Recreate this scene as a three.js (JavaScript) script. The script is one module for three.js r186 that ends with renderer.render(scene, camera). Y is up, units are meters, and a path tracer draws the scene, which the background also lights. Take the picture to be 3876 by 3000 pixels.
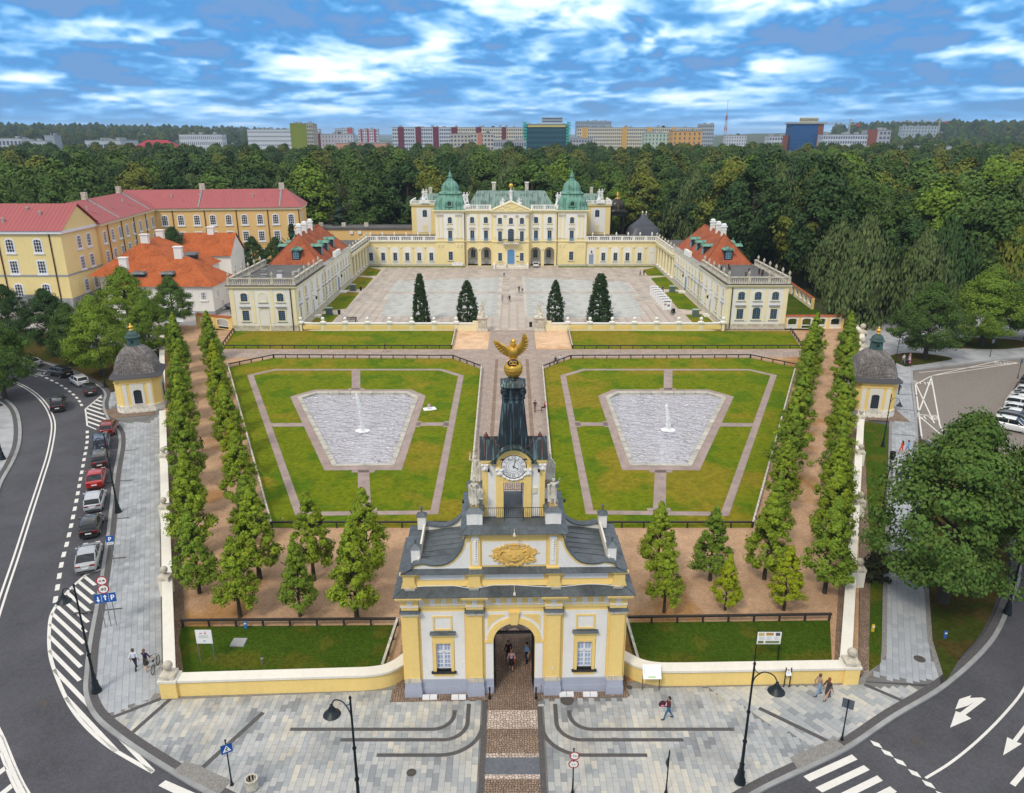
import * as THREE from 'three';
import { mergeGeometries, mergeVertices } from 'three/addons/utils/BufferGeometryUtils.js';
import { MarchingCubes } from 'three/addons/objects/MarchingCubes.js';
import { FontLoader } from 'three/addons/loaders/FontLoader.js';

// ------------------------------------------------------------------ camera, sky, sun, exposure
const scene = new THREE.Scene();
const camera = new THREE.PerspectiveCamera(55.08, 3876 / 3000, 0.5, 9000);
camera.position.set(0, 36, 0);
camera.rotation.set(-Math.atan(990.4 / 2876), 0, 0);
const renderer = new THREE.WebGLRenderer({ antialias: true });
renderer.toneMapping = THREE.LinearToneMapping;
renderer.toneMappingExposure = 1.36;
renderer.shadowMap.enabled = true;

function rng(seed) {
  let a = seed >>> 0;
  return () => { a = (a + 0x6d2b79f5) | 0; let t = Math.imul(a ^ (a >>> 15), 1 | a); t = (t + Math.imul(t ^ (t >>> 7), 61 | t)) ^ t; return ((t ^ (t >>> 14)) >>> 0) / 4294967296; };
}
const hash2 = (x, y, s) => { let h = Math.imul(x | 0, 374761393) + Math.imul(y | 0, 668265263) + Math.imul(s | 0, 2246822519); h = Math.imul(h ^ (h >>> 13), 1274126177); return ((h ^ (h >>> 16)) >>> 0) / 4294967296; };
const fade = (t) => t * t * t * (t * (t * 6 - 15) + 10);
function vnoise(x, y, per, s) {              // value noise, repeats every per cells (0: never)
  let ix = Math.floor(x), iy = Math.floor(y); const u = fade(x - ix), v = fade(y - iy);
  let jx = ix + 1, jy = iy + 1;
  if (per) { ix = ((ix % per) + per) % per; iy = ((iy % per) + per) % per; jx = (ix + 1) % per; jy = (iy + 1) % per; }
  const a = hash2(ix, iy, s), b = hash2(jx, iy, s), c = hash2(ix, jy, s), d = hash2(jx, jy, s);
  return a + (b - a) * u + (c - a) * v + (a - b - c + d) * u * v;
}
function fbm(x, y, per, s, oct) { let a = 0.5, t = 0, n = 0; for (let i = 0; i < oct; i++) { t += a * vnoise(x, y, per, s + i * 17); n += a; x *= 2; y *= 2; per *= 2; a *= 0.5; } return t / n; }
const clamp = (x, a = 0, b = 1) => Math.min(b, Math.max(a, x));
const sstep = (a, b, x) => { const t = clamp((x - a) / (b - a)); return t * t * (3 - 2 * t); };
const mix = (a, b, t) => a + (b - a) * t;
const mix3 = (a, b, t) => [mix(a[0], b[0], t), mix(a[1], b[1], t), mix(a[2], b[2], t)];

const SK = [3, 0];
{ // a broken layer of cloud over the whole sky
  const W = 4096, H = 2048, data = new Float32Array(W * H * 4);
  for (let r = 0; r < H; r++) {
    const el = ((r + 0.5) / H - 0.5) * Math.PI, y = Math.sin(el), c = Math.cos(el);
    for (let q = 0; q < W; q++) {
      const o = (r * W + q) * 4; let col;
      if (y <= -0.01) col = [0.09, 0.11, 0.08];
      else {
        const az = ((q + 0.5) / W - 0.5) * 2 * Math.PI, dx = Math.cos(az) * c, dz = Math.sin(az) * c, k = 1 / (Math.max(y, 0) + 0.035);
        let px = (az / (2 * Math.PI) + 0.5) * 60 + SK[0], pz = Math.log(k) * 4.6 + SK[1];
        const w1 = vnoise(px, pz, 60, 3) - 0.5, w2 = vnoise(px + 9, pz, 60, 4) - 0.5, q1 = px + w1 * 0.4, q2 = pz + w2 * 0.35;
        const n = fbm(q1, q2, 60, 7, 6), m = fbm(q1 * 2 + 7, q2 * 2, 120, 23, 5), w = fbm(q1 * 4, q2 * 4 + 3, 240, 61, 4), big = vnoise(px * 0.5, pz * 0.5, 30, 51);
        const far = Math.exp(-Math.max(y, 0) / 0.03), high = sstep(0.14, 0.42, y), puff = 1 - Math.abs(2 * m - 1) * 1.6;
        const t = clamp(0.33 + 1.5 * (n - 0.5) + 0.7 * (big - 0.5) + 0.8 * (m - 0.5) + 0.3 * (puff - 0.5) + 0.6 * (w - 0.5), 0, 0.999);
        const ramp = [[0.028, 0.13, 0.32], [0.05, 0.225, 0.52], [0.14, 0.38, 0.72], [0.4, 0.64, 0.9], [0.72, 0.86, 0.98], [0.93, 0.97, 1.0]], over = [[0.42, 0.43, 0.45], [0.52, 0.54, 0.57], [0.68, 0.69, 0.72], [0.92, 0.92, 0.93], [1.08, 1.06, 1.03], [1.18, 1.15, 1.11]], i = Math.min(4, Math.floor(t * 5)), u = t * 5 - i;  // over: unseen overhead cloud, made neutral and bright to warm the ambient light
        col = mix3(mix3(ramp[i], ramp[i + 1], u), mix3(over[i], over[i + 1], u), high);
        col = mix3(col, [0.25, 0.5, 0.82], 0.85 * far);
      }
      data[o] = col[0]; data[o + 1] = col[1]; data[o + 2] = col[2]; data[o + 3] = 1;
    }
  }
  const sky = new THREE.DataTexture(data, W, H, THREE.RGBAFormat, THREE.FloatType);
  sky.mapping = THREE.EquirectangularReflectionMapping; sky.magFilter = THREE.LinearFilter; sky.needsUpdate = true;
  scene.background = sky; scene.environment = sky;
}
const sun = new THREE.DirectionalLight(new THREE.Color(1, 0.9, 0.74), 1.5);   // sun behind thin cloud: a wide, soft source
sun.position.set(-150, 330, 130); sun.target.position.set(0, 0, -120); sun.castShadow = true; sun.shadow.radius = 24;
Object.assign(sun.shadow.camera, { left: -320, right: 320, top: 320, bottom: -320, near: 1, far: 1200 }); sun.shadow.mapSize.set(4096, 4096);
scene.add(sun, sun.target);
scene.fog = new THREE.FogExp2(new THREE.Color(0.62, 0.78, 1.0), 0.00011);
// ------------------------------------------------------------------ helpers
const V3 = (x, y, z) => new THREE.Vector3(x, y, z), PI = Math.PI;
const taken = new Map();
function numbered(name) { const n = taken.get(name) ?? 0; taken.set(name, n + 1); return n ? name + '_' + String(n).padStart(3, '0') : name; }
const LABELS = new Set();
function tag(o, label, category, group, kind) {
  o.userData = {}; if (label) o.userData.label = label; if (category) o.userData.category = category; if (group) o.userData.group = group; if (kind) o.userData.kind = kind;
  if (label && !group && LABELS.has(label)) console.log('SAME LABEL', label); if (label) LABELS.add(label);
  return o;
}
function thing(name, label, category, [x, y, d] = [0, 0, 0], turn = 0, group) {   // a group at the thing's base; d is metres away from the drone along the palace axis
  const o = new THREE.Group(); o.name = numbered(name); o.position.set(x, y, -d); o.rotation.y = turn; scene.add(o); return tag(o, label, category, group);
}
function copyOf(o, label, [x, y, d], turn = 0, scale = 1) { const c = o.clone(); c.name = numbered(o.name.replace(/_\d+$/, '')); c.userData = { ...o.userData, label }; c.position.set(x, y, -d); c.rotation.y = turn; c.scale.setScalar(1).multiplyScalar(scale); scene.add(c); if (LABELS.has(label) && !c.userData.group) console.log('SAME LABEL', label); LABELS.add(label); return c; }
// uv in metres: each face takes the plane it faces most
function metreUV(g) {
  const p = g.attributes.position, n = g.attributes.normal, uv = new Float32Array(p.count * 2);
  for (let i = 0; i < p.count; i++) {
    const ax = Math.abs(n.getX(i)), ay = Math.abs(n.getY(i)), az = Math.abs(n.getZ(i)), x = p.getX(i), y = p.getY(i), z = p.getZ(i);
    if (ay > ax && ay > az) { uv[2 * i] = x; uv[2 * i + 1] = -z; } else if (ax > az) { uv[2 * i] = z; uv[2 * i + 1] = y; } else { uv[2 * i] = x; uv[2 * i + 1] = y; }
  }
  g.setAttribute('uv', new THREE.BufferAttribute(uv, 2)); return g;
}
const plain = (g) => { g = g.index ? g.toNonIndexed() : g; for (const k of Object.keys(g.attributes)) if (!['position', 'normal', 'uv', 'color'].includes(k)) g.deleteAttribute(k); return g; };
class MB {                                     // collects shapes, build() joins them into one named mesh
  constructor() { this.g = []; }
  add(g, x = 0, y = 0, z = 0, ry = 0, rx = 0, rz = 0) { g = plain(g); if (rx || ry || rz) g.applyMatrix4(new THREE.Matrix4().makeRotationFromEuler(new THREE.Euler(rx, ry, rz, 'YXZ'))); g.translate(x, y, z); if (g.attributes.color) g.deleteAttribute('color'); this.g.push(g); return this; }
  box(x0, x1, y0, y1, z0, z1) { return this.add(new THREE.BoxGeometry(x1 - x0, y1 - y0, z1 - z0), (x0 + x1) / 2, (y0 + y1) / 2, (z0 + z1) / 2); }
  tbox(cx, y, cz, w0, d0, w1, d1, h) {         // tapered box: base w0 x d0, top w1 x d1
    const g = new THREE.BoxGeometry(1, h, 1).toNonIndexed(), p = g.attributes.position;
    for (let i = 0; i < p.count; i++) { const t = p.getY(i) > 0; p.setX(i, p.getX(i) * (t ? w1 : w0)); p.setZ(i, p.getZ(i) * (t ? d1 : d0)); }
    g.computeVertexNormals(); return this.add(g, cx, y + h / 2, cz);
  }
  cyl(x, y, z, r0, r1, h, n = 12, open = false) { return this.add(new THREE.CylinderGeometry(r1, r0, h, n, 1, open), x, y + h / 2, z); }
  lathe(x, y, z, pts, n = 16, ry = 0) { return this.add(new THREE.LatheGeometry(pts.map(([a, b]) => new THREE.Vector2(a, b)), n), x, y, z, ry); }
  ball(x, y, z, r, n = 14, sy = 1) { const g = new THREE.SphereGeometry(r, n, Math.max(6, n * 0.6 | 0)); g.scale(1, sy, 1); return this.add(g, x, y, z); }
  bar(a, b, r, n = 6) { const d = b.clone().sub(a), g = new THREE.CylinderGeometry(r, r, d.length(), n); g.applyQuaternion(new THREE.Quaternion().setFromUnitVectors(V3(0, 1, 0), d.clone().normalize())); const c = a.clone().add(b).multiplyScalar(0.5); return this.add(g, c.x, c.y, c.z); }
  tube(pts, r, seg = 24, n = 6) { return this.add(new THREE.TubeGeometry(new THREE.CatmullRomCurve3(pts), seg, r, n)); }
  ext(pts, depth, x = 0, y = 0, z = 0, ry = 0, holes = [], bevel = 0) { // outline in x, y pushed along +z
    const s = new THREE.Shape(pts.map(([a, b]) => new THREE.Vector2(a, b))); for (const h of holes) s.holes.push(new THREE.Path(h.map(([a, b]) => new THREE.Vector2(a, b))));
    return this.add(new THREE.ExtrudeGeometry(s, { depth, bevelEnabled: bevel > 0, bevelSize: bevel, bevelThickness: bevel, bevelSegments: 1, curveSegments: 16 }), x, y, z, ry);
  }
  geo(uv = true) { const g = mergeGeometries(this.g.map((q) => { if (!q.attributes.uv) q.setAttribute('uv', new THREE.BufferAttribute(new Float32Array(q.attributes.position.count * 2), 2)); return q; }), false); if (uv) metreUV(g); return g; }
  build(name, mat, parent) { return mesh(name, this.geo(), mat, parent); }
}
function mesh(name, g, mat, parent) { const m = new THREE.Mesh(g, mat); m.name = parent && parent !== scene ? name : numbered(name); m.castShadow = m.receiveShadow = true; (parent ?? scene).add(m); return m; }
// flat sheet or slab from an outline of [x, d] points; top at y
function slabGeo(pts, y, thick = 0, holes = []) {
  const sh = (q) => q.map(([x, d]) => new THREE.Vector2(x, d)), s = new THREE.Shape(sh(pts)); for (const h of holes) s.holes.push(new THREE.Path(sh(h)));
  const g = thick ? new THREE.ExtrudeGeometry(s, { depth: thick, bevelEnabled: false }) : new THREE.ShapeGeometry(s);
  g.applyMatrix4(new THREE.Matrix4().makeRotationX(-PI / 2)); g.translate(0, y - thick, 0); return metreUV(plain(g));
}
function sheet(name, pts, y, mat, thick = 0, holes = [], parent) { const m = mesh(name, slabGeo(pts, y, thick, holes), mat, parent); if (!parent) m.userData.kind = 'structure'; return m; }
// ribbon of width w along a polyline
function offsetLine(pts, o) { return pts.map((p, i) => { const a = pts[Math.max(0, i - 1)], b = pts[Math.min(pts.length - 1, i + 1)], dx = b[0] - a[0], dy = b[1] - a[1], l = Math.hypot(dx, dy) || 1; return [p[0] - dy / l * o, p[1] + dx / l * o]; }); }
function ribbon(pts, w, o = 0) { return [...offsetLine(pts, o - w / 2), ...offsetLine(pts, o + w / 2).reverse()]; }
function smooth(pts, n = 8, closed = false) { const c = new THREE.CatmullRomCurve3(pts.map(([x, d]) => V3(x, 0, d)), closed, 'centripetal'); return c.getPoints((pts.length - 1) * n).map((v) => [v.x, v.z]); }
function along(pts, step) { const out = []; let L = 0; const seg = []; for (let i = 0; i + 1 < pts.length; i++) { const l = Math.hypot(pts[i + 1][0] - pts[i][0], pts[i + 1][1] - pts[i][1]); seg.push([L, l, i]); L += l; } for (let s = 0; s <= L + 1e-6; s += step) { const q = seg.find(([a, l]) => s <= a + l + 1e-6), i = q[2], t = clamp((s - q[0]) / q[1]); const dx = pts[i + 1][0] - pts[i][0], dd = pts[i + 1][1] - pts[i][1]; out.push([pts[i][0] + dx * t, pts[i][1] + dd * t, Math.atan2(dd, dx), s]); } return out; }
const inside = (x, y, poly) => { let c = false; for (let i = 0, j = poly.length - 1; i < poly.length; j = i++) { const [a, b] = poly[i], [e, f] = poly[j]; if ((b > y) !== (f > y) && x < ((e - a) * (y - b)) / (f - b) + a) c = !c; } return c; };
const circle = (cx, cy, r, a0, a1, n = 16) => Array.from({ length: n + 1 }, (_, i) => { const a = mix(a0, a1, i / n); return [cx + r * Math.cos(a), cy + r * Math.sin(a)]; });
const rect = (x0, y0, x1, y1) => [[x0, y0], [x1, y0], [x1, y1], [x0, y1]];
const archPts = (cx, y0, spring, w, rise, n = 12) => [[cx - w / 2, y0], [cx + w / 2, y0], ...Array.from({ length: n + 1 }, (_, i) => { const a = PI * i / n; return [cx + w / 2 * Math.cos(a), spring + rise * Math.sin(a)]; })];
const ORD = ['first', 'second', 'third', 'fourth', 'fifth', 'sixth', 'seventh', 'eighth', 'ninth', 'tenth', 'eleventh', 'twelfth', 'thirteenth', 'fourteenth', 'fifteenth', 'sixteenth'];

// ------------------------------------------------------------------ textures and materials
function dataTex(n, f, srgb, metres) {
  const a = new Uint8Array(n * n * 4);
  for (let y = 0; y < n; y++) for (let x = 0; x < n; x++) { const c = f(x / n, y / n), o = (y * n + x) * 4, g = Array.isArray(c); for (let k = 0; k < 3; k++) a[o + k] = clamp(g ? c[k] : c) * 255; a[o + 3] = 255; }
  const t = new THREE.DataTexture(a, n, n); t.wrapS = t.wrapT = THREE.RepeatWrapping; t.magFilter = THREE.LinearFilter; t.minFilter = THREE.LinearMipmapLinearFilter; t.generateMipmaps = true; if (srgb) t.colorSpace = THREE.SRGBColorSpace; t.repeat.set(1 / metres, 1 / metres); t.needsUpdate = true; return t;
}
const scaled = (t, m) => { const c = t.clone(); c.repeat.set(1 / m, 1 / m); c.needsUpdate = true; return c; };
const lin2s = (c) => (c <= 0.0031308 ? 12.92 * c : 1.055 * Math.pow(c, 1 / 2.4) - 0.055);
const S3 = (c) => c.map(lin2s);
// grey multipliers around 1, used to break up plain colours
const T = {};
T.wall = dataTex(512, (u, v) => { const a = fbm(u * 6, v * 6, 6, 1, 5), b = fbm(u * 96, v * 96, 96, 2, 2), st = fbm(u * 40, v * 3, 0, 5, 3); return S3([0, 0, 0].map(() => 0.84 + 0.1 * (a - 0.5) + 0.07 * (b - 0.5) + 0.06 * (st - 0.5) + 0.06)); }, true, 14);
T.wallBump = dataTex(256, (u, v) => fbm(u * 64, v * 64, 64, 9, 3), false, 3);
T.fine = dataTex(512, (u, v) => fbm(u * 128, v * 128, 128, 11, 3), false, 4);
T.stone = dataTex(512, (u, v) => { const a = fbm(u * 8, v * 8, 8, 21, 6), b = fbm(u * 30, v * 5, 0, 25, 4); const k = 0.55 + 0.7 * a - 0.3 * sstep(0.55, 0.8, b); return S3([k, k * 0.99, k * 0.95]); }, true, 3);
T.asphalt = dataTex(1024, (u, v) => { const a = fbm(u * 10, v * 10, 10, 31, 5), b = hash2(u * 1024, v * 1024, 33), c = fbm(u * 200, v * 200, 200, 35, 2); const k = 0.7 + 0.34 * (a - 0.5) + 0.3 * (b - 0.5) + 0.28 * (c - 0.5); return S3([k * 0.98, k, k * 1.05]); }, true, 24);
T.grass = dataTex(1024, (u, v) => {
  const a = fbm(u * 9, v * 9, 9, 41, 5), b = fbm(u * 24, v * 24, 24, 43, 4), c = hash2(u * 1024, v * 1024, 45), e = fbm(u * 160, v * 160, 160, 47, 2);
  const dry = sstep(0.5, 0.68, a) * 0.75, lush = sstep(0.52, 0.72, b) * (1 - dry);
  let k = mix3([0.16, 0.205, 0.008], [0.28, 0.215, 0.022], dry); k = mix3(k, [0.08, 0.165, 0.008], lush * 0.75);
  const s = 1 + 0.5 * (e - 0.5) + 0.34 * (c - 0.5); return S3(k.map((x) => x * s));
}, true, 62);
T.grass2 = dataTex(512, (u, v) => { const a = fbm(u * 7, v * 7, 7, 141, 5), c = hash2(u * 512, v * 512, 145), e = fbm(u * 90, v * 90, 90, 147, 2), k = mix3([0.055, 0.105, 0.008], [0.1, 0.115, 0.012], sstep(0.45, 0.7, a)); const s = 1 + 0.7 * (e - 0.5) + 0.35 * (c - 0.5); return S3(k.map((x) => x * s)); }, true, 14);
T.dryGrass = dataTex(512, (u, v) => { const a = fbm(u * 7, v * 7, 7, 241, 5), c = hash2(u * 512, v * 512, 245), e = fbm(u * 70, v * 70, 70, 247, 2), k = mix3([0.085, 0.065, 0.018], [0.055, 0.075, 0.012], sstep(0.45, 0.62, a)); const s = 1 + 0.6 * (e - 0.5) + 0.4 * (c - 0.5); return S3(k.map((x) => x * s)); }, true, 18);
T.gravel = dataTex(1024, (u, v) => { const a = fbm(u * 8, v * 8, 8, 51, 5), b = hash2(u * 1024, v * 1024, 53), c = fbm(u * 220, v * 220, 220, 55, 2), k = mix3([0.46, 0.3, 0.19], [0.36, 0.2, 0.085], sstep(0.53, 0.74, a)), s = 1 + 0.35 * (b - 0.5) + 0.35 * (c - 0.5) + 0.35 * (fbm(u * 30, v * 30, 30, 57, 3) - 0.5); return S3(k.map((x) => x * s)); }, true, 36);
function voronoi(u, v, n, s) { let x = u * n, y = v * n, ix = Math.floor(x), iy = Math.floor(y), d1 = 9, d2 = 9, id = 0; for (let j = -1; j <= 1; j++) for (let i = -1; i <= 1; i++) { const cx = ix + i, cy = iy + j, wx = ((cx % n) + n) % n, wy = ((cy % n) + n) % n, px = cx + 0.15 + 0.7 * hash2(wx, wy, s), py = cy + 0.15 + 0.7 * hash2(wx, wy, s + 1), q = Math.hypot(px - x, py - y); if (q < d1) { d2 = d1; d1 = q; id = hash2(wx, wy, s + 2); } else if (q < d2) d2 = q; } return [d2 - d1, id]; }
T.cobble = dataTex(1024, (u, v) => { const [e, id] = voronoi(u, v, 56, 61), g = sstep(0.04, 0.16, e), a = fbm(u * 9, v * 9, 9, 63, 4), k = mix3([0.1, 0.085, 0.065], mix3([0.33, 0.29, 0.26], [0.52, 0.44, 0.4], id), g); return S3(k.map((x) => x * (0.8 + 0.4 * a))); }, true, 8);
T.cobbleBump = dataTex(1024, (u, v) => sstep(0.0, 0.3, voronoi(u, v, 56, 61)[0]), false, 8);
T.setts = dataTex(512, (u, v) => { const n = 40, r = Math.floor(v * n), off = (r % 2) * 0.5, x = u * n + off, fx = x - Math.floor(x), fy = v * n - r, e = Math.min(fx, 1 - fx, fy, 1 - fy), id = hash2(Math.floor(x) % n, r, 71), k = e < 0.09 ? 0.55 : 0.8 + 0.4 * id; return S3([k * 0.9, k * 0.9, k * 0.9].map((q) => q * 0.85)); }, true, 4.4);
T.tiles = dataTex(512, (u, v) => { const n = 32, r = Math.floor(v * n), fy = v * n - r, x = u * n + (r % 2) * 0.5, fx = x - Math.floor(x), id = hash2(((Math.floor(x) % n) + n) % n, r, 81), a = fbm(u * 5, v * 5, 5, 83, 4), k = (0.72 + 0.3 * id + 0.45 * (a - 0.5)) * (fy < 0.12 ? 0.62 : 1); return S3([k, k * (0.93 + 0.1 * id), k * (0.9 + 0.14 * id)]); }, true, 7.5);
T.tilesBump = dataTex(512, (u, v) => { const n = 32, r = Math.floor(v * n), fy = v * n - r, x = u * n + (r % 2) * 0.5, fx = x - Math.floor(x); return 0.75 * (1 - fy) + 0.25 * Math.sin(fx * PI); }, false, 7.5);
T.shingle = dataTex(1024, (u, v) => { const n = 30, r = Math.floor(v * n), fy = v * n - r, x = u * n * 1.8 + 0.5 * hash2(r, 1, 91), ix = Math.floor(x), fx = x - ix, id = hash2(((ix % 54) + 54) % 54, r, 93), a = fbm(u * 10, v * 4, 0, 95, 4); const wear = sstep(0.5, 0.72, a), k = (0.5 + 0.8 * id + 0.5 * wear) * (fy < 0.16 || fx < 0.07 ? 0.35 : 1); return S3([0.17 * k, 0.155 * k, 0.15 * k]); }, true, 6);
T.shingleBump = dataTex(512, (u, v) => { const n = 30, r = Math.floor(v * n), fy = v * n - r; return 1 - fy; }, false, 6);
T.patina = dataTex(512, (u, v) => { const a = fbm(u * 6, v * 6, 6, 101, 5), st = fbm(u * 40, v * 2.5, 0, 103, 4), k = sstep(0.42, 0.66, 0.5 * a + 0.55 * st); return S3(mix3([0.16, 0.36, 0.28], [0.05, 0.13, 0.1], k).map((x) => x * (0.8 + 0.45 * a))); }, true, 7);
T.darkCopper = dataTex(512, (u, v) => { const a = fbm(u * 6, v * 6, 6, 111, 5), st = fbm(u * 46, v * 3, 0, 113, 4), k = sstep(0.54, 0.72, st) * 0.9 + 0.1 * a; return S3(mix3([0.014, 0.02, 0.026], [0.09, 0.16, 0.19], k).map((x) => x * (0.7 + 0.6 * a))); }, true, 4);
T.zinc = dataTex(512, (u, v) => { const a = fbm(u * 5, v * 5, 5, 121, 5), b = fbm(u * 40, v * 40, 40, 123, 3); const k = 0.7 + 0.7 * (a - 0.5) + 0.35 * (b - 0.5); return S3([0.15 * k, 0.18 * k, 0.205 * k]); }, true, 6);
T.water = dataTex(1024, (u, v) => { const w = fbm(u * 7, v * 7, 7, 131, 2); const a = fbm(u * 44 + w * 2.2, v * 72 + w * 3.2, 0, 133, 3), b = fbm(u * 96, v * 150, 0, 137, 2); return 0.68 * a + 0.32 * b; }, false, 14);
T.waterLeast = 0;
T.bark = dataTex(256, (u, v) => { const k = 0.6 + 0.8 * fbm(u * 40, v * 5, 0, 151, 4); return S3([0.055 * k, 0.045 * k, 0.035 * k]); }, true, 2);
T.concrete = dataTex(512, (u, v) => { const a = fbm(u * 8, v * 8, 8, 161, 5), b = hash2(u * 512, v * 512, 163), k = 0.9 + 0.5 * (a - 0.5) + 0.12 * (b - 0.5); return S3([0.62 * k, 0.62 * k, 0.62 * k]); }, true, 8);
const mats = new Map();
const C = (r, g, b) => new THREE.Color().setRGB(r, g, b);
function M(key, color, o = {}) { if (!mats.has(key)) { const K = o.physical ? THREE.MeshPhysicalMaterial : THREE.MeshStandardMaterial; const { physical, ...r } = o; mats.set(key, new K({ name: key, color, roughness: 0.85, ...r })); } return mats.get(key); }
const paint = (key, r, g, b, o = {}) => M(key, C(r, g, b), { physical: true, specularIntensity: 0.25, map: T.wall, bumpMap: T.wallBump, bumpScale: 0.006, roughness: 0.9, ...o });
const WHITE = paint('white_plaster', 0.9, 0.89, 0.86), YELLOW = paint('yellow_plaster', 0.95, 0.7, 0.26), PALE = paint('pale_yellow_plaster', 0.93, 0.84, 0.56), OCHRE = paint('ochre_plaster', 0.88, 0.6, 0.26), CREAM = paint('cream_plaster', 0.92, 0.75, 0.36);
const PLINTH = paint('grey_blue_plinth', 0.43, 0.46, 0.56), STONE = M('grey_stone', C(0.62, 0.58, 0.5), { map: T.stone, bumpMap: T.stone, bumpScale: 0.02, roughness: 0.95 }), PALESTONE = M('pale_stone', C(0.86, 0.84, 0.78), { map: T.stone, bumpMap: T.stone, bumpScale: 0.01, roughness: 0.95 }), CAP = paint('white_coping', 0.84, 0.81, 0.73);
const ZINC = M('zinc_roof', C(1, 1, 1), { map: T.zinc, roughness: 0.5, metalness: 0.25 }), DARKCU = M('dark_copper', C(1, 1, 1), { map: T.darkCopper, roughness: 0.55, metalness: 0.2 }), PATINA = M('green_copper', C(1, 1, 1), { map: T.patina, roughness: 0.7 }), GREENROOF = M('grey_green_roof', C(1.25, 0.82, 0.95), { map: T.patina, roughness: 0.7 });
const TILE = M('red_tiles', C(0.42, 0.125, 0.06), { physical: true, specularIntensity: 0.3, map: T.tiles, bumpMap: T.tilesBump, bumpScale: 0.04 }), ORANGE = M('orange_tiles', C(0.5, 0.14, 0.05), { physical: true, specularIntensity: 0.3, map: T.tiles, bumpMap: T.tilesBump, bumpScale: 0.04 }), REDMETAL = M('red_metal_roof', C(0.4, 0.1, 0.105), { map: T.wall, roughness: 0.6 }), SHINGLE = M('wood_shingle', C(1, 1, 1), { map: T.shingle, bumpMap: T.shingleBump, bumpScale: 0.06, roughness: 0.95 });
const IRON = M('black_iron', C(0.016, 0.018, 0.022), { roughness: 0.5, metalness: 0.3 }), GOLD = M('gilding', C(0.78, 0.46, 0.08), { roughness: 0.34, metalness: 0.85, bumpMap: T.fine, bumpScale: 0.004 }), GLASS = M('window_glass', C(0.03, 0.04, 0.055), { roughness: 0.08, metalness: 0.1 }), LACE = M('curtained_glass', C(0.36, 0.45, 0.66), { roughness: 0.15 }), WOODWHITE = M('white_joinery', C(0.78, 0.8, 0.84), { roughness: 0.5 }), BLUEWOOD = M('blue_joinery', C(0.13, 0.25, 0.42), { roughness: 0.5 });
const ASPHALT = M('asphalt', C(0.1, 0.1, 0.112), { map: T.asphalt, bumpMap: T.fine, bumpScale: 0.008, roughness: 0.9 }), MARK = M('road_paint', C(0.78, 0.77, 0.74), { map: T.wall, bumpMap: T.fine, bumpScale: 0.004, roughness: 0.8 }), LAWN = M('mown_lawn', C(1, 1, 1), { physical: true, specularIntensity: 0.15, map: T.grass, bumpMap: T.fine, bumpScale: 0.07, roughness: 1 }), TURF = M('lush_turf', C(1, 1, 1), { physical: true, specularIntensity: 0.15, map: T.grass2, bumpMap: T.fine, bumpScale: 0.08, roughness: 1 }), DRYTURF = M('dry_turf', C(1, 1, 1), { physical: true, specularIntensity: 0.15, map: T.dryGrass, bumpMap: T.fine, bumpScale: 0.08, roughness: 1 }), GRAVEL = M('sandy_gravel', C(1, 1, 1), { physical: true, specularIntensity: 0.2, map: T.gravel, bumpMap: T.fine, bumpScale: 0.02, roughness: 1 }), PINKPATH = M('reddish_grit', C(0.5, 0.385, 0.34), { map: scaled(T.asphalt, 9), bumpMap: T.fine, bumpScale: 0.03, roughness: 1 });
const COBBLE = M('cobbles', C(0.72, 0.6, 0.5), { map: scaled(T.cobble, 9), bumpMap: scaled(T.cobbleBump, 9), bumpScale: 0.06 }), PALECOBBLE = M('pale_cobbles', C(1.3, 1.25, 1.22), { map: scaled(T.cobble, 11), bumpMap: scaled(T.cobbleBump, 11), bumpScale: 0.04 }), ROADCOBBLE = M('fieldstone_paving', C(1.06, 0.98, 0.94), { map: T.cobble, bumpMap: T.cobbleBump, bumpScale: 0.02 }), DARKSETT = M('dark_setts', C(0.13, 0.125, 0.13), { map: scaled(T.setts, 3.4), roughness: 0.9 }), GREYSETT = M('grey_setts', C(0.34, 0.33, 0.32), { map: scaled(T.setts, 4) }), PARKSETT = M('brown_setts', C(0.3, 0.265, 0.235), { map: T.setts });
const KERB = M('granite_kerb', C(0.52, 0.54, 0.55), { map: T.concrete, roughness: 0.9 }), MORTAR = M('joint_mortar', C(0.3, 0.3, 0.3), { map: T.concrete }), CONCRETE = M('concrete', C(1, 0.98, 0.95), { map: T.concrete }), DARKWOOD = M('dark_timber', C(0.03, 0.026, 0.024), { roughness: 0.8 }), GREYWOOD = M('weathered_timber', C(0.62, 0.6, 0.56), { map: T.stone, roughness: 0.9 }), FLATROOF = M('felt_roof', C(0.2, 0.2, 0.205), { map: T.concrete, bumpMap: T.fine, bumpScale: 0.02, roughness: 0.95 });
const BARK = M('bark', C(1, 1, 1), { map: T.bark, roughness: 1 });
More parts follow.
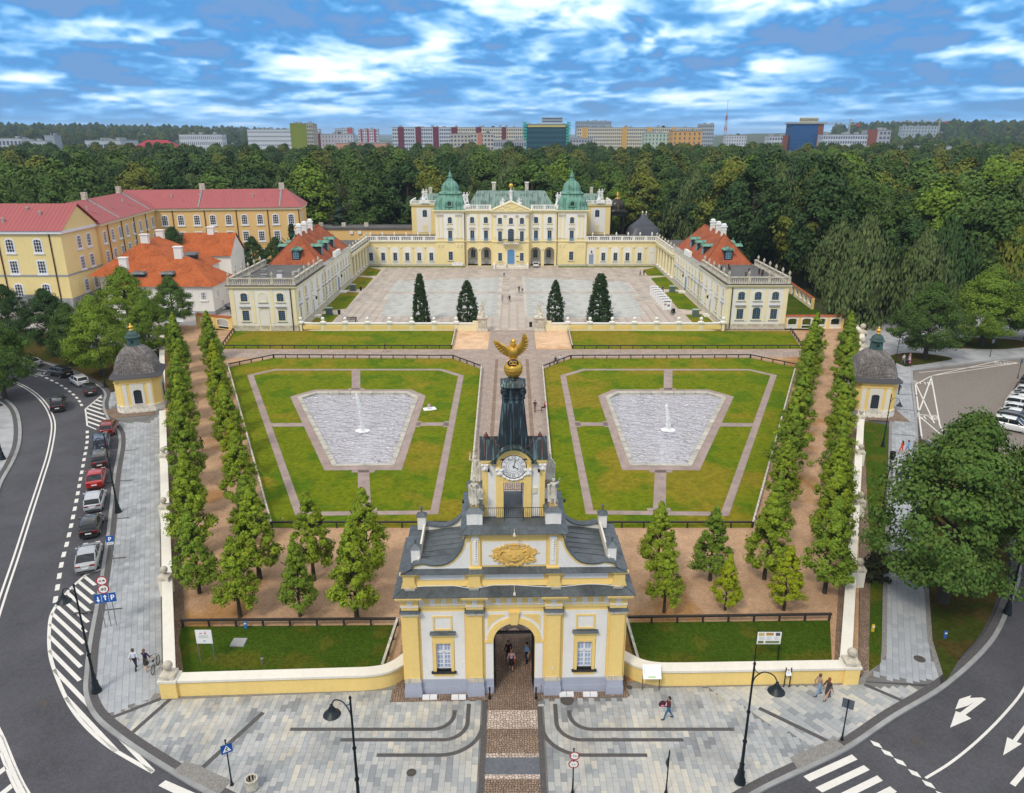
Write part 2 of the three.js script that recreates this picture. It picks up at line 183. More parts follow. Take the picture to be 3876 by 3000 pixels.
// ------------------------------------------------------------------ ground, roads, paving
const FLOOR = M('woodland_floor', C(0.045, 0.06, 0.018), { map: T.wall, bumpMap: T.fine, bumpScale: 0.1, roughness: 1 });
sheet('ground', rect(-5000, -300, 5000, 7000), -0.2, FLOOR);
const kerbLine = smooth([[-130, 141], [-100, 131], [-77.7, 121.7], [-68.7, 115], [-63.6, 110.4], [-59.9, 106], [-57.7, 101.1], [-54.2, 95.5], [-50.6, 90.9], [-48.3, 86.6], [-44.8, 78.3], [-41, 69.8], [-38.1, 63.3], [-33.7, 52.9], [-31.7, 48], [-30.3, 44.9], [-29.1, 42.5], [-27.5, 40.5], [-25, 38.6], [-20.3, 35.7], [-17.6, 34.2], [-12, 31.6], [-6, 30.1], [0, 29.6], [6, 30.3], [11, 32.4], [14.9, 34.6], [20.7, 37.5], [24.9, 40.2], [29.6, 43], [34, 46.3], [37, 49], [40.5, 53], [44, 57.3], [47.5, 63.5], [50, 71], [51.5, 80], [52, 88]], 6);
const wallX = (d) => 24.2 + 0.437 * (d - 44);
const near = (pts, a, b) => { let i = 0, j = 0, bi = 1e9, bj = 1e9; pts.forEach(([x, d], k) => { const q = Math.hypot(x - a[0], d - a[1]), r = Math.hypot(x - b[0], d - b[1]); if (q < bi) { bi = q; i = k; } if (r < bj) { bj = r; j = k; } }); return pts.slice(i, j + 1); };
sheet('road', [[-170, 40], [-60, -20], [70, -20], [140, 30], [140, 122], [64, 119], [40, 90], [0, 60], [-60, 118], [-130, 148], [-170, 150]], -0.12, ASPHALT);
const plazaKerb = near(kerbLine, [-59.9, 106], [29.6, 43]);
const rightEdge = [[29.9, 43.3], [31.5, 48.2], [35.9, 57.4], [50.9, 88.7], [55, 97.1], [61.4, 110.9], [64.6, 117.5]], rightIn = [[24.4, 43.7], [27.3, 46.6], [31.7, 55.9], [38.7, 70.3], [45.6, 84.6], [49.9, 93.6], [52.8, 99], [60, 117]];
const plazaPoly = [...plazaKerb, [24.2, 43.6], [-24.2, 43.6], [-wallX(108), 108], [-57, 109]];
const pavement = sheet('pavement', plazaPoly, -0.03, MORTAR, 0.16);
const pathPoly = [...rightEdge, ...[...rightIn].reverse()];
const rightPath = sheet('footpath', pathPoly, -0.03, MORTAR, 0.16);
// paving slabs: every slab is its own box with an open joint
function pave(parent, poly, box, ang, w, l, tones, seed, { skip, most = 300, gap = 0.014, y = 0, h = 0.03, patch = 0.12, name = 'paving_slab' } = {}) {
  const r = rng(seed), ca = Math.cos(ang), sa = Math.sin(ang), list = [], [u0, v0, u1, v1] = box;
  let row = 0;
  for (let u = u0; u < u1; u += w, row++) for (let v = v0 - (row % 2) * l / 2; v < v1; v += l) {
    const cu = u + w / 2, cv = v + l / 2, x = cu * ca - cv * sa, d = cu * sa + cv * ca;
    let ok = true; for (const [a, b] of [[-1, -1], [1, -1], [1, 1], [-1, 1]]) { const qu = cu + a * w * 0.42, qv = cv + b * l * 0.42; if (!inside(qu * ca - qv * sa, qu * sa + qv * ca, poly)) ok = false; }
    if (!ok || (skip && skip(x, d))) continue;
    const t = clamp(vnoise(x * patch * 4, d * patch * 4, 0, seed) * 0.75 + r() * 0.62 - 0.18, 0, 0.999);
    list.push({ x, d, t: Math.floor(t * tones.length), j: 0.93 + 0.14 * r(), dy: (r() - 0.5) * 0.006 });
  }
  list.sort((a, b) => Math.hypot(a.x * 0.5, a.d) - Math.hypot(b.x * 0.5, b.d));
  const g = new THREE.BoxGeometry(w - gap, h, l - gap), shown = list.filter((s) => s.d > 33.5);
  metreUV(g);
  const ms = tones.map((t, i) => M('slab_' + seed + '_' + i, C(...t), { map: T.concrete, bumpMap: T.fine, bumpScale: 0.004, roughness: 0.88 }));
  const rest = [];
  shown.forEach((s, i) => {
    if (i < most) { const m = new THREE.Mesh(g, ms[s.t]); m.name = name; m.position.set(s.x, y - h / 2 + s.dy, -s.d); m.rotation.y = ang; m.castShadow = m.receiveShadow = true; parent.add(m); }
    else { const q = g.clone(); q.rotateY(ang); q.translate(s.x, y - h / 2 + s.dy, -s.d); const c = new Float32Array(q.attributes.position.count * 3); for (let k = 0; k < c.length; k += 3) for (let e = 0; e < 3; e++) c[k + e] = tones[s.t][e] * s.j; q.setAttribute('color', new THREE.BufferAttribute(c, 3)); rest.push(q); }
  });
  if (rest.length) { const m = mesh(name, metreUV(mergeGeometries(rest)), M('slab_tinted', C(1, 1, 1), { vertexColors: true, map: T.concrete, bumpMap: T.fine, bumpScale: 0.004 }), parent); m.userData.kind = 'stuff'; }
}
const SLABS = [[0.88, 0.85, 0.76], [0.78, 0.78, 0.75], [0.7, 0.72, 0.72], [0.56, 0.6, 0.63], [0.66, 0.68, 0.7], [0.42, 0.45, 0.49]], COOL = [[0.66, 0.7, 0.75], [0.58, 0.62, 0.68], [0.62, 0.66, 0.71], [0.53, 0.57, 0.63], [0.6, 0.64, 0.7]];
const strip = (x, d) => Math.abs(x) < 2.02 || (Math.abs(x) < 8 && d > 41.7);
// three fields: along the left road, before the gate, and the slanted one at the right corner
const leftField = (x, d) => d > 42.2 - (x + 23.3) * -0.55 && x < -22.9 + (d - 42.1) * 0.33 && x < -22.9;
const rightField = (x, d) => x > 14.6 + (41.8 - d) * 0.95;
pave(pavement, plazaPoly, [-26, 33, 24, 43.5], 0, 0.38, 0.64, SLABS, 301, { skip: (x, d) => strip(x, d) || leftField(x, d) || rightField(x, d) });
pave(pavement, plazaPoly, [18, -44, 62, 44], 0.62, 0.5, 0.62, SLABS, 302, { skip: (x, d) => !rightField(x, d), most: 150 });
pave(pavement, plazaPoly, [-20, 20, 40, 125], 0.42, 0.42, 0.64, COOL, 303, { skip: (x, d) => !leftField(x, d) || (x < -48 && d > 94 && x > -56), patch: 0.05, most: 150 });
pave(rightPath, pathPoly, [-60, 20, 60, 140], -0.43, 0.42, 0.64, COOL, 304, { patch: 0.05 });
// kerbs and the dark sett bands beside them
for (const [a, b] of [[[-130, 141], [-59.9, 106]], [[-59.9, 106], [29.6, 43]], [[29.6, 43], [52, 88]]]) { const k = near(kerbLine, a, b); sheet('kerb', ribbon(k, 0.3, 0.02), 0.012, KERB, 0.15); sheet('sett_band', ribbon(k, 0.5, 0.42), 0.008, DARKSETT, 0.1); }
sheet('kerb', ribbon(rightEdge.slice(3), 0.3, 0.0), 0.012, KERB, 0.15);
sheet('sett_band', ribbon(rightIn.slice(0, 7), 0.35), 0.008, GREYSETT, 0.1); sheet('sett_band', ribbon(rightEdge.slice(0, 4), 0.35), 0.008, GREYSETT, 0.1);
const farKerb = smooth([[-84, 111], [-78, 107], [-72.5, 102.9], [-69, 99.3], [-65.1, 93.9], [-60.7, 86.6], [-58.3, 81.5], [-55.7, 75], [-51, 66], [-46.5, 57], [-43, 49]], 6);
sheet('pavement', [...farKerb, [-70, 40], [-120, 60], [-120, 118]], 0, M('grey_paving', C(0.62, 0.64, 0.68), { map: T.concrete }), 0.16); sheet('kerb', ribbon(farKerb, 0.35), 0.012, KERB, 0.15); sheet('sett_band', ribbon(farKerb, 0.5, -0.45), 0.01, DARKSETT, 0.1);
// dark curved bands set into the plaza
for (const s of [-1, 1]) for (const [x, d0, r, dEnd, xe] of [[2.88, 41.4, 1.5, 38.2, 10.8], [3.78, 40.8, 1.35, 39.1, 14.2], [1.9, 39.5, 2.55, 36.95, 8.3]]) {
  const c = circle(x + r, dEnd + r, r, PI, PI * 1.5, 12), line = [[x, Math.max(d0, dEnd + r)], ...c, [xe, dEnd]].map(([a, b]) => [a * s, b]);
  sheet('sett_band', ribbon(line, 0.28), 0.006, DARKSETT, 0.02);
}
for (const [a, b, w] of [[[-23.7, 41.9], [-26.6, 39.8], 0.3], [[-23, 42], [-24.4, 38.2], 0.3], [[-16.4, 40.6], [-18.6, 36], 0.32], [[16.4, 41], [20.4, 37.6], 0.32], [[24.4, 43.3], [26.6, 41.4], 0.3]]) sheet('sett_band', ribbon([a, b], w), 0.006, DARKSETT, 0.02);
for (const [dd, k] of [[52.5, 3.6], [60.3, 3.6], [67.8, 3.8], [76.5, 4], [85, 4]]) sheet('sett_band', ribbon([[-wallX(dd) - 3.4, dd - 0.25], [-wallX(dd) - 3.4 - k, dd - 0.9]], 0.2), 0.006, DARKSETT, 0.02);
for (const [dd, k] of [[72, 4], [81, 4], [90, 4], [99.5, 4.5], [106, 4.5]]) sheet('sett_band', ribbon([[wallX(dd) + 3.6, dd], [wallX(dd) + 3.4 + k, dd - 1]], 0.2), 0.006, DARKSETT, 0.02);
// the carriage way through the gate
sheet('sett_band', ribbon([[-1.79, 33], [-1.79, 41.7]], 0.34), 0.008, DARKSETT, 0.04); sheet('sett_band', ribbon([[1.83, 33], [1.83, 41.8]], 0.34), 0.008, DARKSETT, 0.04);
for (const [d0, d1, m] of [[33, 35.1, COBBLE], [35.1, 35.45, PALECOBBLE], [35.45, 36.75, M('asphalt_patch', C(0.16, 0.175, 0.2), { map: T.asphalt })], [36.75, 37.1, PALECOBBLE], [37.1, 39.15, COBBLE], [39.15, 40.8, PALECOBBLE], [40.8, 49.5, COBBLE]]) sheet('carriageway', rect(-1.62, d0, 1.66, d1), 0.008, m, 0.05);
sheet('cobble_apron', [[-8.2, 41.55], [-1.62, 41.75], [-1.62, 49], [-8.2, 49]], 0.004, COBBLE, 0.04); sheet('cobble_apron', [[1.66, 41.85], [8, 42.1], [8, 49], [1.66, 49]], 0.004, COBBLE, 0.04);
sheet('cobble_edging', [[-24.4, 41.7], [-8, 42.75], [-8, 43.4], [-24.4, 42.4]], 0.005, GREYSETT, 0.03); sheet('cobble_edging', [[8, 42.9], [24.6, 43.3], [24.6, 44], [8, 43.6]], 0.005, GREYSETT, 0.03);
// tactile ramps at the crossings
for (const q of [[[17, 36.75], [20.3, 38.35], [20.72, 37.6], [17.15, 35.85]], [[-20.3, 35.75], [-19.8, 36.5], [-16.5, 35], [-16.9, 34.05]]]) sheet('tactile_paving', q, 0.014, GREYSETT, 0.04);
// ---- garden
const mir = (pts, s) => (s < 0 ? pts.map(([x, d]) => [-x, d]) : pts);
const pondOut = [[20.6, 79.8], [13.5, 80], [13.55, 104.3], [15.4, 106.6], [28.9, 106.6], [31.1, 104.1]], pondIn = [[20.2, 80.35], [14.05, 80.45], [14.1, 103.8], [15.65, 105.8], [28.65, 105.8], [30.35, 103.8]];
const gardenPoly = [[-24.1, 43.4], [24.1, 43.6], [wallX(148), 148], [60, 148], [60, 144.3], [-60, 144.3], [-60, 148], [-wallX(148), 148]];
sheet('garden_gravel', gardenPoly, 0, GRAVEL, 0.15, [mir(pondOut, 1), mir(pondOut, -1)]);
const parterre = [[4.3, 65.5], [4.6, 76], [4.95, 118], [10, 124.2], [40.6, 124.6], [46.4, 119], [23.3, 65.5]];
for (const s of [-1, 1]) {
  const side = s < 0 ? 'left' : 'right';
  sheet('lawn', mir(parterre, s), 0.04, LAWN, 0.08, [mir(pondOut, s)]);
  const loopOut = [[7.4, 68.2], [7.6, 114.6], [11.4, 118.2], [38.5, 118.1], [41.9, 114.8], [21.6, 67.8]], loopIn = [[8.25, 69], [8.5, 114.2], [11.8, 117.35], [38.1, 117.3], [40.8, 114.6], [21.1, 68.7]];
  sheet('grit_path', mir(loopOut, s), 0.052, PINKPATH, 0, [mir(loopIn, s)]);
  const ringOut = [[21.25, 78.7], [12.5, 78.8], [12.55, 104.7], [15, 107.6], [29.4, 107.6], [32.2, 104.3]];
  sheet('grit_path', mir(ringOut, s), 0.056, PINKPATH, 0, [mir(pondOut, s)]);
  for (const q of [[[16.2, 78.8], [17.5, 78.8], [15.55, 69], [14.25, 69]], rect(15.5, 78.1, 18.1, 78.9), rect(13.7, 68.9, 16.1, 69.5), [[22.6, 107.5], [23.9, 107.5], [25.9, 117.4], [24.5, 117.4]], rect(22.1, 107.4, 24.5, 108.2), rect(8.3, 92.6, 12.6, 93.9), rect(8.3, 92.2, 9, 94.3), rect(12, 92.2, 12.7, 94.3), [[26.8, 92.4], [31.1, 92.3], [31.9, 93.6], [27.6, 93.7]]]) sheet('grit_path', mir(q, s), 0.06, PINKPATH);
  // pond
  sheet('pond_floor', mir(pondOut, s), -0.9, CONCRETE); sheet('water', mir(pondIn.map(([x, d]) => [x, d]), s), -0.14, M('rippled_water', C(0.5, 0.5, 0.57), { physical: true, roughness: 0.04, ior: 1.7, bumpMap: scaled(T.water, 36), bumpScale: 1.1 }));  // pale base colour carries the bright sky reflection as well as turbid water
  const basin = thing('pond_kerb', `pale stone coping around the ${side} fountain pond`, 'pond kerb', [0, 0, 0]);
  const O = mir(pondOut, s), I = mir(pondIn, s), vs = [0.9, 0.82, 0.96].map((k, i) => M('coping_' + i, C(0.9 * k, 0.87 * k, 0.77 * k), { map: T.concrete }));
  const wallMB = new MB();
  for (let i = 0; i < 6; i++) {
    const a = O[i], b = O[(i + 1) % 6], c = I[i], e = I[(i + 1) % 6], n = Math.max(2, Math.round(Math.hypot(b[0] - a[0], b[1] - a[1]) / 1.7));
    const L = (p, q, t) => [mix(p[0], q[0], t), mix(p[1], q[1], t)];
    for (let k = 0; k < n; k++) { const t0 = k / n + 0.003, t1 = (k + 1) / n - 0.003; mesh('kerb_stone', slabGeo([L(a, b, t0), L(a, b, t1), L(c, e, t1), L(c, e, t0)], 0.13, 0.4), vs[(i + k * 2) % 3], basin); }
    const c2 = L(c, a, 0.06), e2 = L(e, b, 0.06); wallMB.add(slabGeo([c2, e2, L(a, c, 0.6), L(b, e, 0.6)].slice(0, 2).concat([L(e2, b, 0.3), L(c2, a, 0.3)]), -0.25, 0.65));
  }
  wallMB.build('basin_wall', M('wet_concrete', C(0.16, 0.13, 0.1), { map: T.concrete }), basin);
  // forecourt lawns
  sheet('lawn', mir([[10.7, 130.4], [10.9, 143.6], [53.8, 143.3], [51.5, 130.6]], s), 0.04, LAWN, 0.08);
  sheet('lawn', s < 0 ? [[-25.6, 49.8], [-8.9, 50], [-9.1, 44], [-22.6, 43.3], [-25, 48]] : [[8.8, 50.3], [24.9, 50.6], [22.7, 44.6], [8.9, 44.2]], 0.04, TURF, 0.08);
}
sheet('cobble_edging', ribbon([[-23.2, 43.6], [-wallX(98) + 1, 98]], 1.1, 0), 0.006, COBBLE, 0.03); sheet('cobble_edging', ribbon([[23.3, 44.4], [wallX(96) - 1, 96]], 1.1, 0), 0.006, COBBLE, 0.03);
sheet('cobble_road', [[-4.2, 49.3], [4.2, 49.3], [4.9, 118], [9.6, 124.9], [52, 125.4], [54, 130.2], [10.6, 129.9], [4.3, 130.4], [4.3, 144.2], [-4.3, 144.2], [-4.3, 130.4], [-10.6, 129.9], [-53, 130], [-51, 124.7], [-9.8, 124.6], [-4.8, 118]], 0.01, ROADCOBBLE, 0.05);
sheet('sand_forecourt', rect(-10.6, 130.3, -4.3, 143.9), 0.012, M('pale_sand', C(1.45, 1.5, 1.5), { map: T.gravel })); sheet('sand_forecourt', rect(4.3, 130.3, 10.6, 143.9), 0.012, M('pale_sand'));
for (const x of [-2.55, 2.55]) { sheet('gutter_line', ribbon([[x, 49.5], [x, 124]], 0.5), 0.018, M('gutter_stones', C(0.62, 0.5, 0.4), { map: T.cobble })); }
// ---- palace court
const courtPoly = [[-41.6, 144.2], [41.6, 144.2], [41.8, 222], [-41.8, 222]];
const court = sheet('courtyard', courtPoly, -0.05, M('court_joints', C(0.95, 0.84, 0.74), { map: T.concrete }), 0.1);
const greys = [[[-30.4, 197], [-3.3, 202.3], [-3.2, 182.2], [-30, 182]], [[-29.8, 180.6], [-3.2, 180.8], [-3, 155.4], [-27.4, 156]], [[3.2, 202.3], [29.6, 196], [29.7, 182], [3.2, 182.2]], [[3.2, 180.8], [29.7, 180.4], [27.5, 155.4], [3, 155.4]]];
const greySett = M('court_setts', C(0.8, 0.82, 0.8), { map: T.concrete, bumpMap: T.fine, bumpScale: 0.03 });
greys.forEach((q) => sheet('sett_field', q, -0.006, greySett, 0.04));
pave(court, courtPoly, [-42, 144, 42, 222], 0, 1.72, 1.9, [[0.78, 0.68, 0.6], [0.74, 0.64, 0.57], [0.8, 0.71, 0.63], [0.7, 0.62, 0.56]], 305, { skip: (x, d) => greys.some((q) => inside(x, d, q)) || (Math.abs(x) > 36 && d < 219) || d > 218.5, gap: 0.05, patch: 0.03 });
for (const s of [-1, 1]) {
  for (const q of [[[13.4, 218.3], [41.4, 218.3], [41.4, 220.3], [13.4, 220.3]], [[36.6, 204.6], [41.2, 204.6], [41.3, 218.3], [36.9, 214]], [[36.5, 186], [41.2, 185], [41.2, 203.2], [36.8, 201]], [[36.3, 163.5], [41, 161], [41.1, 182.6], [36.8, 181.5]], [[36.6, 147.4], [40.8, 146.5], [40.8, 158.5], [36.6, 157.5]]]) sheet('lawn', mir(q, s), 0.04, LAWN, 0.07);
  sheet('courtyard_path', mir(rect(36, 144.5, 41.4, 219), s), 0.004, M('court_path', C(0.98, 0.84, 0.74), { map: T.concrete }));
}
// ---- right hand side: strip of turf along the wall, path, lawn island, bus bays
sheet('lawn', [[25.3, 44.6], [26.6, 45.6], [27.2, 46.9], [31.5, 56], [38.5, 70.4], [45.4, 84.8], [49.3, 93], [46.7, 94.5], [wallX(60) + 1.1, 60]], 0.03, TURF, 0.12);
sheet('cobble_edging', ribbon([[24.9, 44.2], [wallX(95) + 0.6, 95]], 0.9), 0.005, COBBLE, 0.12);
sheet('lawn', [[30.2, 43.6], ...near(kerbLine, [34, 46.3], [52, 88]).map(([x, d]) => [x - 0.9, d + 0.35]), [50.5, 87.6], [36.1, 57.2], [31.7, 48.2]], 0.03, DRYTURF, 0.12);
sheet('parking_lot', [[51.6, 60], [51.4, 88.6], [55.2, 97.1], [61.6, 110.9], [64.8, 117.3], [83.5, 124], [103, 128.5], [150, 133], [150, 60]], -0.1, PARKSETT);
sheet('pavement', [[61.4, 111.2], [64.6, 117.8], [83.3, 124.3], [103, 129], [150, 134], [150, 175], [70, 160], [wallX(140) + 0.4, 140], [54, 109]], 0, M('grey_paving'), 0.16);
sheet('kerb', ribbon([[64.6, 117.5], [83.5, 124], [103, 128.7], [150, 133.5]], 0.3), 0.012, KERB, 0.15);
sheet('planting_island', smooth([[64.5, 119.6], [70.5, 122], [75, 124.6], [70, 128], [64, 125]].concat([[64.5, 119.6]]), 6), 0.03, DRYTURF, 0.1);
sheet('planting_island', smooth([[78, 131], [88, 130.5], [96, 134.5], [88, 138.5], [79, 136]].concat([[78, 131]]), 6), 0.03, DRYTURF, 0.1);
sheet('lawn', [[wallX(140) + 0.5, 139], [73, 152], [70, 175], [69.6, 149]], 0.03, DRYTURF, 0.12);
sheet('lawn', [[53.9, 146], [64.5, 146], [67.5, 172], [69, 200], [54, 200]], 0.03, TURF, 0.1);
// ---- left hand side beyond the road
sheet('lawn', [...near(kerbLine, [-130, 141], [-59.9, 106]).map(([x, d]) => [x + 0.5, d + 0.9]), [-58.3, 109.5], [-62, 129], [-75, 134], [-92, 143], [-130, 160]], 0.03, DRYTURF, 0.16);
sheet('pavement', [[-150, 168], [-92, 143.4], [-75, 134.4], [-62.3, 129.4], [-58, 110], [-56, 109.5], [-69, 148], [-54.5, 148], [-54.5, 222], [-150, 222]], -0.01, M('pale_paving', C(0.72, 0.68, 0.66), { map: T.concrete }), 0.14);
sheet('lawn', rect(-102, 205, -60, 219), 0.03, TURF, 0.1);
// ---- painted road markings
const marks = new THREE.Group(); marks.name = 'road_markings'; marks.userData.kind = 'structure'; scene.add(marks);
const mark = (n, pts, y = -0.115) => sheet(n, pts, y, MARK, 0, [], marks);
const mid = smooth([[-86, 117.5], [-75.5, 110.7], [-70.9, 106.7], [-66.3, 101.7], [-62.8, 97.1], [-60.3, 93.3], [-55.7, 84.4], [-52.1, 76.5], [-48.4, 68.2], [-44.9, 60.4], [-41.6, 52.9], [-38.6, 46.5], [-35.8, 42], [-32.2, 38.2], [-28.1, 34], [-24, 31]], 6);
mark('centre_line', ribbon(mid, 0.17, 0.2)); mark('centre_line', ribbon(mid, 0.17, -0.2));
for (const line of [smooth([[-76, 116.3], [-74.5, 115], [-68.6, 110], [-63, 104.1], [-59.9, 99.9]], 6), smooth([[-55.5, 92.6], [-53.05, 88], [-50.4, 82.3], [-47.75, 76.5], [-44.7, 69.8], [-41.8, 63.2], [-40.3, 59.6], [-37.4, 53.4]], 6)]) for (const [x, d, a] of along(line, 1.95).slice(1)) mark('lane_dash', [[-0.5, -0.17], [0.5, -0.17], [0.5, 0.17], [-0.5, 0.17]].map(([p, q]) => [x + p * Math.cos(a) - q * Math.sin(a), d + p * Math.sin(a) + q * Math.cos(a)]));
function hatch(poly, dir, step, w, from, to) { // straight painted bars clipped to an outline
  const [ux, ud] = dir, nx = -ud, nd = ux;
  for (let k = from; k < to; k += step) { let a = null, b = null; for (let t = -40; t < 40; t += 0.08) { const x = nx * k + ux * t + hatch.o[0], d = nd * k + ud * t + hatch.o[1]; if (inside(x, d, poly)) { a ??= t; b = t; } } if (a !== null && b - a > 0.5) mark('hatch_bar', [[a, -w / 2], [b, -w / 2], [b, w / 2], [a, w / 2]].map(([t, q]) => [nx * (k + q) + ux * t + hatch.o[0], nd * (k + q) + ud * t + hatch.o[1]])); }
}
const h2 = smooth([[-37, 57.6], [-37.15, 54.8], [-36.8, 52], [-35.7, 49.6], [-33.9, 46.6], [-31.8, 43.9], [-29.4, 41.2], [-27.4, 39.4], [-25.2, 37.8], [-23, 36.55], [-21.5, 35.75]], 6);
mark('edge_line', ribbon(h2, 0.24)); mark('edge_line', ribbon([[-36.9, 57.4], [-35.2, 59.3], [-36.4, 60.6]].slice(0, 2), 0.18));
hatch.o = [-36.8, 52]; const hp = [...h2, ...near(kerbLine, [-34.9, 55.6], [-21, 36]).map(([x, d]) => [x - 0.35, d - 0.2]).reverse()]; { const l = Math.hypot(4.6, 3.8); hatch(hp, [4.6 / l, -3.8 / l], 0.66, 0.28, -14, 10); }
const h1 = [[-59.4, 99.4], [-60.05, 105.3], [-57.9, 101.2], [-54.4, 95.4], [-53.6, 93.7], [-54, 91.9], [-55.8, 93.3]];
mark('edge_line', ribbon([[-60.1, 105.3], [-59.4, 99.5], [-57.6, 96.4], [-55.8, 93.2], [-53.9, 91.8]], 0.2)); hatch.o = [-57, 98]; { const l = Math.hypot(4.2, -2.7); hatch(h1, [4.2 / l, -2.7 / l], 0.92, 0.34, -9, 9); }
mark('stop_bar', [[-20.75, 34.75], [-20.5, 35.15], [-17.2, 33.7], [-17.5, 33.2]]);
mark('edge_line', ribbon([[-32.5, 38.6], [-30.7, 36.6], [-28.2, 34.1], [-26, 32.2]], 0.3)); for (const k of [0, 1, 2]) mark('hatch_bar', [[-31.9 + k * 1.2, 37.6 - k * 1.35], [-31.6 + k * 1.2, 37.3 - k * 1.35], [-32.4 + k * 1.2, 35.2 - k * 1.35], [-32.7 + k * 1.2, 35.4 - k * 1.35]]);
for (const q of [[[17.35, 35.44], [20.95, 37.13], [21.13, 36.73], [17.58, 35.05]], [[17.75, 34.61], [21.32, 36.29], [21.52, 35.92], [18.02, 34.26]], [[18.1, 33.75], [21.78, 35.51], [21.93, 35.12], [18.35, 33.4]], [[18.5, 32.95], [22.16, 34.71], [22.38, 34.31], [18.8, 32.6]]]) mark('zebra_bar', q);
for (const [x, d] of [[22.83, 37.95], [23.18, 37.24], [23.63, 36.52], [24.08, 35.66], [24.5, 34.85], [24.9, 34.05]]) mark('give_way_block', [[-0.24, 0.34], [0.2, 0.08], [0.24, -0.34], [-0.2, -0.08]].map(([a, b]) => [x + a, d + b]));
mark('lane_line', ribbon(smooth([[24.55, 35.3], [26.54, 36.4], [29.3, 38.22], [32.6, 40.7], [35.3, 43], [39, 47], [43, 52.5]], 6), 0.16));
mark('lane_line', ribbon(smooth([[29.4, 34.8], [32.5, 37.2], [36.5, 40.6]], 4), 0.3));
mark('arrow', [[31.92, 42.15], [32.08, 41.98], [29.85, 40.5], [30.05, 40.18], [28.22, 39.37], [29.4, 40.85], [29.62, 40.72], [31.1, 41.7], [30.5, 41.36], [29.47, 41.02], [30.26, 41.98], [31.29, 42.36], [31.05, 42.1]]);
mark('arrow', [[33.2, 39.65], [33.36, 39.5], [31.74, 38.14], [31.98, 38], [30.22, 37.05], [31.4, 38.55], [31.6, 38.32]]);
const font = await new FontLoader().loadAsync('fonts/droid/droid_sans_regular.typeface.json'), bold = await new FontLoader().loadAsync('fonts/droid/droid_sans_bold.typeface.json');
function flatText(text, size, x, d, ang, y, mat, parent, stretch = 1, f = font) { const g = new THREE.ShapeGeometry(f.generateShapes(text, size), 4); g.computeBoundingBox(); const b = g.boundingBox; g.translate(-(b.min.x + b.max.x) / 2, -(b.min.y + b.max.y) / 2, 0); g.scale(1, stretch, 1); g.rotateX(-PI / 2); g.rotateY(ang); g.translate(x, y, -d); return mesh('lettering', g, mat, parent); }
for (const [p, q] of [[[61.8, 110.6], [66.3, 114.8]], [[66.3, 114.8], [56.3, 93.4]], [[61.8, 110.6], [55.9, 94]], [[66.3, 114.6], [55.4, 97.3]], [[61.6, 110.4], [51.6, 88.8]], [[55.2, 97.3], [57.8, 96.9]], [[55.3, 97], [54.5, 89]], [[56.3, 93.4], [53.6, 86]], [[66.4, 114.9], [84.6, 122]], [[84.6, 122], [82.8, 123.7]], [[66.4, 114.9], [82.8, 123.7]], [[65.3, 116.6], [84.6, 122.2]]]) mark('bay_line', ribbon([p, q], 0.17), -0.094);
flatText('BUS', 1.15, 63.2, 111.3, PI - 0.35, -0.092, MARK, marks, 1.25); flatText('BUS', 1.15, 56.1, 96.1, PI - 0.2, -0.092, MARK, marks, 1.3); flatText('BUS', 1.0, 82, 122, -0.35, -0.092, MARK, marks);
for (const [p, q] of [[[-81, 118.3], [-74.6, 115]], [[-82.5, 123.2], [-79, 121.6]], [[-77.5, 118.6], [-70.5, 115.6]], [[-74.5, 115.1], [-70, 116]], [[-80.5, 117.3], [-75, 114.6]]]) mark('bay_line', ribbon([p, q], 0.15));
flatText('BUS', 1.3, -74.6, 116.6, PI + 0.45, -0.114, MARK, marks, 1.1);
// ------------------------------------------------------------------ roof and facade helpers
function faces(list) {                         // polygons in space; u runs along the first edge, v up the slope, in metres
  const P = [], U = [], N = [];
  for (const f of list) {
    const [a, b] = f, u = b.clone().sub(a).normalize(), n = b.clone().sub(a).cross(f[2].clone().sub(a)).normalize(), v = n.clone().cross(u);
    for (let i = 1; i + 1 < f.length; i++) for (const p of [f[0], f[i], f[i + 1]]) { P.push(p.x, p.y, p.z); N.push(n.x, n.y, n.z); const q = p.clone().sub(a); U.push(q.dot(u), q.dot(v)); }
  }
  const g = new THREE.BufferGeometry(); g.setAttribute('position', new THREE.Float32BufferAttribute(P, 3)); g.setAttribute('normal', new THREE.Float32BufferAttribute(N, 3)); g.setAttribute('uv', new THREE.Float32BufferAttribute(U, 2)); return g;
}
// hipped roof over a rectangle; ends: how far the ridge stands in from each end (0 = gable)
function hipFaces(x0, x1, z0, z1, y, h, e0, e1, alongX = true) {
  if (alongX) { const zm = (z0 + z1) / 2, a = V3(x0 + e0, y + h, zm), b = V3(x1 - e1, y + h, zm); return [[V3(x0, y, z1), V3(x1, y, z1), b, a], [V3(x1, y, z0), V3(x0, y, z0), a, b], [V3(x0, y, z0), V3(x0, y, z1), a], [V3(x1, y, z1), V3(x1, y, z0), b], [V3(x0, y, z0), V3(x1, y, z0), V3(x1, y, z1), V3(x0, y, z1)]]; }
  const xm = (x0 + x1) / 2, a = V3(xm, y + h, z1 - e1), b = V3(xm, y + h, z0 + e0); return [[V3(x1, y, z1), V3(x1, y, z0), b, a], [V3(x0, y, z0), V3(x0, y, z1), a, b], [V3(x0, y, z1), V3(x1, y, z1), a], [V3(x1, y, z0), V3(x0, y, z0), b], [V3(x0, y, z0), V3(x1, y, z0), V3(x1, y, z1), V3(x0, y, z1)]];
}
function seams(mb, a, b, c, d, step, r = 0.02) { const n = Math.max(1, Math.round(a.distanceTo(b) / step)); for (let i = 0; i <= n; i++) mb.bar(a.clone().lerp(b, i / n), d.clone().lerp(c, i / n), r, 4); }
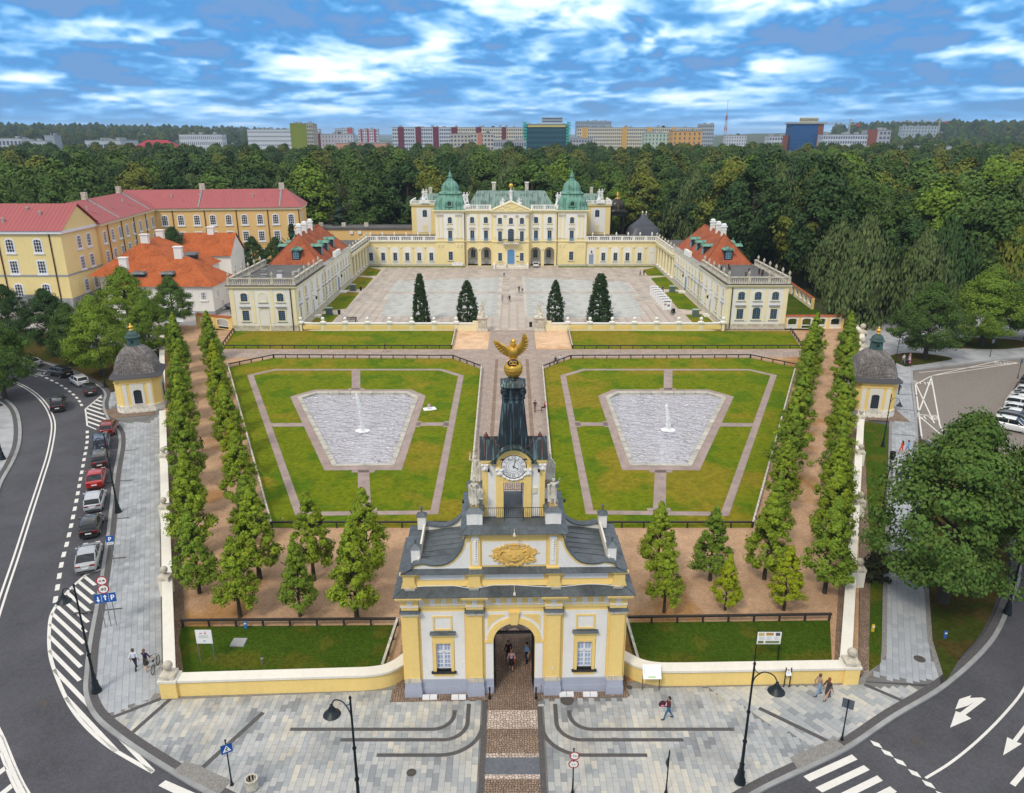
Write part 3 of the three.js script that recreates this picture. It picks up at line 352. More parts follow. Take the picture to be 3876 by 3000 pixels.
// a window: frame and glazing bars in one mesh, the pane its child. Origin: middle of the sill, looking along +z
const winCache = new Map();
function windowGeo(w, h, cols, rows, arch, bar, depth) {
  const key = [w, h, cols, rows, arch, bar, depth].join();
  if (!winCache.has(key)) {
    const f = new MB(), p = new MB(), top = h - (arch ? w * 0.28 : 0), out = arch ? archPts(0, 0, top, w, w * 0.28, 8) : rect(-w / 2, 0, w / 2, h), b = bar * 1.7, inn = arch ? archPts(0, b, top, w - 2 * b, w * 0.28 - b, 8) : rect(-w / 2 + b, b, w / 2 - b, h - b);
    f.ext(out, depth, 0, 0, 0, 0, [inn]);
    for (let i = 1; i < cols; i++) { const x = -w / 2 + w * i / cols, k = cols % 2 === 0 && i === cols / 2 ? bar * 1.1 : bar / 2; f.box(x - k, x + k, b, h - b * 0.8, 0.004, depth - 0.006); }
    for (let j = 1; j < rows; j++) { const y = h * j / rows; f.box(-w / 2 + b * 0.9, w / 2 - b * 0.9, y - bar / 2, y + bar / 2, 0.008, depth - 0.01); }
    p.ext(arch ? archPts(0, b * 0.8, top, w - b, w * 0.28 - b * 0.5, 8) : rect(-w / 2 + b * 0.8, b * 0.8, w / 2 - b * 0.8, h - b * 0.8), 0.01, 0, 0, depth * 0.3);
    winCache.set(key, [f.geo(), p.geo()]);
  }
  return winCache.get(key);
}
function addWindow(parent, x, y, z, ry, w, h, { cols = 2, rows = 3, arch = false, bar = 0.05, depth = 0.06, frame = WOODWHITE, glass = GLASS } = {}) {
  const [f, p] = windowGeo(w, h, cols, rows, arch, bar, depth), m = mesh('window', f, frame, parent); m.position.set(x, y, z); m.rotation.y = ry; mesh('pane', p, glass, m); return m;
}
// ring-shaped surround, in the same frame as addWindow
function surround(mb, x, y, z, w, h, t, d, arch) { const top = h - (arch ? w * 0.28 : 0); mb.ext(arch ? archPts(0, -t, top, w + 2 * t, w * 0.28 + t, 8) : rect(-w / 2 - t, -t, w / 2 + t, h + t), d, x, y, z, 0, [arch ? archPts(0, 0, top, w, w * 0.28, 8) : rect(-w / 2, 0, w / 2, h)]); }
function balustrade(mb, a, b, y, h, { step = 0.32, r = 0.07, pier = 3.2, t = 0.3, n = 6 } = {}) { // a, b: ends in x, z
  const L = Math.hypot(b[0] - a[0], b[1] - a[1]), ry = -Math.atan2(b[1] - a[1], b[0] - a[0]), at = (s) => [mix(a[0], b[0], s / L), mix(a[1], b[1], s / L)], c = at(L / 2);
  mb.add(new THREE.BoxGeometry(L, h * 0.16, t), c[0], y + h * 0.08, c[1], ry); mb.add(new THREE.BoxGeometry(L, h * 0.14, t * 1.1), c[0], y + h * 0.93, c[1], ry);
  const np = Math.max(1, Math.round(L / pier)); for (let i = 0; i <= np; i++) { const p = at(L * i / np); mb.add(new THREE.BoxGeometry(t * 1.5, h * 1.02, t * 1.25), p[0], y + h * 0.51, p[1], ry); }
  for (let s = step; s < L - step * 0.5; s += step) { const p = at(s); mb.add(new THREE.CylinderGeometry(r * 0.7, r * 1.2, h * 0.72, n), p[0], y + h * 0.5, p[1]); }
}
const urnPts = [[0.001, 0], [0.2, 0], [0.2, 0.12], [0.08, 0.2], [0.08, 0.3], [0.24, 0.5], [0.28, 0.7], [0.2, 0.82], [0.24, 0.9], [0.1, 1.0], [0.1, 1.1], [0.001, 1.22]];

// ------------------------------------------------------------------ the gate with its clock tower
const GATE = [0.08, 0, 45.6], GT = 0.022;
const gate = thing('clock_gate', 'yellow and white baroque gatehouse with arched passage, clock tower and dark spire', 'gate tower', GATE, GT);
{
  const arch = archPts(0, -0.01, 4.17, 2.76, 1.38, 20).slice(0), outer = [[-7, 0], [-1.38, 0], [-1.38, 4.17], ...circle(0, 4.17, 1.38, PI, 0, 20), [1.38, 4.17], [1.38, 0], [7, 0], [7, 7.0], [-7, 7.0]];
  const win = (s) => rect(s * 4.72 - 0.5, 1.86, s * 4.72 + 0.5, 4.02);
  new MB().ext(outer, 5.7, 0, 0, -3).build('core', YELLOW, gate);
  new MB().ext(outer, 0.3, 0, 0, 2.7, 0, [win(-1), win(1)]).build('front_wall', YELLOW, gate);
  for (const s of [-1, 1]) {
    // white fields beside the windows and beside the arch, 3 cm proud
    new MB().ext(rect(s * 4.72 - 1.44, 1.14, s * 4.72 + 1.44, 6.48), 0.03, 0, 0, 2.999, 0, [rect(s * 4.72 - 0.74, 1.6, s * 4.72 + 0.74, 4.62)]).build('wall_panel', WHITE, gate);
    new MB().box(s > 0 ? 1.4 : -1.92, s > 0 ? 1.92 : -1.4, 1.14, 4.0, 2.999, 3.03).build('wall_panel', WHITE, gate);
    new MB().box(s > 0 ? 1.39 : -2.0, s > 0 ? 2.0 : -1.39, 4.02, 4.2, 2.999, 3.1).build('impost', YELLOW, gate);
    const sp = [[s * 1.95, 4.22], [s * 1.95, 6.42], [s * 0.34, 6.42], [s * 0.34, 5.95], ...circle(0, 4.17, 1.78, PI / 2 - s * 0.2, s > 0 ? 0.03 : PI - 0.03, 12)]; new MB().ext(s > 0 ? sp : sp, 0.03, 0, 0, 2.999).build('spandrel', WHITE, gate);
    const sp2 = [[s * 1.72, 5.0], [s * 1.72, 6.1], [s * 1.6, 6.22], [s * 0.62, 6.22], [s * 0.62, 6.08], ...circle(0, 4.17, 2.02, PI / 2 - s * 0.32, PI / 2 - s * 1.05, 8)]; new MB().ext(sp2, 0.03, 0, 0, 3.03).build('spandrel_panel', YELLOW, gate);
    // window with its yellow surround, dark ledge and small framed panel above
    const w = addWindow(gate, s * 4.72, 1.88, 2.76, 0, 0.98, 2.12, { cols: 4, rows: 6, bar: 0.035, depth: 0.09, frame: WOODWHITE, glass: LACE });
    mesh('transom', new MB().box(-0.46, 0.46, 1.26, 1.36, 0.0, 0.1).box(-0.06, 0.06, 0.05, 2.07, 0, 0.1).geo(), WOODWHITE, w);
    const t = new MB(); surround(t, s * 4.72, 1.87, 3.0, 0.99, 2.15, 0.2, 0.09, false); t.box(s * 4.72 - 0.74, s * 4.72 + 0.74, 4.22, 4.62, 2.99, 3.07).box(s * 4.72 - 0.8, s * 4.72 + 0.8, 4.62, 4.84, 2.99, 3.18).box(s * 4.72 - 0.72, s * 4.72 + 0.72, 1.36, 1.66, 2.99, 3.05); t.build('window_surround', YELLOW, gate);
    new MB().tbox(s * 4.72, 4.84, 3.14, 1.74, 0.36, 1.66, 0.2, 0.14).build('window_hood', ZINC, gate); new MB().box(s * 4.72 - 0.84, s * 4.72 + 0.84, 1.7, 1.8, 2.9, 3.22).box(s * 4.72 - 0.5, s * 4.72 + 0.5, 1.8, 1.87, 2.8, 3.1).build('window_sill', M('dark_slate', C(0.025, 0.025, 0.03), { map: T.stone }), gate);
    const fr = new MB(); fr.ext(rect(s * 4.72 - 0.64, 5.04, s * 4.72 + 0.64, 6.16), 0.06, 0, 0, 3.02, 0, [rect(s * 4.72 - 0.52, 5.16, s * 4.72 + 0.52, 6.04)]); fr.build('panel_frame', YELLOW, gate);
    // plinth between the pilasters
    new MB().box(s > 0 ? 1.37 : -7.1, s > 0 ? 7.1 : -1.37, 0, 0.6, -3.16, 3.16).box(s > 0 ? 1.375 : -7.06, s > 0 ? 7.06 : -1.375, 0.6, 1.13, -3.11, 3.11).build('plinth', PLINTH, gate);
    for (const [c, w2] of [[2.58, 0.92], [6.8, 0.94]]) {
      const x = s * c;
      new MB().box(x - w2 / 2 - 0.12, x + w2 / 2 + 0.12, 0, 0.62, 2.9, 3.46).tbox(x, 0.62, 3.17, w2 + 0.2, 0.52, w2 + 0.1, 0.46, 0.5).build('pilaster_plinth', PLINTH, gate);
      new MB().box(x - w2 / 2 - 0.09, x + w2 / 2 + 0.09, 1.13, 1.22, 2.95, 3.4).box(x - w2 / 2 - 0.05, x + w2 / 2 + 0.05, 1.22, 1.32, 2.95, 3.36).box(x - w2 / 2 - 0.02, x + w2 / 2 + 0.02, 1.32, 1.4, 2.95, 3.32).build('pilaster_base', STONE, gate);
      new MB().box(x - w2 / 2, x + w2 / 2, 1.4, 6.42, 2.95, 3.27).box(x - w2 / 2 - 0.16, x + w2 / 2 + 0.16, 1.13, 6.5, 2.95, 3.06).box(x - w2 / 2 - 0.04, x + w2 / 2 + 0.04, 6.28, 6.36, 3.0, 3.32).build('pilaster', YELLOW, gate);
      new MB().box(x - w2 / 2 - 0.12, x + w2 / 2 + 0.12, 6.42, 6.66, 2.95, 3.42).build('capital', STONE, gate); new MB().tbox(x, 6.66, 3.22, w2 + 0.42, 0.62, w2 + 0.3, 0.5, 0.14).build('capital_cap', ZINC, gate);
    }
  }
  // arch moulding and keystone
  new MB().ext([...circle(0, 4.17, 1.8, 0, PI, 24), ...circle(0, 4.17, 1.381, PI, 0, 24)], 0.1, 0, 0, 3.0).ext([...circle(0, 4.17, 1.66, 0, PI, 24), ...circle(0, 4.17, 1.382, PI, 0, 24)], 0.03, 0, 0, 3.1).build('arch_moulding', YELLOW, gate);
  new MB().ext([[-0.22, 5.5], [0.22, 5.5], [0.32, 6.4], [-0.32, 6.4]], 0.24, 0, 0, 2.98).ext([[-0.36, 6.4], [0.36, 6.4], [0.36, 6.48], [-0.36, 6.48]], 0.28, 0, 0, 2.98).build('keystone', YELLOW, gate);
  // entablature: steps forward over the pilasters
  const ent = new MB(), tgs = [-6.8, -6.05, -5.33, -4.6, -3.88, -3.2, -2.58, -1.72, -1.03, -0.34, 0.34, 1.03, 1.72, 2.58, 3.2, 3.88, 4.6, 5.33, 6.05, 6.8], pil = [-6.8, -2.58, 2.58, 6.8];
  ent.box(-7.12, 7.12, 6.78, 7.7, -3.1, 3.1); for (const x of pil) ent.box(x - 0.56, x + 0.56, 6.79, 7.695, 3.0, 3.32);
  ent.box(-7.3, 7.3, 7.7, 7.84, -3.3, 3.4).box(-7.5, 7.5, 7.84, 7.98, -3.5, 3.62).box(-7.6, 7.6, 7.98, 8.12, -3.6, 3.75); for (const x of pil) ent.box(x - 0.75, x + 0.75, 7.71, 7.85, 3.3, 3.62).box(x - 0.82, x + 0.82, 7.845, 7.985, 3.5, 3.83).box(x - 0.86, x + 0.86, 7.985, 8.115, 3.6, 3.92);
  ent.build('entablature', YELLOW, gate);
  const band = new MB().box(-7.16, 7.16, 7.06, 7.14, 3.06, 3.16); for (const x of pil) band.box(x - 0.58, x + 0.58, 7.055, 7.135, 3.15, 3.37); band.build('frieze_band', WHITE, gate);
  const tg = new MB(); for (const k of [-0.11, 0, 0.11]) tg.box(k - 0.045, k + 0.045, 7.18, 7.6, 0, 0.06); tg.box(-0.16, 0.16, 7.2, 7.58, -0.02, 0.03); for (const k of [-0.14, -0.07, 0, 0.07, 0.14]) tg.box(k - 0.02, k + 0.02, 6.97, 7.05, -0.01, 0.04); const tgg = tg.geo();
  for (const x of tgs) { const m = mesh('triglyph', tgg, WHITE, gate); m.position.set(x, 0, pil.includes(x) ? 3.32 : 3.1); }
  // lower metal roof with standing seams and the gutter cables lying on it
  const lr = [[V3(-7.75, 8.14, 3.92), V3(7.75, 8.14, 3.92), V3(7.0, 8.36, 2.86), V3(-7.0, 8.36, 2.86)], [V3(7.75, 8.14, -3.8), V3(-7.75, 8.14, -3.8), V3(-7.0, 8.36, -2.86), V3(7.0, 8.36, -2.86)], [V3(7.75, 8.14, 3.92), V3(7.75, 8.14, -3.8), V3(7.0, 8.36, -2.86), V3(7.0, 8.36, 2.86)], [V3(-7.75, 8.14, -3.8), V3(-7.75, 8.14, 3.92), V3(-7.0, 8.36, 2.86), V3(-7.0, 8.36, -2.86)]];
  const lm = new MB().add(faces(lr)).box(-7.76, 7.76, 8.1, 8.14, -3.81, 3.93); for (const q of lr) seams(lm, q[0], q[1], q[2], q[3], 0.68, 0.022); lm.build('lower_roof', ZINC, gate);
  new MB().tube([V3(-7.1, 8.33, 3.2), V3(-6.4, 8.36, 3.0), V3(-4, 8.4, 2.97), V3(-2.7, 8.34, 3.2), V3(-1, 8.42, 2.95), V3(2.6, 8.36, 3.2), V3(5, 8.4, 2.98), V3(7.1, 8.33, 3.2)], 0.025, 60, 5).build('cable', WOODWHITE, gate);
  for (const x of [-6.7, -2.6, 2.7, 6.7]) new MB().box(x - 0.32, x + 0.32, 8.3, 8.42, 3.28, 3.4).box(x - 0.3, x - 0.24, 8.2, 8.5, 3.3, 3.36).box(x + 0.24, x + 0.3, 8.2, 8.5, 3.3, 3.36).build('floodlight', M('pale_metal', C(0.5, 0.5, 0.46), { metalness: 0.4, roughness: 0.5 }), gate);
  for (const [y, z] of [[8.36, 3.5], [12.3, 2.95]]) new MB().bar(V3(0, y, z - 0.5), V3(0, y + 0.1, z + 0.3), 0.02).lathe(0, y - 0.16, z + 0.32, [[0.001, 0.24], [0.05, 0.22], [0.1, 0.02], [0.09, 0], [0.001, 0.03]], 10).build('lamp_bracket', M('cream_metal', C(0.7, 0.66, 0.5), { roughness: 0.4 }), gate);
  // attic storey with flared pedestals
  const at = new MB().box(-6.95, 6.95, 8.2, 9.26, -2.85, 2.84).tbox(0, 8.3, 0, 14.2, 5.92, 13.9, 5.72, 0.36);
  for (const x of pil) { const p = [[-0.5, 8.3], [0.5, 8.3], [0.46, 8.5], [0.38, 8.66], [0.37, 9.26], [-0.37, 9.26], [-0.38, 8.66], [-0.46, 8.5]]; at.ext(p, 0.26, x, 0, 2.84); } at.box(-7.1, 7.1, 9.26, 9.36, -2.96, 2.98).box(-7.2, 7.2, 9.36, 9.44, -3.05, 3.08); for (const x of pil) at.box(x - 0.5, x + 0.5, 9.262, 9.362, 2.9, 3.2).box(x - 0.56, x + 0.56, 9.365, 9.435, 2.95, 3.28); at.build('attic', YELLOW, gate);
  for (const [a, b] of [[-6.1, -3.2], [-1.92, 1.92], [3.2, 6.1]]) new MB().box(a, b, 8.78, 9.14, 2.8, 2.87).build('attic_panel', WHITE, gate);
  const ar = [[V3(-7.28, 9.46, 3.3), V3(7.28, 9.46, 3.3), V3(6.9, 9.56, 2.62), V3(-6.9, 9.56, 2.62)], [V3(7.28, 9.46, -3.15), V3(-7.28, 9.46, -3.15), V3(-6.4, 9.6, -2.8), V3(6.4, 9.6, -2.8)], [V3(7.28, 9.46, 3.3), V3(7.28, 9.46, -3.15), V3(6.3, 9.72, -2.7), V3(6.3, 9.72, 2.7)], [V3(-7.28, 9.46, -3.15), V3(-7.28, 9.46, 3.3), V3(-6.3, 9.72, 2.7), V3(-6.3, 9.72, -2.7)]];
  const am = new MB().add(faces(ar)).box(-7.29, 7.29, 9.43, 9.46, -3.16, 3.31); for (const q of ar) seams(am, q[0], q[1], q[2], q[3], 0.68, 0.022); for (const s of [-1, 1]) { am.add(faces([s > 0 ? [V3(6.2, 9.5, 2.5), V3(6.2, 9.5, -2.5), V3(2.7, 9.95, -2.5), V3(2.7, 9.95, 2.5)] : [V3(-6.2, 9.5, -2.5), V3(-6.2, 9.5, 2.5), V3(-2.7, 9.95, 2.5), V3(-2.7, 9.95, -2.5)]])); for (let z = -2; z <= 2.1; z += 0.66) am.bar(V3(s * 6.15, 9.52, z), V3(s * 2.7, 9.97, z), 0.025, 4); } am.build('attic_roof', ZINC, gate);
  // scrolled wing walls front and back, with lead on top
  const curve = [[6.6, 9.62], [6.5, 9.78], [6.2, 9.86], [5.84, 9.92], [5.5, 9.82], [5.1, 9.78], [4.7, 9.8], [4.3, 9.92], [3.95, 10.15], [3.6, 10.55], [3.35, 10.95], [3.22, 11.3], [3.16, 11.65], [3.06, 11.95], [2.8, 12.0]];
  for (const s of [-1, 1]) for (const z of [2.35, -2.75]) {
    const pts = [[s * 2.7, 9.44], [s * 6.6, 9.44], ...curve.map(([x, y]) => [s * x, y])]; const ww = new MB().ext(pts, 0.4, 0, 0, z).build('wing_wall', WHITE, gate);
    const cap = [...curve.map(([x, y]) => [s * x, y + 0.005]), ...[...curve].reverse().map(([x, y]) => [s * (x + 0.03), y + 0.09])]; new MB().ext(cap, 0.62, 0, 0, z - 0.11).build('lead_coping', ZINC, gate);
    if (z > 0) { const ed = [...curve.map(([x, y]) => [s * x, y]), ...[...curve].reverse().map(([x, y]) => [s * (x - 0.1), y - 0.11])]; new MB().ext(ed, 0.05, 0, 0, z + 0.39).build('wing_moulding', YELLOW, gate); new MB().tube(Array.from({ length: 30 }, (_, i) => { const a = i * 0.42, r = 0.24 * (1 - i / 34); return V3(s * (3.02 + s * 0 + r * Math.cos(a)), 11.72 + r * Math.sin(a), z + 0.46); }), 0.035, 60, 5).build('scroll', YELLOW, gate); }
  }
  for (const s of [-1, 1]) { const z = 2.0; for (const zz of [z, -2.4]) { new MB().box(s * 6.38 - 0.28, s * 6.38 + 0.28, 9.7, 10.7, zz - 0.3, zz + 0.3).build('chimney', WHITE, gate); new MB().tbox(s * 6.38, 10.7, zz, 0.74, 0.74, 0.12, 0.12, 0.26).cyl(s * 6.38, 10.9, zz, 0.05, 0.05, 0.4, 8).lathe(s * 6.38, 11.25, zz, [[0.001, 0.16], [0.1, 0.1], [0.1, 0]], 8).build('chimney_cap', ZINC, gate); } new MB().box(s * 6.2 - 0.06, s * 6.2 + 0.06, 9.5, 10.1, -2.4, 2.4).build('parapet', CAP, gate); }
  // middle block
  new MB().box(-2.86, 2.86, 9.4, 11.95, -2.5, 2.62).box(-2.98, 2.98, 11.95, 12.05, -2.62, 2.74).box(-3.12, 3.12, 12.05, 12.13, -2.76, 2.88).box(-3.3, 3.3, 12.13, 12.2, -2.94, 3.06).build('middle_block', YELLOW, gate);
  new MB().box(-2.06, 2.06, 9.7, 11.42, 2.6, 2.655).build('relief_field', WHITE, gate);
  for (const s of [-1, 1]) { new MB().box(s * 2.5 - 0.33, s * 2.5 + 0.33, 9.4, 12.0, 2.6, 2.76).box(s * 2.5 - 0.42, s * 2.5 + 0.42, 9.4, 9.62, 2.6, 2.86).build('upper_pilaster', YELLOW, gate); const dr = new MB().box(s * 2.5 - 0.19, s * 2.5 + 0.19, 9.75, 11.6, 2.755, 2.775).box(s * 2.5 - 0.24, s * 2.5 + 0.24, 11.62, 11.85, 2.75, 2.84); for (let k = 0; k < 9; k++) dr.ball(s * 2.5, 11.5 - k * 0.17, 2.78, 0.12 - k * 0.006, 8, 0.8); dr.build('pilaster_garland', WHITE, gate); }
  // gilded-looking trophy relief: shield with face, crown, flags and spears
  const rl = new MB(), rr = rng(12); rl.add(new THREE.SphereGeometry(1, 20, 12).scale(0.72, 0.58, 0.16), 0, 10.42, 2.68);
  for (let i = 0; i < 34; i++) { const a = i / 34 * 2 * PI, L = 1.0 + 0.45 * rr() + (Math.abs(Math.cos(a)) > 0.6 ? 0.25 : -0.15); rl.bar(V3(Math.cos(a) * 0.55, 10.45 + Math.sin(a) * 0.42, 2.68), V3(Math.cos(a) * L, 10.45 + Math.sin(a) * Math.min(0.82, L * 0.66), 2.7 + 0.03 * rr()), 0.03 + 0.02 * rr(), 5); }
  for (let i = 0; i < 46; i++) { const a = i / 46 * 2 * PI + rr() * 0.2, L = 0.8 + 0.55 * rr(); rl.add(new THREE.SphereGeometry(0.07 + 0.09 * rr(), 8, 6).scale(1.5, 0.8, 0.6), Math.cos(a) * L * 1.05, 10.45 + Math.sin(a) * Math.min(0.8, L * 0.62), 2.7, 0, 0, rr() * 3); }
  for (const s of [-1, 1]) { for (let k = 0; k < 3; k++) rl.add(new THREE.BoxGeometry(0.5, 0.22, 0.05), s * (1.0 + k * 0.08), 10.25 + k * 0.28, 2.7, 0, 0, s * (0.5 - k * 0.4)); rl.tube([V3(s * 0.75, 10.2, 2.74), V3(s * 0.95, 10.5, 2.78), V3(s * 0.75, 10.8, 2.76), V3(s * 0.55, 10.7, 2.76)], 0.06, 14, 6).ball(s * 0.26, 10.55, 2.82, 0.1, 8, 0.6); }
  rl.box(-0.3, 0.3, 10.95, 11.1, 2.64, 2.82); for (let k = -2; k <= 2; k++) rl.ball(k * 0.14, 11.22, 2.74, 0.09, 8).bar(V3(k * 0.13, 11.05, 2.74), V3(k * 0.15, 11.25, 2.74), 0.05); rl.ball(0, 10.36, 2.84, 0.09, 8, 1.4).tube([V3(-0.3, 10.2, 2.84), V3(0, 10.12, 2.86), V3(0.3, 10.2, 2.84)], 0.035, 10, 5); rl.build('trophy_relief', M('ochre_stucco', C(0.8, 0.52, 0.14), { map: T.wall }), gate);
  // roof terrace, pedestals, railings
  const tr = [[V3(-3.42, 12.2, 3.16), V3(3.42, 12.2, 3.16), V3(3.0, 12.42, 2.5), V3(-3.0, 12.42, 2.5)], [V3(3.42, 12.2, 3.16), V3(3.42, 12.2, -3.0), V3(3.0, 12.42, -2.5), V3(3.0, 12.42, 2.5)], [V3(-3.42, 12.2, -3.0), V3(-3.42, 12.2, 3.16), V3(-3.0, 12.42, 2.5), V3(-3.0, 12.42, -2.5)], [V3(3.42, 12.2, -3.0), V3(-3.42, 12.2, -3.0), V3(-3.0, 12.42, -2.5), V3(3.0, 12.42, -2.5)]];
  const tm = new MB().add(faces(tr)).box(-3.43, 3.43, 12.17, 12.2, -3.01, 3.17).box(-3, 3, 12.2, 12.42, -2.5, 2.5); for (const q of tr) seams(tm, q[0], q[1], q[2], q[3], 0.64, 0.02); tm.build('terrace_roof', ZINC, gate);
  for (const s of [-1, 1]) for (const z of [1.85, -1.75]) { const x = s * 2.52; new MB().box(x - 0.5, x + 0.5, 12.4, 13.32, z - 0.42, z + 0.42).box(x - 0.22, x + 0.22, 12.45, 13.3, z - 0.42, z + 0.46).build('pedestal', WHITE, gate); new MB().tbox(x, 13.32, z, 1.26, 1.1, 0.62, 0.6, 0.24).build('pedestal_cap', ZINC, gate); new MB().box(x - 0.28, x + 0.28, 13.54, 13.64, z - 0.26, z + 0.26).build('statue_base', M('lichen_stone', C(0.5, 0.36, 0.16), { map: T.stone }), gate); }
  const rail = new MB(); for (const z of [1.78, -2.3]) { for (let x = -1.98; x <= 2; x += 0.125) rail.bar(V3(x, 12.62, z), V3(x, 13.36, z), 0.011, 4); rail.bar(V3(-2.02, 13.36, z), V3(2.02, 13.36, z), 0.022).bar(V3(-2.02, 12.66, z), V3(2.02, 12.66, z), 0.016).bar(V3(-0.62, 12.4, z), V3(-0.62, 13.36, z), 0.025).bar(V3(0.62, 12.4, z), V3(0.62, 13.36, z), 0.025); } rail.build('balcony_railing', IRON, gate);
  // clock tower
  const hole = archPts(0, 12.41, 14.9, 1.3, 0.2, 8);
  new MB().ext(rect(-1.98, 12.4, 1.98, 16.45), 2.9, 0, 0, -1.75, 0, [hole.map(([x, y]) => [x, y + 0.001])]).build('tower_wall', WHITE, gate);
  const tf = new MB(); for (const s of [-1, 1]) { tf.box(s * 1.84 - 0.17, s * 1.84 + 0.17, 12.42, 16.0, 1.1, 1.2).box(s * 0.9 - 0.24, s * 0.9 + 0.24, 12.42, 16.1, 1.1, 1.3).box(s * 0.72 - 0.06, s * 0.72 + 0.06, 12.42, 14.9, 1.15, 1.33); } tf.ext([[-1.14, 14.9], [1.14, 14.9], [1.14, 16.2], [-1.14, 16.2]], 0.16, 0, 0, 1.12, 0, []).box(-2.02, 2.02, 16.1, 16.3, -1.8, 1.22).box(-2.1, 2.1, 16.3, 16.5, -1.86, 1.3); tf.ext([[-1.3, 16.2], [-0.98, 16.2], ...circle(0, 16.05, 1.0, PI - 0.15, 0.15, 16), [0.98, 16.2], [1.3, 16.2], [1.3, 16.36], [1.1, 16.5], ...circle(0, 16.05, 1.2, 0.36, PI - 0.36, 16), [-1.1, 16.5], [-1.3, 16.36]], 0.3, 0, 0, 1.1); tf.ext(circle(0, 16.05, 1.02, 0, 2 * PI, 28).slice(0, -1), 0.14, 0, 0, 1.12); tf.build('tower_dressings', YELLOW, gate);
  const cp = new MB(); for (const s of [-1, 1]) for (const [x, z, y] of [[0.92, 1.3, 15.45], [1.84, 1.2, 15.75]]) cp.box(s * x - 0.2, s * x + 0.2, y, y + 0.45, z - 0.1, z + 0.07).ball(s * x - 0.16, y + 0.36, z + 0.06, 0.1, 8).ball(s * x + 0.16, y + 0.36, z + 0.06, 0.1, 8).ball(s * x, y + 0.1, z + 0.06, 0.1, 8, 1.4); cp.build('tower_capitals', WHITE, gate);
  // clock: dial, ring, numerals, hands
  const ck = new THREE.Group(); ck.name = 'clock'; ck.position.set(0, 16.03, 1.28); gate.add(ck);
  new MB().add(new THREE.CylinderGeometry(0.79, 0.79, 0.06, 40), 0, 0, 0.02, 0, PI / 2).build('dial', M('white_enamel', C(0.85, 0.86, 0.87), { roughness: 0.3 }), ck);
  const BL = M('clock_black', C(0.015, 0.017, 0.03), { roughness: 0.4 }), ring = new MB(); for (const [a, b] of [[0.81, 0.775], [0.475, 0.455], [0.345, 0.33]]) ring.add(new THREE.RingGeometry(b, a, 48), 0, 0, 0.056); ring.add(new THREE.TorusGeometry(0.8, 0.025, 6, 48), 0, 0, 0.05); ring.build('dial_ring', BL, ck);
  ['XII', 'I', 'II', 'III', 'IIII', 'V', 'VI', 'VII', 'VIII', 'IX', 'X', 'XI'].forEach((t, i) => { const g = new THREE.ShapeGeometry(font.generateShapes(t, 0.2), 3); g.computeBoundingBox(); const b = g.boundingBox; g.translate(-(b.min.x + b.max.x) / 2, -0.1, 0); const w = b.max.x - b.min.x; g.scale(w > 0.3 ? 0.3 / w : 0.85, 1.05, 1); g.translate(0, 0.625, 0); g.rotateZ(-i * PI / 6); mesh('numeral', g.translate(0, 0, 0.058), BL, ck); });
  const hand = (L, a, w) => new MB().ext([[-w, -0.1], [w, -0.1], [w * 0.6, L * 0.75], [w * 1.8, L * 0.8], [0, L], [-w * 1.8, L * 0.8], [-w * 0.6, L * 0.75]], 0.01, 0, 0, 0).geo().rotateZ(-a); mesh('hour_hand', hand(0.36, 121 * PI / 180, 0.028), BL, ck).position.z = 0.065; mesh('minute_hand', hand(0.48, 13 * PI / 180, 0.022), BL, ck).position.z = 0.08;
  const wr = new MB(); for (let i = 0; i < 24; i++) { const a = PI + 0.35 + i / 23 * (PI - 0.7); wr.ball(0.92 * Math.cos(a), 0.92 * Math.sin(a), 0.02, 0.075 + 0.02 * (i % 3), 7, 0.9); } wr.build('clock_garland', WHITE, ck);
  // tower roof: hipped copper with a barrel over the clock
  const hr = hipFaces(-2.2, 2.2, -1.85, 1.35, 16.5, 1.0, 0.02, 0.02); new MB().add(faces(hr)).build('tower_roof', DARKCU, gate);
  const bp = [...circle(0, 16.05, 1.28, 0.24, PI - 0.24, 20), ...circle(0, 16.05, 1.21, PI - 0.24, 0.24, 20)]; new MB().ext(bp, 2.2, 0, 0, -0.75).ext([...circle(0, 16.05, 1.34, 0.3, PI - 0.3, 20), ...circle(0, 16.05, 1.2, PI - 0.3, 0.3, 20)], 0.12, 0, 0, 1.42).box(-1.5, -1.1, 16.3, 16.38, 1.0, 1.5).box(1.1, 1.5, 16.3, 16.38, 1.0, 1.5).ball(-1.3, 16.48, 1.35, 0.12, 8).ball(1.3, 16.48, 1.35, 0.12, 8).build('clock_roof', M('copper_sheet', C(1.7, 1.6, 1.35), { map: T.darkCopper, roughness: 0.55 }), gate);
  for (const s of [-1, 1]) { const rp = new MB(); rp.bar(V3(s * 1.85, 16.66, 1.2), V3(s * 1.85, 17.54, -0.25), 0.03).tube([V3(s * 0.85, 17.2, 0.9), V3(s * 1.1, 17.3, 0.6), V3(s * 1.3, 17.55, 0.2), V3(s * 1.7, 17.5, -0.2)], 0.025, 20, 5).lathe(s * 1.75, 17.48, -0.25, [[0.14, 0], [0.14, 0.12], [0.06, 0.22], [0.03, 0.32], [0.001, 0.34]], 8); rp.build('roof_conductor', M('rust_red_metal', C(0.14, 0.05, 0.04), { roughness: 0.6 }), gate); }
  // spire
  const sp = new MB().tbox(0, 16.7, -0.2, 2.0, 2.0, 1.9, 1.9, 0.5).tbox(0, 17.2, -0.2, 1.9, 1.9, 1.22, 1.22, 3.25); for (const a of [0, 1, 2, 3]) sp.add(new THREE.BoxGeometry(0.7, 2.7, 0.04).rotateX(-0.1045).translate(0, 0, 0.8), 0, 18.8, -0.2, a * PI / 2, 0); sp.box(-0.74, 0.74, 20.3, 20.4, -0.94, 0.54); sp.build('spire', DARKCU, gate);
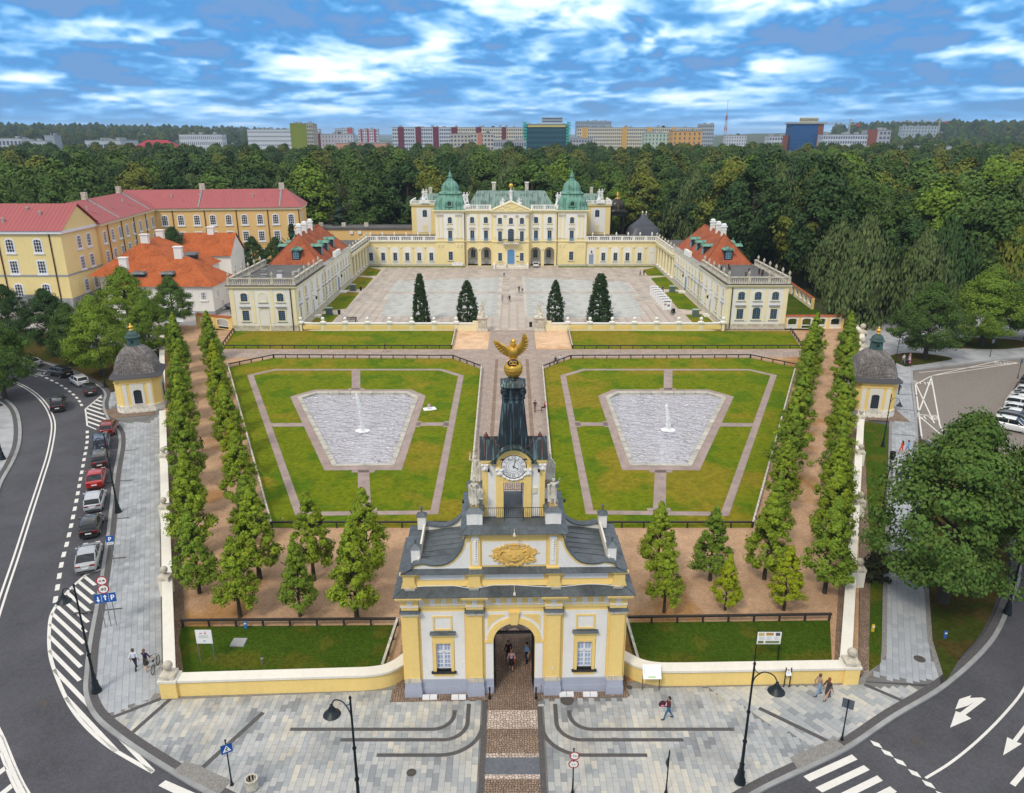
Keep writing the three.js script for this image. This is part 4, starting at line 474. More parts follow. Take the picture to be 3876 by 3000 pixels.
  const cap = new MB().box(-0.62, 0.62, 20.45, 21.0, -0.82, 0.42); for (const s of [-1, 1]) for (const z of [0.46, -0.86]) cap.add(new THREE.CylinderGeometry(0.22, 0.22, 0.34, 14), s * 0.6, 20.8, z, 0, PI / 2).add(new THREE.TorusGeometry(0.13, 0.04, 5, 12), s * 0.6, 20.8, z + Math.sign(z) * 0.17); cap.box(-0.7, 0.7, 20.98, 21.08, -0.9, 0.5); cap.build('spire_capital', DARKCU, gate);
  const fl = new THREE.BoxGeometry(1.62, 0.5, 1.62, 12, 5, 12), fp = fl.attributes.position; for (let i = 0; i < fp.count; i++) { const t = fp.getY(i) / 0.5 + 0.5, k = Math.pow(1 - t, 1.7) * 0.68 + 0.32, x = fp.getX(i), z = fp.getZ(i), e = Math.pow(Math.max(0, (Math.abs(x) - 0.45) / 0.45) * Math.max(0, (Math.abs(z) - 0.45) / 0.45), 1) * (1 - t); fp.setXYZ(i, x * k, fp.getY(i) + e * 0.2, z * k); } fl.computeVertexNormals(); mesh('spire_cap', metreUV(plain(fl.translate(0, 21.3, -0.2))), M('copper_sheet'), gate);
  // wrought iron: fanlight, lintel, jambs and the two open leaves
  const ir = new MB(); for (let i = 0; i <= 24; i++) { const a = PI * i / 24; ir.bar(V3(0.42 * Math.cos(a), 4.5 + 0.42 * Math.sin(a) * 0.75, 2.5), V3(1.36 * Math.cos(a), 4.5 + 1.05 * Math.sin(a), 2.5), 0.014, 4); } for (const [r, k] of [[0.42, 0.32], [0.72, 0.56], [1.34, 1.04]]) ir.tube(Array.from({ length: 21 }, (_, i) => V3(r * Math.cos(PI * i / 20), 4.5 + k * Math.sin(PI * i / 20), 2.5)), 0.02, 40, 5); for (let i = 1; i < 12; i++) { const a = PI * i / 12; ir.ball(0.57 * Math.cos(a), 4.5 + 0.44 * Math.sin(a), 2.5, 0.035, 5); } ir.build('fanlight_grille', IRON, gate);
  new MB().box(-1.38, 1.38, 4.36, 4.52, 2.42, 2.58).box(-1.39, -1.29, 0, 4.4, 2.4, 2.6).box(1.29, 1.39, 0, 4.4, 2.4, 2.6).build('iron_frame', IRON, gate);
  for (const s of [-1, 1]) { const lf = new MB(); for (let k = 0; k < 10; k++) lf.bar(V3(s * 1.28, 0.1, 2.35 - k * 0.13), V3(s * 1.28, 4.2, 2.35 - k * 0.13), 0.014, 4); for (const y of [0.1, 1.3, 2.6, 4.2]) lf.bar(V3(s * 1.28, y, 2.4), V3(s * 1.28, y, 1.1), 0.025, 4); lf.box(s * 1.28 - 0.01, s * 1.28 + 0.01, 0.1, 1.3, 1.15, 2.38); lf.build('gate_leaf', IRON, gate); new MB().box(s * 1.36 - 0.02, s * 1.36 + 0.02, 0.3, 2.6, -0.8, 0.3).build('side_door', M('red_brown_door', C(0.1, 0.03, 0.025), { roughness: 0.6 }), gate); }
  new MB().box(1.18, 1.5, 14.1, 14.5, 1.15, 1.24).build('wall_box', M('cream_metal'), gate);
  const cam = new MB(); for (const [x, y, z] of [[-1.6, 15.75, 1.35], [1.6, 15.7, 1.35], [-3.25, 13.7, 1.6], [3.25, 13.7, 1.6]]) cam.box(x - 0.06, x + 0.06, y, y + 0.14, z - 0.12, z + 0.16).bar(V3(x, y, z - 0.1), V3(x, y - 0.15, z - 0.2), 0.015); cam.build('spotlight', IRON, gate);
  new MB().box(2.55, 2.62, 2.0, 2.2, 3.27, 3.29).build('house_sign', M('sign_white', C(0.75, 0.76, 0.8), {}), gate);
}
// white floodlight boxes at the foot of the gate
[[-5.55, 'left of the left window'], [-3.6, 'right of the left window'], [3.7, 'left of the right window'], [5.3, 'right of the right window']].forEach(([x, w]) => { const o = thing('floodlight_box', `low white floodlight pair on the cobbles at the gate foot, ${w}`, 'floodlight', [x, 0.01, 42.02 + (x > 0 ? 0.2 : -0.08)], GT, 'floodlight pairs before the gate'); for (const k of [-0.25, 0.25]) new MB().tbox(k, 0, 0, 0.48, 0.34, 0.46, 0.26, 0.2).build('housing', M('white_metal', C(0.8, 0.8, 0.82), { roughness: 0.4 }), o); new MB().box(-0.012, 0.012, 0, 0.12, -0.1, 0.1).build('joint', IRON, o); });
for (const [x, s] of [[-1.5, 'left'], [1.62, 'right']]) { const o = thing('bollard', `black iron bollard at the ${s} jamb of the gate passage`, 'bollard', [x, 0.01, 41.9], 0, 'gate bollards'); new MB().lathe(0, 0, 0, [[0.001, 0], [0.1, 0], [0.1, 0.1], [0.06, 0.16], [0.05, 0.7], [0.08, 0.74], [0.05, 0.8], [0.07, 0.88], [0.001, 0.95]], 12).build('post', IRON, o); }
{ const o = thing('barrier_boom', 'red and white striped barrier boom behind the gate passage', 'barrier', [-1.9, 0, 52.4]); new MB().box(-0.16, 0.16, 0, 1.0, -0.16, 0.16).build('post', IRON, o); for (let k = 0; k < 8; k++) new MB().box(0.1 + k * 0.45, 0.1 + k * 0.45 + 0.45, 0.88, 0.97, -0.03, 0.03).build('stripe', k % 2 ? M('signal_red', C(0.6, 0.03, 0.03)) : M('white_metal'), o); }
// eagle on its globe
{
  const o = thing('eagle_statue', 'gilded eagle with raised wings on a golden globe atop the spire', 'statue', [GATE[0], 21.46, 45.8], GT);
  new MB().lathe(0, 0, 0, [[0.42, 0], [0.36, 0.06], [0.3, 0.1], [0.25, 0.16]], 18).build('collar', DARKCU, o);
  new MB().ball(0, 0.62, 0, 0.6, 28).build('globe', GOLD, o); new MB().add(new THREE.TorusGeometry(0.6, 0.018, 6, 40), 0, 0.62, 0, 0, PI / 2).add(new THREE.TorusGeometry(0.6, 0.014, 6, 30, PI), 0, 0.62, 0, 0.3).build('globe_band', GOLD, o);
  const bd = new MB(), r = rng(5), feather = (L, w) => { const g = new THREE.SphereGeometry(1, 8, 6); g.scale(w, L / 2, w * 0.28); g.translate(0, L / 2, 0); return g; };
  bd.add(new THREE.SphereGeometry(1, 18, 14).scale(0.34, 0.52, 0.32), 0, 1.72, 0, 0, -0.12).add(new THREE.SphereGeometry(1, 14, 10).scale(0.2, 0.3, 0.2), 0, 2.16, 0.03).add(new THREE.SphereGeometry(1, 14, 10).scale(0.15, 0.16, 0.18), 0, 2.42, 0.06).add(new THREE.ConeGeometry(0.07, 0.2, 8), 0.02, 2.41, 0.26, 0, PI / 2 + 0.35);
  for (let k = 0; k < 90; k++) { const a = r() * 2 * PI, y = 1.3 + r() * 1.0, q = 0.3 * (1.1 - Math.abs(y - 1.7) * 0.55); bd.add(feather(0.2, 0.06), Math.cos(a) * q, y, Math.sin(a) * q * 0.95, -a + PI / 2, 0.35 + 0.2 * r(), PI); }
  for (const s of [-1, 1]) bd.bar(V3(s * 0.16, 1.4, 0.05), V3(s * 0.22, 1.12, 0.12), 0.09, 8); for (let k = -2; k <= 2; k++) bd.add(feather(0.6, 0.08), k * 0.05, 1.45, -0.22, 0, 0, PI + k * 0.14); bd.build('body', GOLD, o);
  for (const s of [-1, 1]) { const w = new MB(); const arm = s < 0 ? [[0.18, 1.75], [0.5, 2.05], [0.85, 2.25]] : [[0.18, 1.8], [0.42, 2.15], [0.58, 2.5]]; for (let i = 0; i < 2; i++) w.bar(V3(s * arm[i][0], arm[i][1], 0), V3(s * arm[i + 1][0], arm[i + 1][1], -0.04), 0.1 - i * 0.03, 8);
    for (let k = 0; k < 16; k++) { const t = k / 15, i = t < 0.5 ? 0 : 1, u = t * 2 - i, x = mix(arm[i][0], arm[i + 1][0], u), y = mix(arm[i][1], arm[i + 1][1], u), a = mix(s < 0 ? 2.7 : 2.9, s < 0 ? 1.05 : 0.2, Math.pow(t, 1.1)); w.add(feather(0.42 + 0.12 * Math.sin(t * 3), 0.07), s * x, y, -0.05 - 0.03 * (k % 2), 0, 0, -s * a); w.add(feather(0.24, 0.07), s * x, y, 0.04, 0, 0.1, -s * a); } w.build('wing', GOLD, o); }
  new MB().add(new THREE.SphereGeometry(1, 18, 12).scale(0.36, 0.26, 0.1), -0.03, 1.12, 0.42, 0, -0.25).build('shield', M('shield_black', C(0.012, 0.014, 0.02), { roughness: 0.4 }), o);
  const mg = new MB(); mg.add(new THREE.TorusGeometry(1, 0.1, 6, 26).scale(0.37, 0.27, 0.4), -0.03, 1.12, 0.42, 0, -0.25); for (const s of [-1, 1]) mg.add(new THREE.TorusGeometry(0.11, 0.022, 5, 16), -0.03 + s * 0.1, 1.14, 0.54, 0, -0.25).tube([V3(s * 0.2, 1.0, 0.5), V3(0, 1.06, 0.56), V3(-s * 0.2, 1.24, 0.5)], 0.018, 12, 5); mg.build('monogram', GOLD, o);
}
// ------------------------------------------------------------------ garden walls, corner pavilions, rail fences
function wallRun(o, pts, t, h, cap, capW, mat, capMat) { // wall with coping following a line of [x, d]
  mesh('wall', slabGeo(ribbon(pts, t), h - cap, h - cap + 0.1), mat, o); mesh('coping', slabGeo(ribbon(pts, capW), h, cap), capMat, o); mesh('coping_moulding', slabGeo(ribbon(pts, (t + capW) / 2), h - cap, 0.06), capMat, o);
}
function ballFinial(o, x, y, d, r, mat = STONE) { const p = new MB().box(-r * 1.45, r * 1.45, 0, r * 0.9, -r * 1.45, r * 1.45).lathe(0, r * 0.9, 0, [[r * 1.2, 0], [r * 1.1, r * 0.15], [r * 0.5, r * 0.4], [r * 0.4, r * 0.7], [r * 0.6, r * 0.85]], 14).ball(0, r * 2.6, 0, r, 18); const m = p.build('ball_finial', mat, o); m.position.set(x, y, -d); return m; }
for (const s of [-1, 1]) {
  const side = s < 0 ? 'left' : 'right';
  const w = thing('front_wall', `low yellow wall with white coping from the gate to the ${side} garden corner`, 'wall');
  const run = s < 0 ? [[-23.3, 42.38], [-12, 42.9], [-9.6, 43.05], [-8.6, 43.35], [-7.9, 43.9], [-7.3, 44.7]] : [[23.6, 43.75], [12, 43.45], [10, 43.5], [8.9, 43.85], [8.2, 44.4], [7.4, 45.2]];
  wallRun(w, run.slice(0, 2).concat(smooth(run.slice(1), 5).slice(1)), 0.62, 1.36, 0.16, 0.9, YELLOW, CAP);
  mesh('pier', slabGeo(s < 0 ? [[-23.66, 41.86], [-22.56, 41.9], [-22.56, 42.9], [-23.66, 42.86]] : [[22.9, 43.25], [23.96, 43.28], [23.96, 44.3], [22.9, 44.26]], 1.28, 1.4), YELLOW, w); mesh('pier_cap', slabGeo(s < 0 ? [[-23.74, 41.8], [-22.5, 41.84], [-22.5, 42.96], [-23.74, 42.92]] : [[22.84, 43.19], [24.04, 43.22], [24.04, 44.36], [22.84, 44.32]], 1.44, 0.17), CAP, w);
  ballFinial(w, s < 0 ? -23.14 : 23.44, 1.44, s < 0 ? 42.4 : 43.77, 0.33);
  const sd = thing('side_wall', `long white-topped garden wall along the ${side} side of the lime walk`, 'wall');
  wallRun(sd, [[s * 23.4, s < 0 ? 43 : 44.4], [s * wallX(95), 95]], 0.5, 1.34, 0.14, 0.78, YELLOW, CAP);
  for (const d of s < 0 ? [54.35, 66.9, 79.5] : [55.6, 68.1, 80.4, 92]) { mesh('pier', slabGeo([[-0.42, -0.42], [0.42, -0.42], [0.42, 0.42], [-0.42, 0.42]].map(([a, b]) => [s * (wallX(d) - 0.15) + a, d + b]), 1.46, 1.5), CAP, sd); ballFinial(sd, s * (wallX(d) - 0.15), 1.46, d, 0.31); }
  const rw = thing('side_wall', `yellow garden wall with ball finials beyond the ${side} corner pavilion`, 'wall');
  wallRun(rw, [[s * wallX(104), 104], [s * wallX(137), 137]], 0.5, 1.5, 0.15, 0.8, YELLOW, CAP); wallRun(rw, [[s * wallX(137), 137], [s * 66.8, 147.6]], 0.5, 1.5, 0.15, 0.8, YELLOW, CAP); for (const d of [126, 136]) ballFinial(rw, s * wallX(d), 1.5, d, 0.5);
  // courtyard wall
  const cw = thing('courtyard_wall', `yellow courtyard wall with white balls ${side} of the statue gateway`, 'wall');
  const c0 = smooth([[s * 41.3, 145.6], [s * 40.6, 144.5], [s * 39.2, 144], [s * 36, 143.85]], 5), line = [...c0, [s * 6.9, 143.85]];
  wallRun(cw, line, 0.45, 1.55, 0.16, 0.66, PALE, WHITE);
  for (let k = 0; k < 8; k++) { const x = s * (10.8 + k * 4.3); mesh('pilaster', slabGeo(rect(x - 0.25, 143.54, x + 0.25, 143.7), 1.4, 1.4), PALE, cw); ballFinial(cw, x, 1.5, 143.85, 0.34, WHITE); }
  for (let k = 0; k < 7; k++) { const x = s * (12.95 + k * 4.3); mesh('panel', slabGeo(rect(x - 1.7, 143.59, x + 1.7, 143.66), 1.1, 0.75), YELLOW, cw); }
  mesh('end_ramp', slabGeo(rect(s > 0 ? 6.3 : -7.6, 143.55, s > 0 ? 7.6 : -6.3, 144.15), 1.9, 1.9), PALE, cw);
}
// loft with a rounded-square plan; profile rows [half width, y, squareness]
function loftSquare(rows, n = 32) {
  const P = [], U = [], idx = []; let v = 0;
  rows.forEach(([r, y, q = 4], j) => { if (j) v += Math.hypot(r - rows[j - 1][0], y - rows[j - 1][1]); for (let i = 0; i <= n; i++) { const a = i / n * 2 * PI + PI / 4, c = Math.cos(a), s = Math.sin(a), k = Math.pow(Math.pow(Math.abs(c), q) + Math.pow(Math.abs(s), q), -1 / q); P.push(r * k * c, y, r * k * s); U.push(i / n * 8 * r, v); } });
  for (let j = 0; j + 1 < rows.length; j++) for (let i = 0; i < n; i++) { const a = j * (n + 1) + i, b = a + n + 1; idx.push(a, b, a + 1, a + 1, b, b + 1); }
  const g = new THREE.BufferGeometry(); g.setAttribute('position', new THREE.Float32BufferAttribute(P, 3)); g.setAttribute('uv', new THREE.Float32BufferAttribute(U, 2)); g.setIndex(idx); g.computeVertexNormals(); return g;
}
for (const [s, x, d, ry] of [[-1, -51.8, 100.7, 0.3], [1, 48.95, 98.8, -0.14]]) {
  const side = s < 0 ? 'left' : 'right', o = thing('corner_pavilion', `small yellow corner pavilion with grey shingled dome at the ${side} garden wall`, 'pavilion', [x, 0, d], ry);
  const oct = (r, c) => [[-r, -r + c], [-r + c, -r], [r - c, -r], [r, -r + c], [r, r - c], [r - c, r], [-r + c, r], [-r, r - c]];
  const base = (r, c, y, t, m, n) => mesh(n, slabGeo(oct(r, c), y, t), m, o);
  base(2.98, 0.95, 1.0, 1.0, PALESTONE, 'plinth'); base(2.85, 0.9, 4.6, 3.6, YELLOW, 'wall'); base(2.95, 0.95, 4.25, 0.12, YELLOW, 'string_course'); base(3.0, 0.98, 4.78, 0.2, YELLOW, 'cornice'); base(3.14, 1.0, 4.9, 0.12, YELLOW, 'cornice');
  const pan = new MB(); for (const k of [0, 1, 2, 3]) { for (const [a, b] of [[-1.8, -1.28], [1.28, 1.8]]) pan.add(new THREE.BoxGeometry(b - a, 3.2, 0.06), (a + b) / 2, 2.6, 0, 0, 0, 0), pan.g[pan.g.length - 1].translate(0, 0, 2.86).rotateY(k * PI / 2); pan.ext(rect(-0.86, 1.02, 0.86, 4.22), 0.05, 0, 0, 0, 0, [archPts(0, 1.25, 3.0, 1.02, 0.2, 8)]); pan.g[pan.g.length - 1].translate(0, 0, 2.85).rotateY(k * PI / 2); } pan.build('wall_panel', CAP, o);
  for (const k of [0, 1, 2, 3]) { const w = addWindow(o, 2.84 * Math.sin(k * PI / 2), 1.25, 2.84 * Math.cos(k * PI / 2), k * PI / 2, 1.0, 1.98, { cols: 4, rows: 5, arch: true, bar: 0.03, frame: M('dark_joinery', C(0.03, 0.035, 0.05), { roughness: 0.5 }) }); mesh('sill', new MB().box(-0.62, 0.62, -0.1, 0, -0.05, 0.14).geo(), PALESTONE, w); }
  mesh('shingle_roof', loftSquare([[3.3, 4.88, 7], [3.34, 4.94, 7], [3.0, 5.16, 6], [2.86, 5.36, 5], [2.78, 5.4, 5], [2.76, 5.6, 5], [2.68, 6.2, 4.6], [2.5, 6.85, 4.2], [2.2, 7.5, 3.8], [1.78, 8.1, 3.4], [1.28, 8.55, 3], [0.8, 8.82, 3], [0.4, 8.9, 3]], 40), SHINGLE, o);
  mesh('eaves_lead', loftSquare([[3.36, 4.9, 7], [3.36, 4.99, 7], [3.0, 5.2, 6], [2.84, 5.42, 5]], 40), M('dark_lead', C(0.05, 0.05, 0.06), { roughness: 0.6 }), o);
  new MB().add(loftSquare([[0.9, 8.6, 3], [0.85, 8.8, 3], [0.76, 8.9, 3], [0.72, 9.8, 3], [0.78, 9.86, 2.6], [0.98, 9.92, 2.4], [0.98, 9.99, 2.4], [0.78, 10.03, 2.2], [0.76, 10.3, 2.2], [0.62, 10.55, 2], [0.35, 10.75, 2], [0.3, 10.8, 2], [0.3, 10.88, 2], [0.01, 10.9, 2]], 24)).build('lantern', M('green_black_copper', C(0.3, 0.32, 0.38), { map: T.patina, roughness: 0.6 }), o);
  new MB().box(-0.16, 0.16, 9.2, 9.55, 0.7, 0.78).build('lantern_opening', IRON, o);
  new MB().lathe(0, 10.88, 0, [[0.26, 0], [0.3, 0.08], [0.14, 0.14], [0.12, 0.22], [0.34, 0.4], [0.36, 0.5], [0.2, 0.6], [0.1, 0.66], [0.16, 0.76], [0.06, 0.88], [0.001, 0.98]], 16).build('gilded_finial', GOLD, o);
}
sheet('cobble_apron', [[-57, 99], [-53.6, 95.6], [-48.6, 97], [-50, 100]], 0.01, COBBLE, 0.05); sheet('cobble_apron', [[45.4, 95.3], [52.8, 94.2], [53.2, 100], [46, 99]], 0.01, COBBLE, 0.05);
// rail fences
const postG = metreUV(new THREE.BoxGeometry(0.13, 0.6, 0.13).toNonIndexed());
function railFence(label, a, b, top = DARKWOOD) {
  const L = Math.hypot(b[0] - a[0], b[1] - a[1]), o = thing('rail_fence', label, 'fence', [a[0], 0.02, a[1]], Math.atan2(b[1] - a[1], b[0] - a[0]), 'low timber rails round the lawns'), n = Math.max(1, Math.round(L / 2.1));
  mesh('rail', new MB().box(-0.06, L + 0.06, 0.53, 0.67, -0.1, 0.1).geo(), DARKWOOD, o); if (top !== DARKWOOD) mesh('weathered_top', new MB().box(-0.05, L + 0.05, 0.67, 0.69, -0.095, 0.095).geo(), top, o);
  for (let i = 0; i <= n; i++) { const p = mesh('post', postG, DARKWOOD, o); p.position.set(clamp(i * L / n, 0.07, L - 0.07), 0.28, 0); }
}
for (const s of [-1, 1]) {
  const sd = s < 0 ? 'left' : 'right', q = parterre.map(([x, d]) => [s * x, d]), X = (x, d) => [s * x, d];
  railFence(`timber rail at the near end of the ${sd} parterre, behind the gate`, q[6], q[0]); railFence(`pale-topped timber rail between the ${sd} parterre and the central avenue`, q[0], q[2], GREYWOOD); railFence(`short slanted timber rail at the ${sd} parterre corner beside the avenue`, q[2], q[3]); railFence(`long timber rail at the far end of the ${sd} parterre along the cross road`, q[3], q[4]); railFence(`slanted timber rail at the outer far corner of the ${sd} parterre`, q[4], q[5]); railFence(`pale-topped timber rail between the ${sd} parterre and the lime walk`, q[5], q[6], GREYWOOD);
  railFence(`long timber rail before the ${sd} forecourt lawn on the cross road`, X(10.7, 130.5), X(51.6, 130.7)); railFence(`pale short timber rail at the inner end of the ${sd} forecourt lawn`, X(10.7, 130.6), X(10.9, 143.4), GREYWOOD); railFence(`timber rail at the outer end of the ${sd} forecourt lawn`, X(51.7, 130.8), X(53.9, 143.2));
  if (s < 0) { railFence('timber rail behind the left lawn inside the front wall', [-25.5, 49.8], [-8.85, 50]); railFence('pale timber rail between the left front lawn and the gate', [-8.85, 50], [-9.15, 44.6], GREYWOOD); } else { railFence('timber rail behind the right lawn inside the front wall', [8.85, 50.2], [24.9, 50.6]); railFence('pale timber rail between the right front lawn and the gate', [8.85, 50.2], [9, 45], GREYWOOD); }
}
// fountains: a leaning jet of drops, a ring of spray where it falls
for (const s of [-1, 1]) {
  const o = thing('fountain', `white water jet rising from the ${s < 0 ? 'left' : 'right'} pond`, 'fountain', [s * 19.4 + (s < 0 ? 0.1 : 0.8), -0.14, s < 0 ? 91.3 : 91.6]), r = rng(s + 77), WJ = M('spray_water', C(0.92, 0.94, 0.97), { roughness: 0.3 }), H = s < 0 ? 5 : 3.4;
  const drop = new THREE.OctahedronGeometry(1, 0), jet = new MB(), sp = new MB();
  for (let i = 0; i < 1500; i++) { const t = Math.pow(r(), 0.8), up = r() < 0.55, y = H * t, w = up ? 0.05 + 0.06 * t : 0.06 + 0.24 * Math.pow(1 - t, 0.6) * r() + 0.1, a = r() * 2 * PI, k = 0.025 + 0.035 * r(); jet.add(drop.clone().scale(k, k * (2 + 2.5 * r()), k), Math.cos(a) * w * (0.3 + 0.7 * r()) - t * t * 0.45, y, Math.sin(a) * w * (0.3 + 0.7 * r())); }
  for (let i = 0; i < 420; i++) { const a = r() * 2 * PI, q = 0.15 + 0.75 * Math.sqrt(r()), k = 0.03 + 0.04 * r(); sp.add(drop.clone().scale(k * 1.6, k * 0.8, k * 1.6), Math.cos(a) * q, 0.02 + 0.3 * r() * (1 - q), Math.sin(a) * q * 0.8); }
  jet.build('jet', WJ, o); sp.build('splash', WJ, o); new MB().cyl(0, -0.7, 0, 0.12, 0.08, 0.8, 10).build('nozzle', IRON, o);
}
// ------------------------------------------------------------------ the palace
const PW = { frame: BLUEWOOD, bar: 0.045, depth: 0.07 };
const HOOD = M('grey_hood', C(0.3, 0.32, 0.36), { roughness: 0.7 }), ROUGHCAST = paint('rusticated_yellow', 0.93, 0.79, 0.42), SHADEBLUE = M('blue_door', C(0.1, 0.26, 0.48), { roughness: 0.5 });
function bay(o, P, W2, x, y, z, ry, w, h, opt) { // window with pale surround, hood and sill; P/W2 collect trim
  const c = Math.cos(ry), s = Math.sin(ry); addWindow(o, x, y, z, ry, w, h, opt);
  const t = new MB(); surround(t, 0, 0, 0, w, h, 0.2, 0.1, opt.arch); if (opt.hood) t.box(-w / 2 - 0.22, w / 2 + 0.22, h + 0.28, h + 0.5, 0, 0.14); for (const g of t.g) { g.rotateY(ry); g.translate(x, y, z); P.g.push(g); }
  const k = new MB(); k.box(-w / 2 - 0.3, w / 2 + 0.3, -0.3, -0.2, 0, 0.18); if (opt.hood) k.box(-w / 2 - 0.34, w / 2 + 0.34, h + 0.5, h + 0.64, 0, 0.34); for (const g of k.g) { g.rotateY(ry); g.translate(x, y, z); W2.g.push(g); }
}
{
  const X0 = -0.3, o = thing('palace', 'pale yellow baroque palace with two green copper domes and a central pediment', 'palace', [X0, 0, 220.5]);
  const trim = new MB(), hoods = new MB(), white = new MB(), Y = new MB();
  // masses: towers, recessed middle over an arcade, centre bay, rear body
  for (const s of [-1, 1]) {
    Y.box(s * 17.35 - 4.2, s * 17.35 + 4.2, 0.4, 15.3, -12, 0);
    const ar = [[s * 5.1, 0], [s * 13.2, 0], [s * 13.2, 6.2], [s * 5.1, 6.2]]; Y.ext(ar, 0.7, 0, 0, -1.2, 0, [archPts(s * 11.05, 0.001, 3.95, 2.95, 1.45, 12), archPts(s * 7.15, 0.001, 3.95, 2.95, 1.45, 12)]);
    Y.box(Math.min(s * 5.1, s * 13.2), Math.max(s * 5.1, s * 13.2), 6.2, 15.3, -12, -0.5); white.box(Math.min(s * 5.1, s * 13.2), Math.max(s * 5.1, s * 13.2), 0, 6.2, -4.3, -4);
    for (const x of [11.05, 7.15]) { bay(o, trim, hoods, s * x, 1.85, -4.0, 0, 1.3, 2.3, { ...PW, cols: 2, rows: 3 }); white.ext(rect(s * x - 1.6, 7.6, s * x + 1.6, 14.6), 0.05, 0, 0, -0.5); }
    for (const x of [11.05, 7.15]) { bay(o, trim, hoods, s * x, 7.1, -0.45, 0, 1.15, 3.05, { ...PW, cols: 2, rows: 5, hood: true }); bay(o, trim, hoods, s * x, 12.15, -0.45, 0, 1.15, 1.75, { ...PW, cols: 2, rows: 3, arch: true }); trim.box(s * x - 0.6, s * x + 0.6, 11.0, 11.75, -0.46, -0.38); mesh('balconet', new MB().box(s * x - 0.62, s * x + 0.62, 7.1, 8.0, -0.36, -0.3).geo(), BLUEWOOD, o); }
    const x = s * 17.35; white.box(x - 4.05, x + 4.05, 7.9, 14.9, -0.02, 0.05);
    bay(o, trim, hoods, x, 1.75, 0.02, 0, 1.2, 2.45, { ...PW, cols: 2, rows: 3 }); bay(o, trim, hoods, x, 7.1, 0.05, 0, 1.15, 3.05, { ...PW, cols: 2, rows: 5, hood: true }); bay(o, trim, hoods, x, 12.15, 0.05, 0, 1.15, 1.75, { ...PW, cols: 2, rows: 3, arch: true }); trim.box(x - 0.6, x + 0.6, 11.0, 11.75, 0.04, 0.12); mesh('balconet', new MB().box(x - 0.62, x + 0.62, 7.1, 8.0, 0.14, 0.2).geo(), BLUEWOOD, o);
    for (const k of [-3.4, -2.3, 2.0, 3.05]) { mesh('pilaster', new MB().box(x + k - 0.3, x + k + 0.3, 8.3, 14.0, 0.04, 0.2).geo(), PALE, o); mesh('pilaster_base', new MB().box(x + k - 0.38, x + k + 0.38, 8.0, 8.3, 0.04, 0.26).geo(), PALESTONE, o); mesh('capital', new MB().box(x + k - 0.42, x + k + 0.42, 14.0, 14.7, 0.04, 0.3).ball(x + k - 0.3, 14.5, 0.24, 0.16, 6).ball(x + k + 0.3, 14.5, 0.24, 0.16, 6).geo(), STONE, o); mesh('corbel', new MB().tbox(x + k, 5.4, 0.1, 0.3, 0.16, 0.5, 0.36, 0.9).geo(), PALE, o); }
    for (const [a, b] of [[3.1, 1.7], [3.1, 7.1]]) { bay(o, trim, hoods, s * a, b, b < 3 ? 1.2 : 1.24, 0, 1.1, b < 3 ? 2.3 : 3.0, { ...PW, cols: 2, rows: b < 3 ? 3 : 5, hood: b > 3 }); } bay(o, trim, hoods, s * 3.1, 12.1, 1.24, 0, 1.15, 1.75, { ...PW, cols: 2, rows: 3, arch: true }); trim.box(s * 3.1 - 0.6, s * 3.1 + 0.6, 11, 11.7, 1.19, 1.32);
    for (const k of [4.55, 1.68]) { mesh('pilaster', new MB().box(s * k - 0.3, s * k + 0.3, 8.1, 13.9, 1.18, 1.36).geo(), PALE, o); mesh('capital', new MB().box(s * k - 0.4, s * k + 0.4, 13.9, 14.6, 1.18, 1.46).ball(s * k - 0.28, 14.4, 1.42, 0.15, 6).ball(s * k + 0.28, 14.4, 1.42, 0.15, 6).geo(), STONE, o); }
    mesh('drainpipe', new MB().cyl(s * 13.2, 0.4, 0.12, 0.11, 0.11, 15, 6).geo(), M('dark_pipe', C(0.04, 0.035, 0.035)), o);
    mesh('console', new MB().tbox(s * 1.85, 5.5, 1.5, 0.3, 0.3, 0.5, 0.9, 1.0).geo(), PALESTONE, o); mesh('lantern', new MB().box(s * 11.05 - 0.14, s * 11.05 + 0.14, 4.5, 5.0, -1.0, -0.7).box(s * 7.15 - 0.14, s * 7.15 + 0.14, 4.5, 5.0, -1.0, -0.7).geo(), IRON, o); mesh('keystone_mask', new MB().ball(s * 9.1, 4.9, -0.45, 0.3, 8, 1.6).geo(), PALESTONE, o);
  }
  Y.box(-5.1, 5.1, 0.4, 15.3, -12, 1.2); white.box(-4.9, 4.9, 7.9, 14.9, 1.19, 1.24); bay(o, trim, hoods, 0, 12.1, 1.24, 0, 1.15, 1.75, { ...PW, cols: 2, rows: 3, arch: true });
  bay(o, trim, hoods, 0, 7.1, 1.24, 0, 1.7, 3.7, { ...PW, cols: 4, rows: 5, arch: true });
  Y.box(-21.3, 21.3, 0.4, 15.3, -22, -12); Y.build('wall', ROUGHCAST, o); white.build('wall_panel', WHITE, o);
  // belts and cornices
  const co = new MB(); for (const [y0, y1, e] of [[6.95, 7.1, 0.18], [7.1, 7.22, 0.3], [15.1, 15.35, 0.2], [15.35, 15.6, 0.4], [15.6, 15.85, 0.65]]) { for (const s of [-1, 1]) { co.box(s * 17.35 - 4.2 - e, s * 17.35 + 4.2 + e, y0, y1, -12 - e, e); co.box(Math.min(s * 5, s * 13.2), Math.max(s * 5, s * 13.2), y0 + 0.004, y1 - 0.004, -4, -0.5 + e); } co.box(-5.1 - e, 5.1 + e, y0 + 0.008, y1 - 0.008, -4, 1.2 + e); } co.build('cornice', PALE, o);
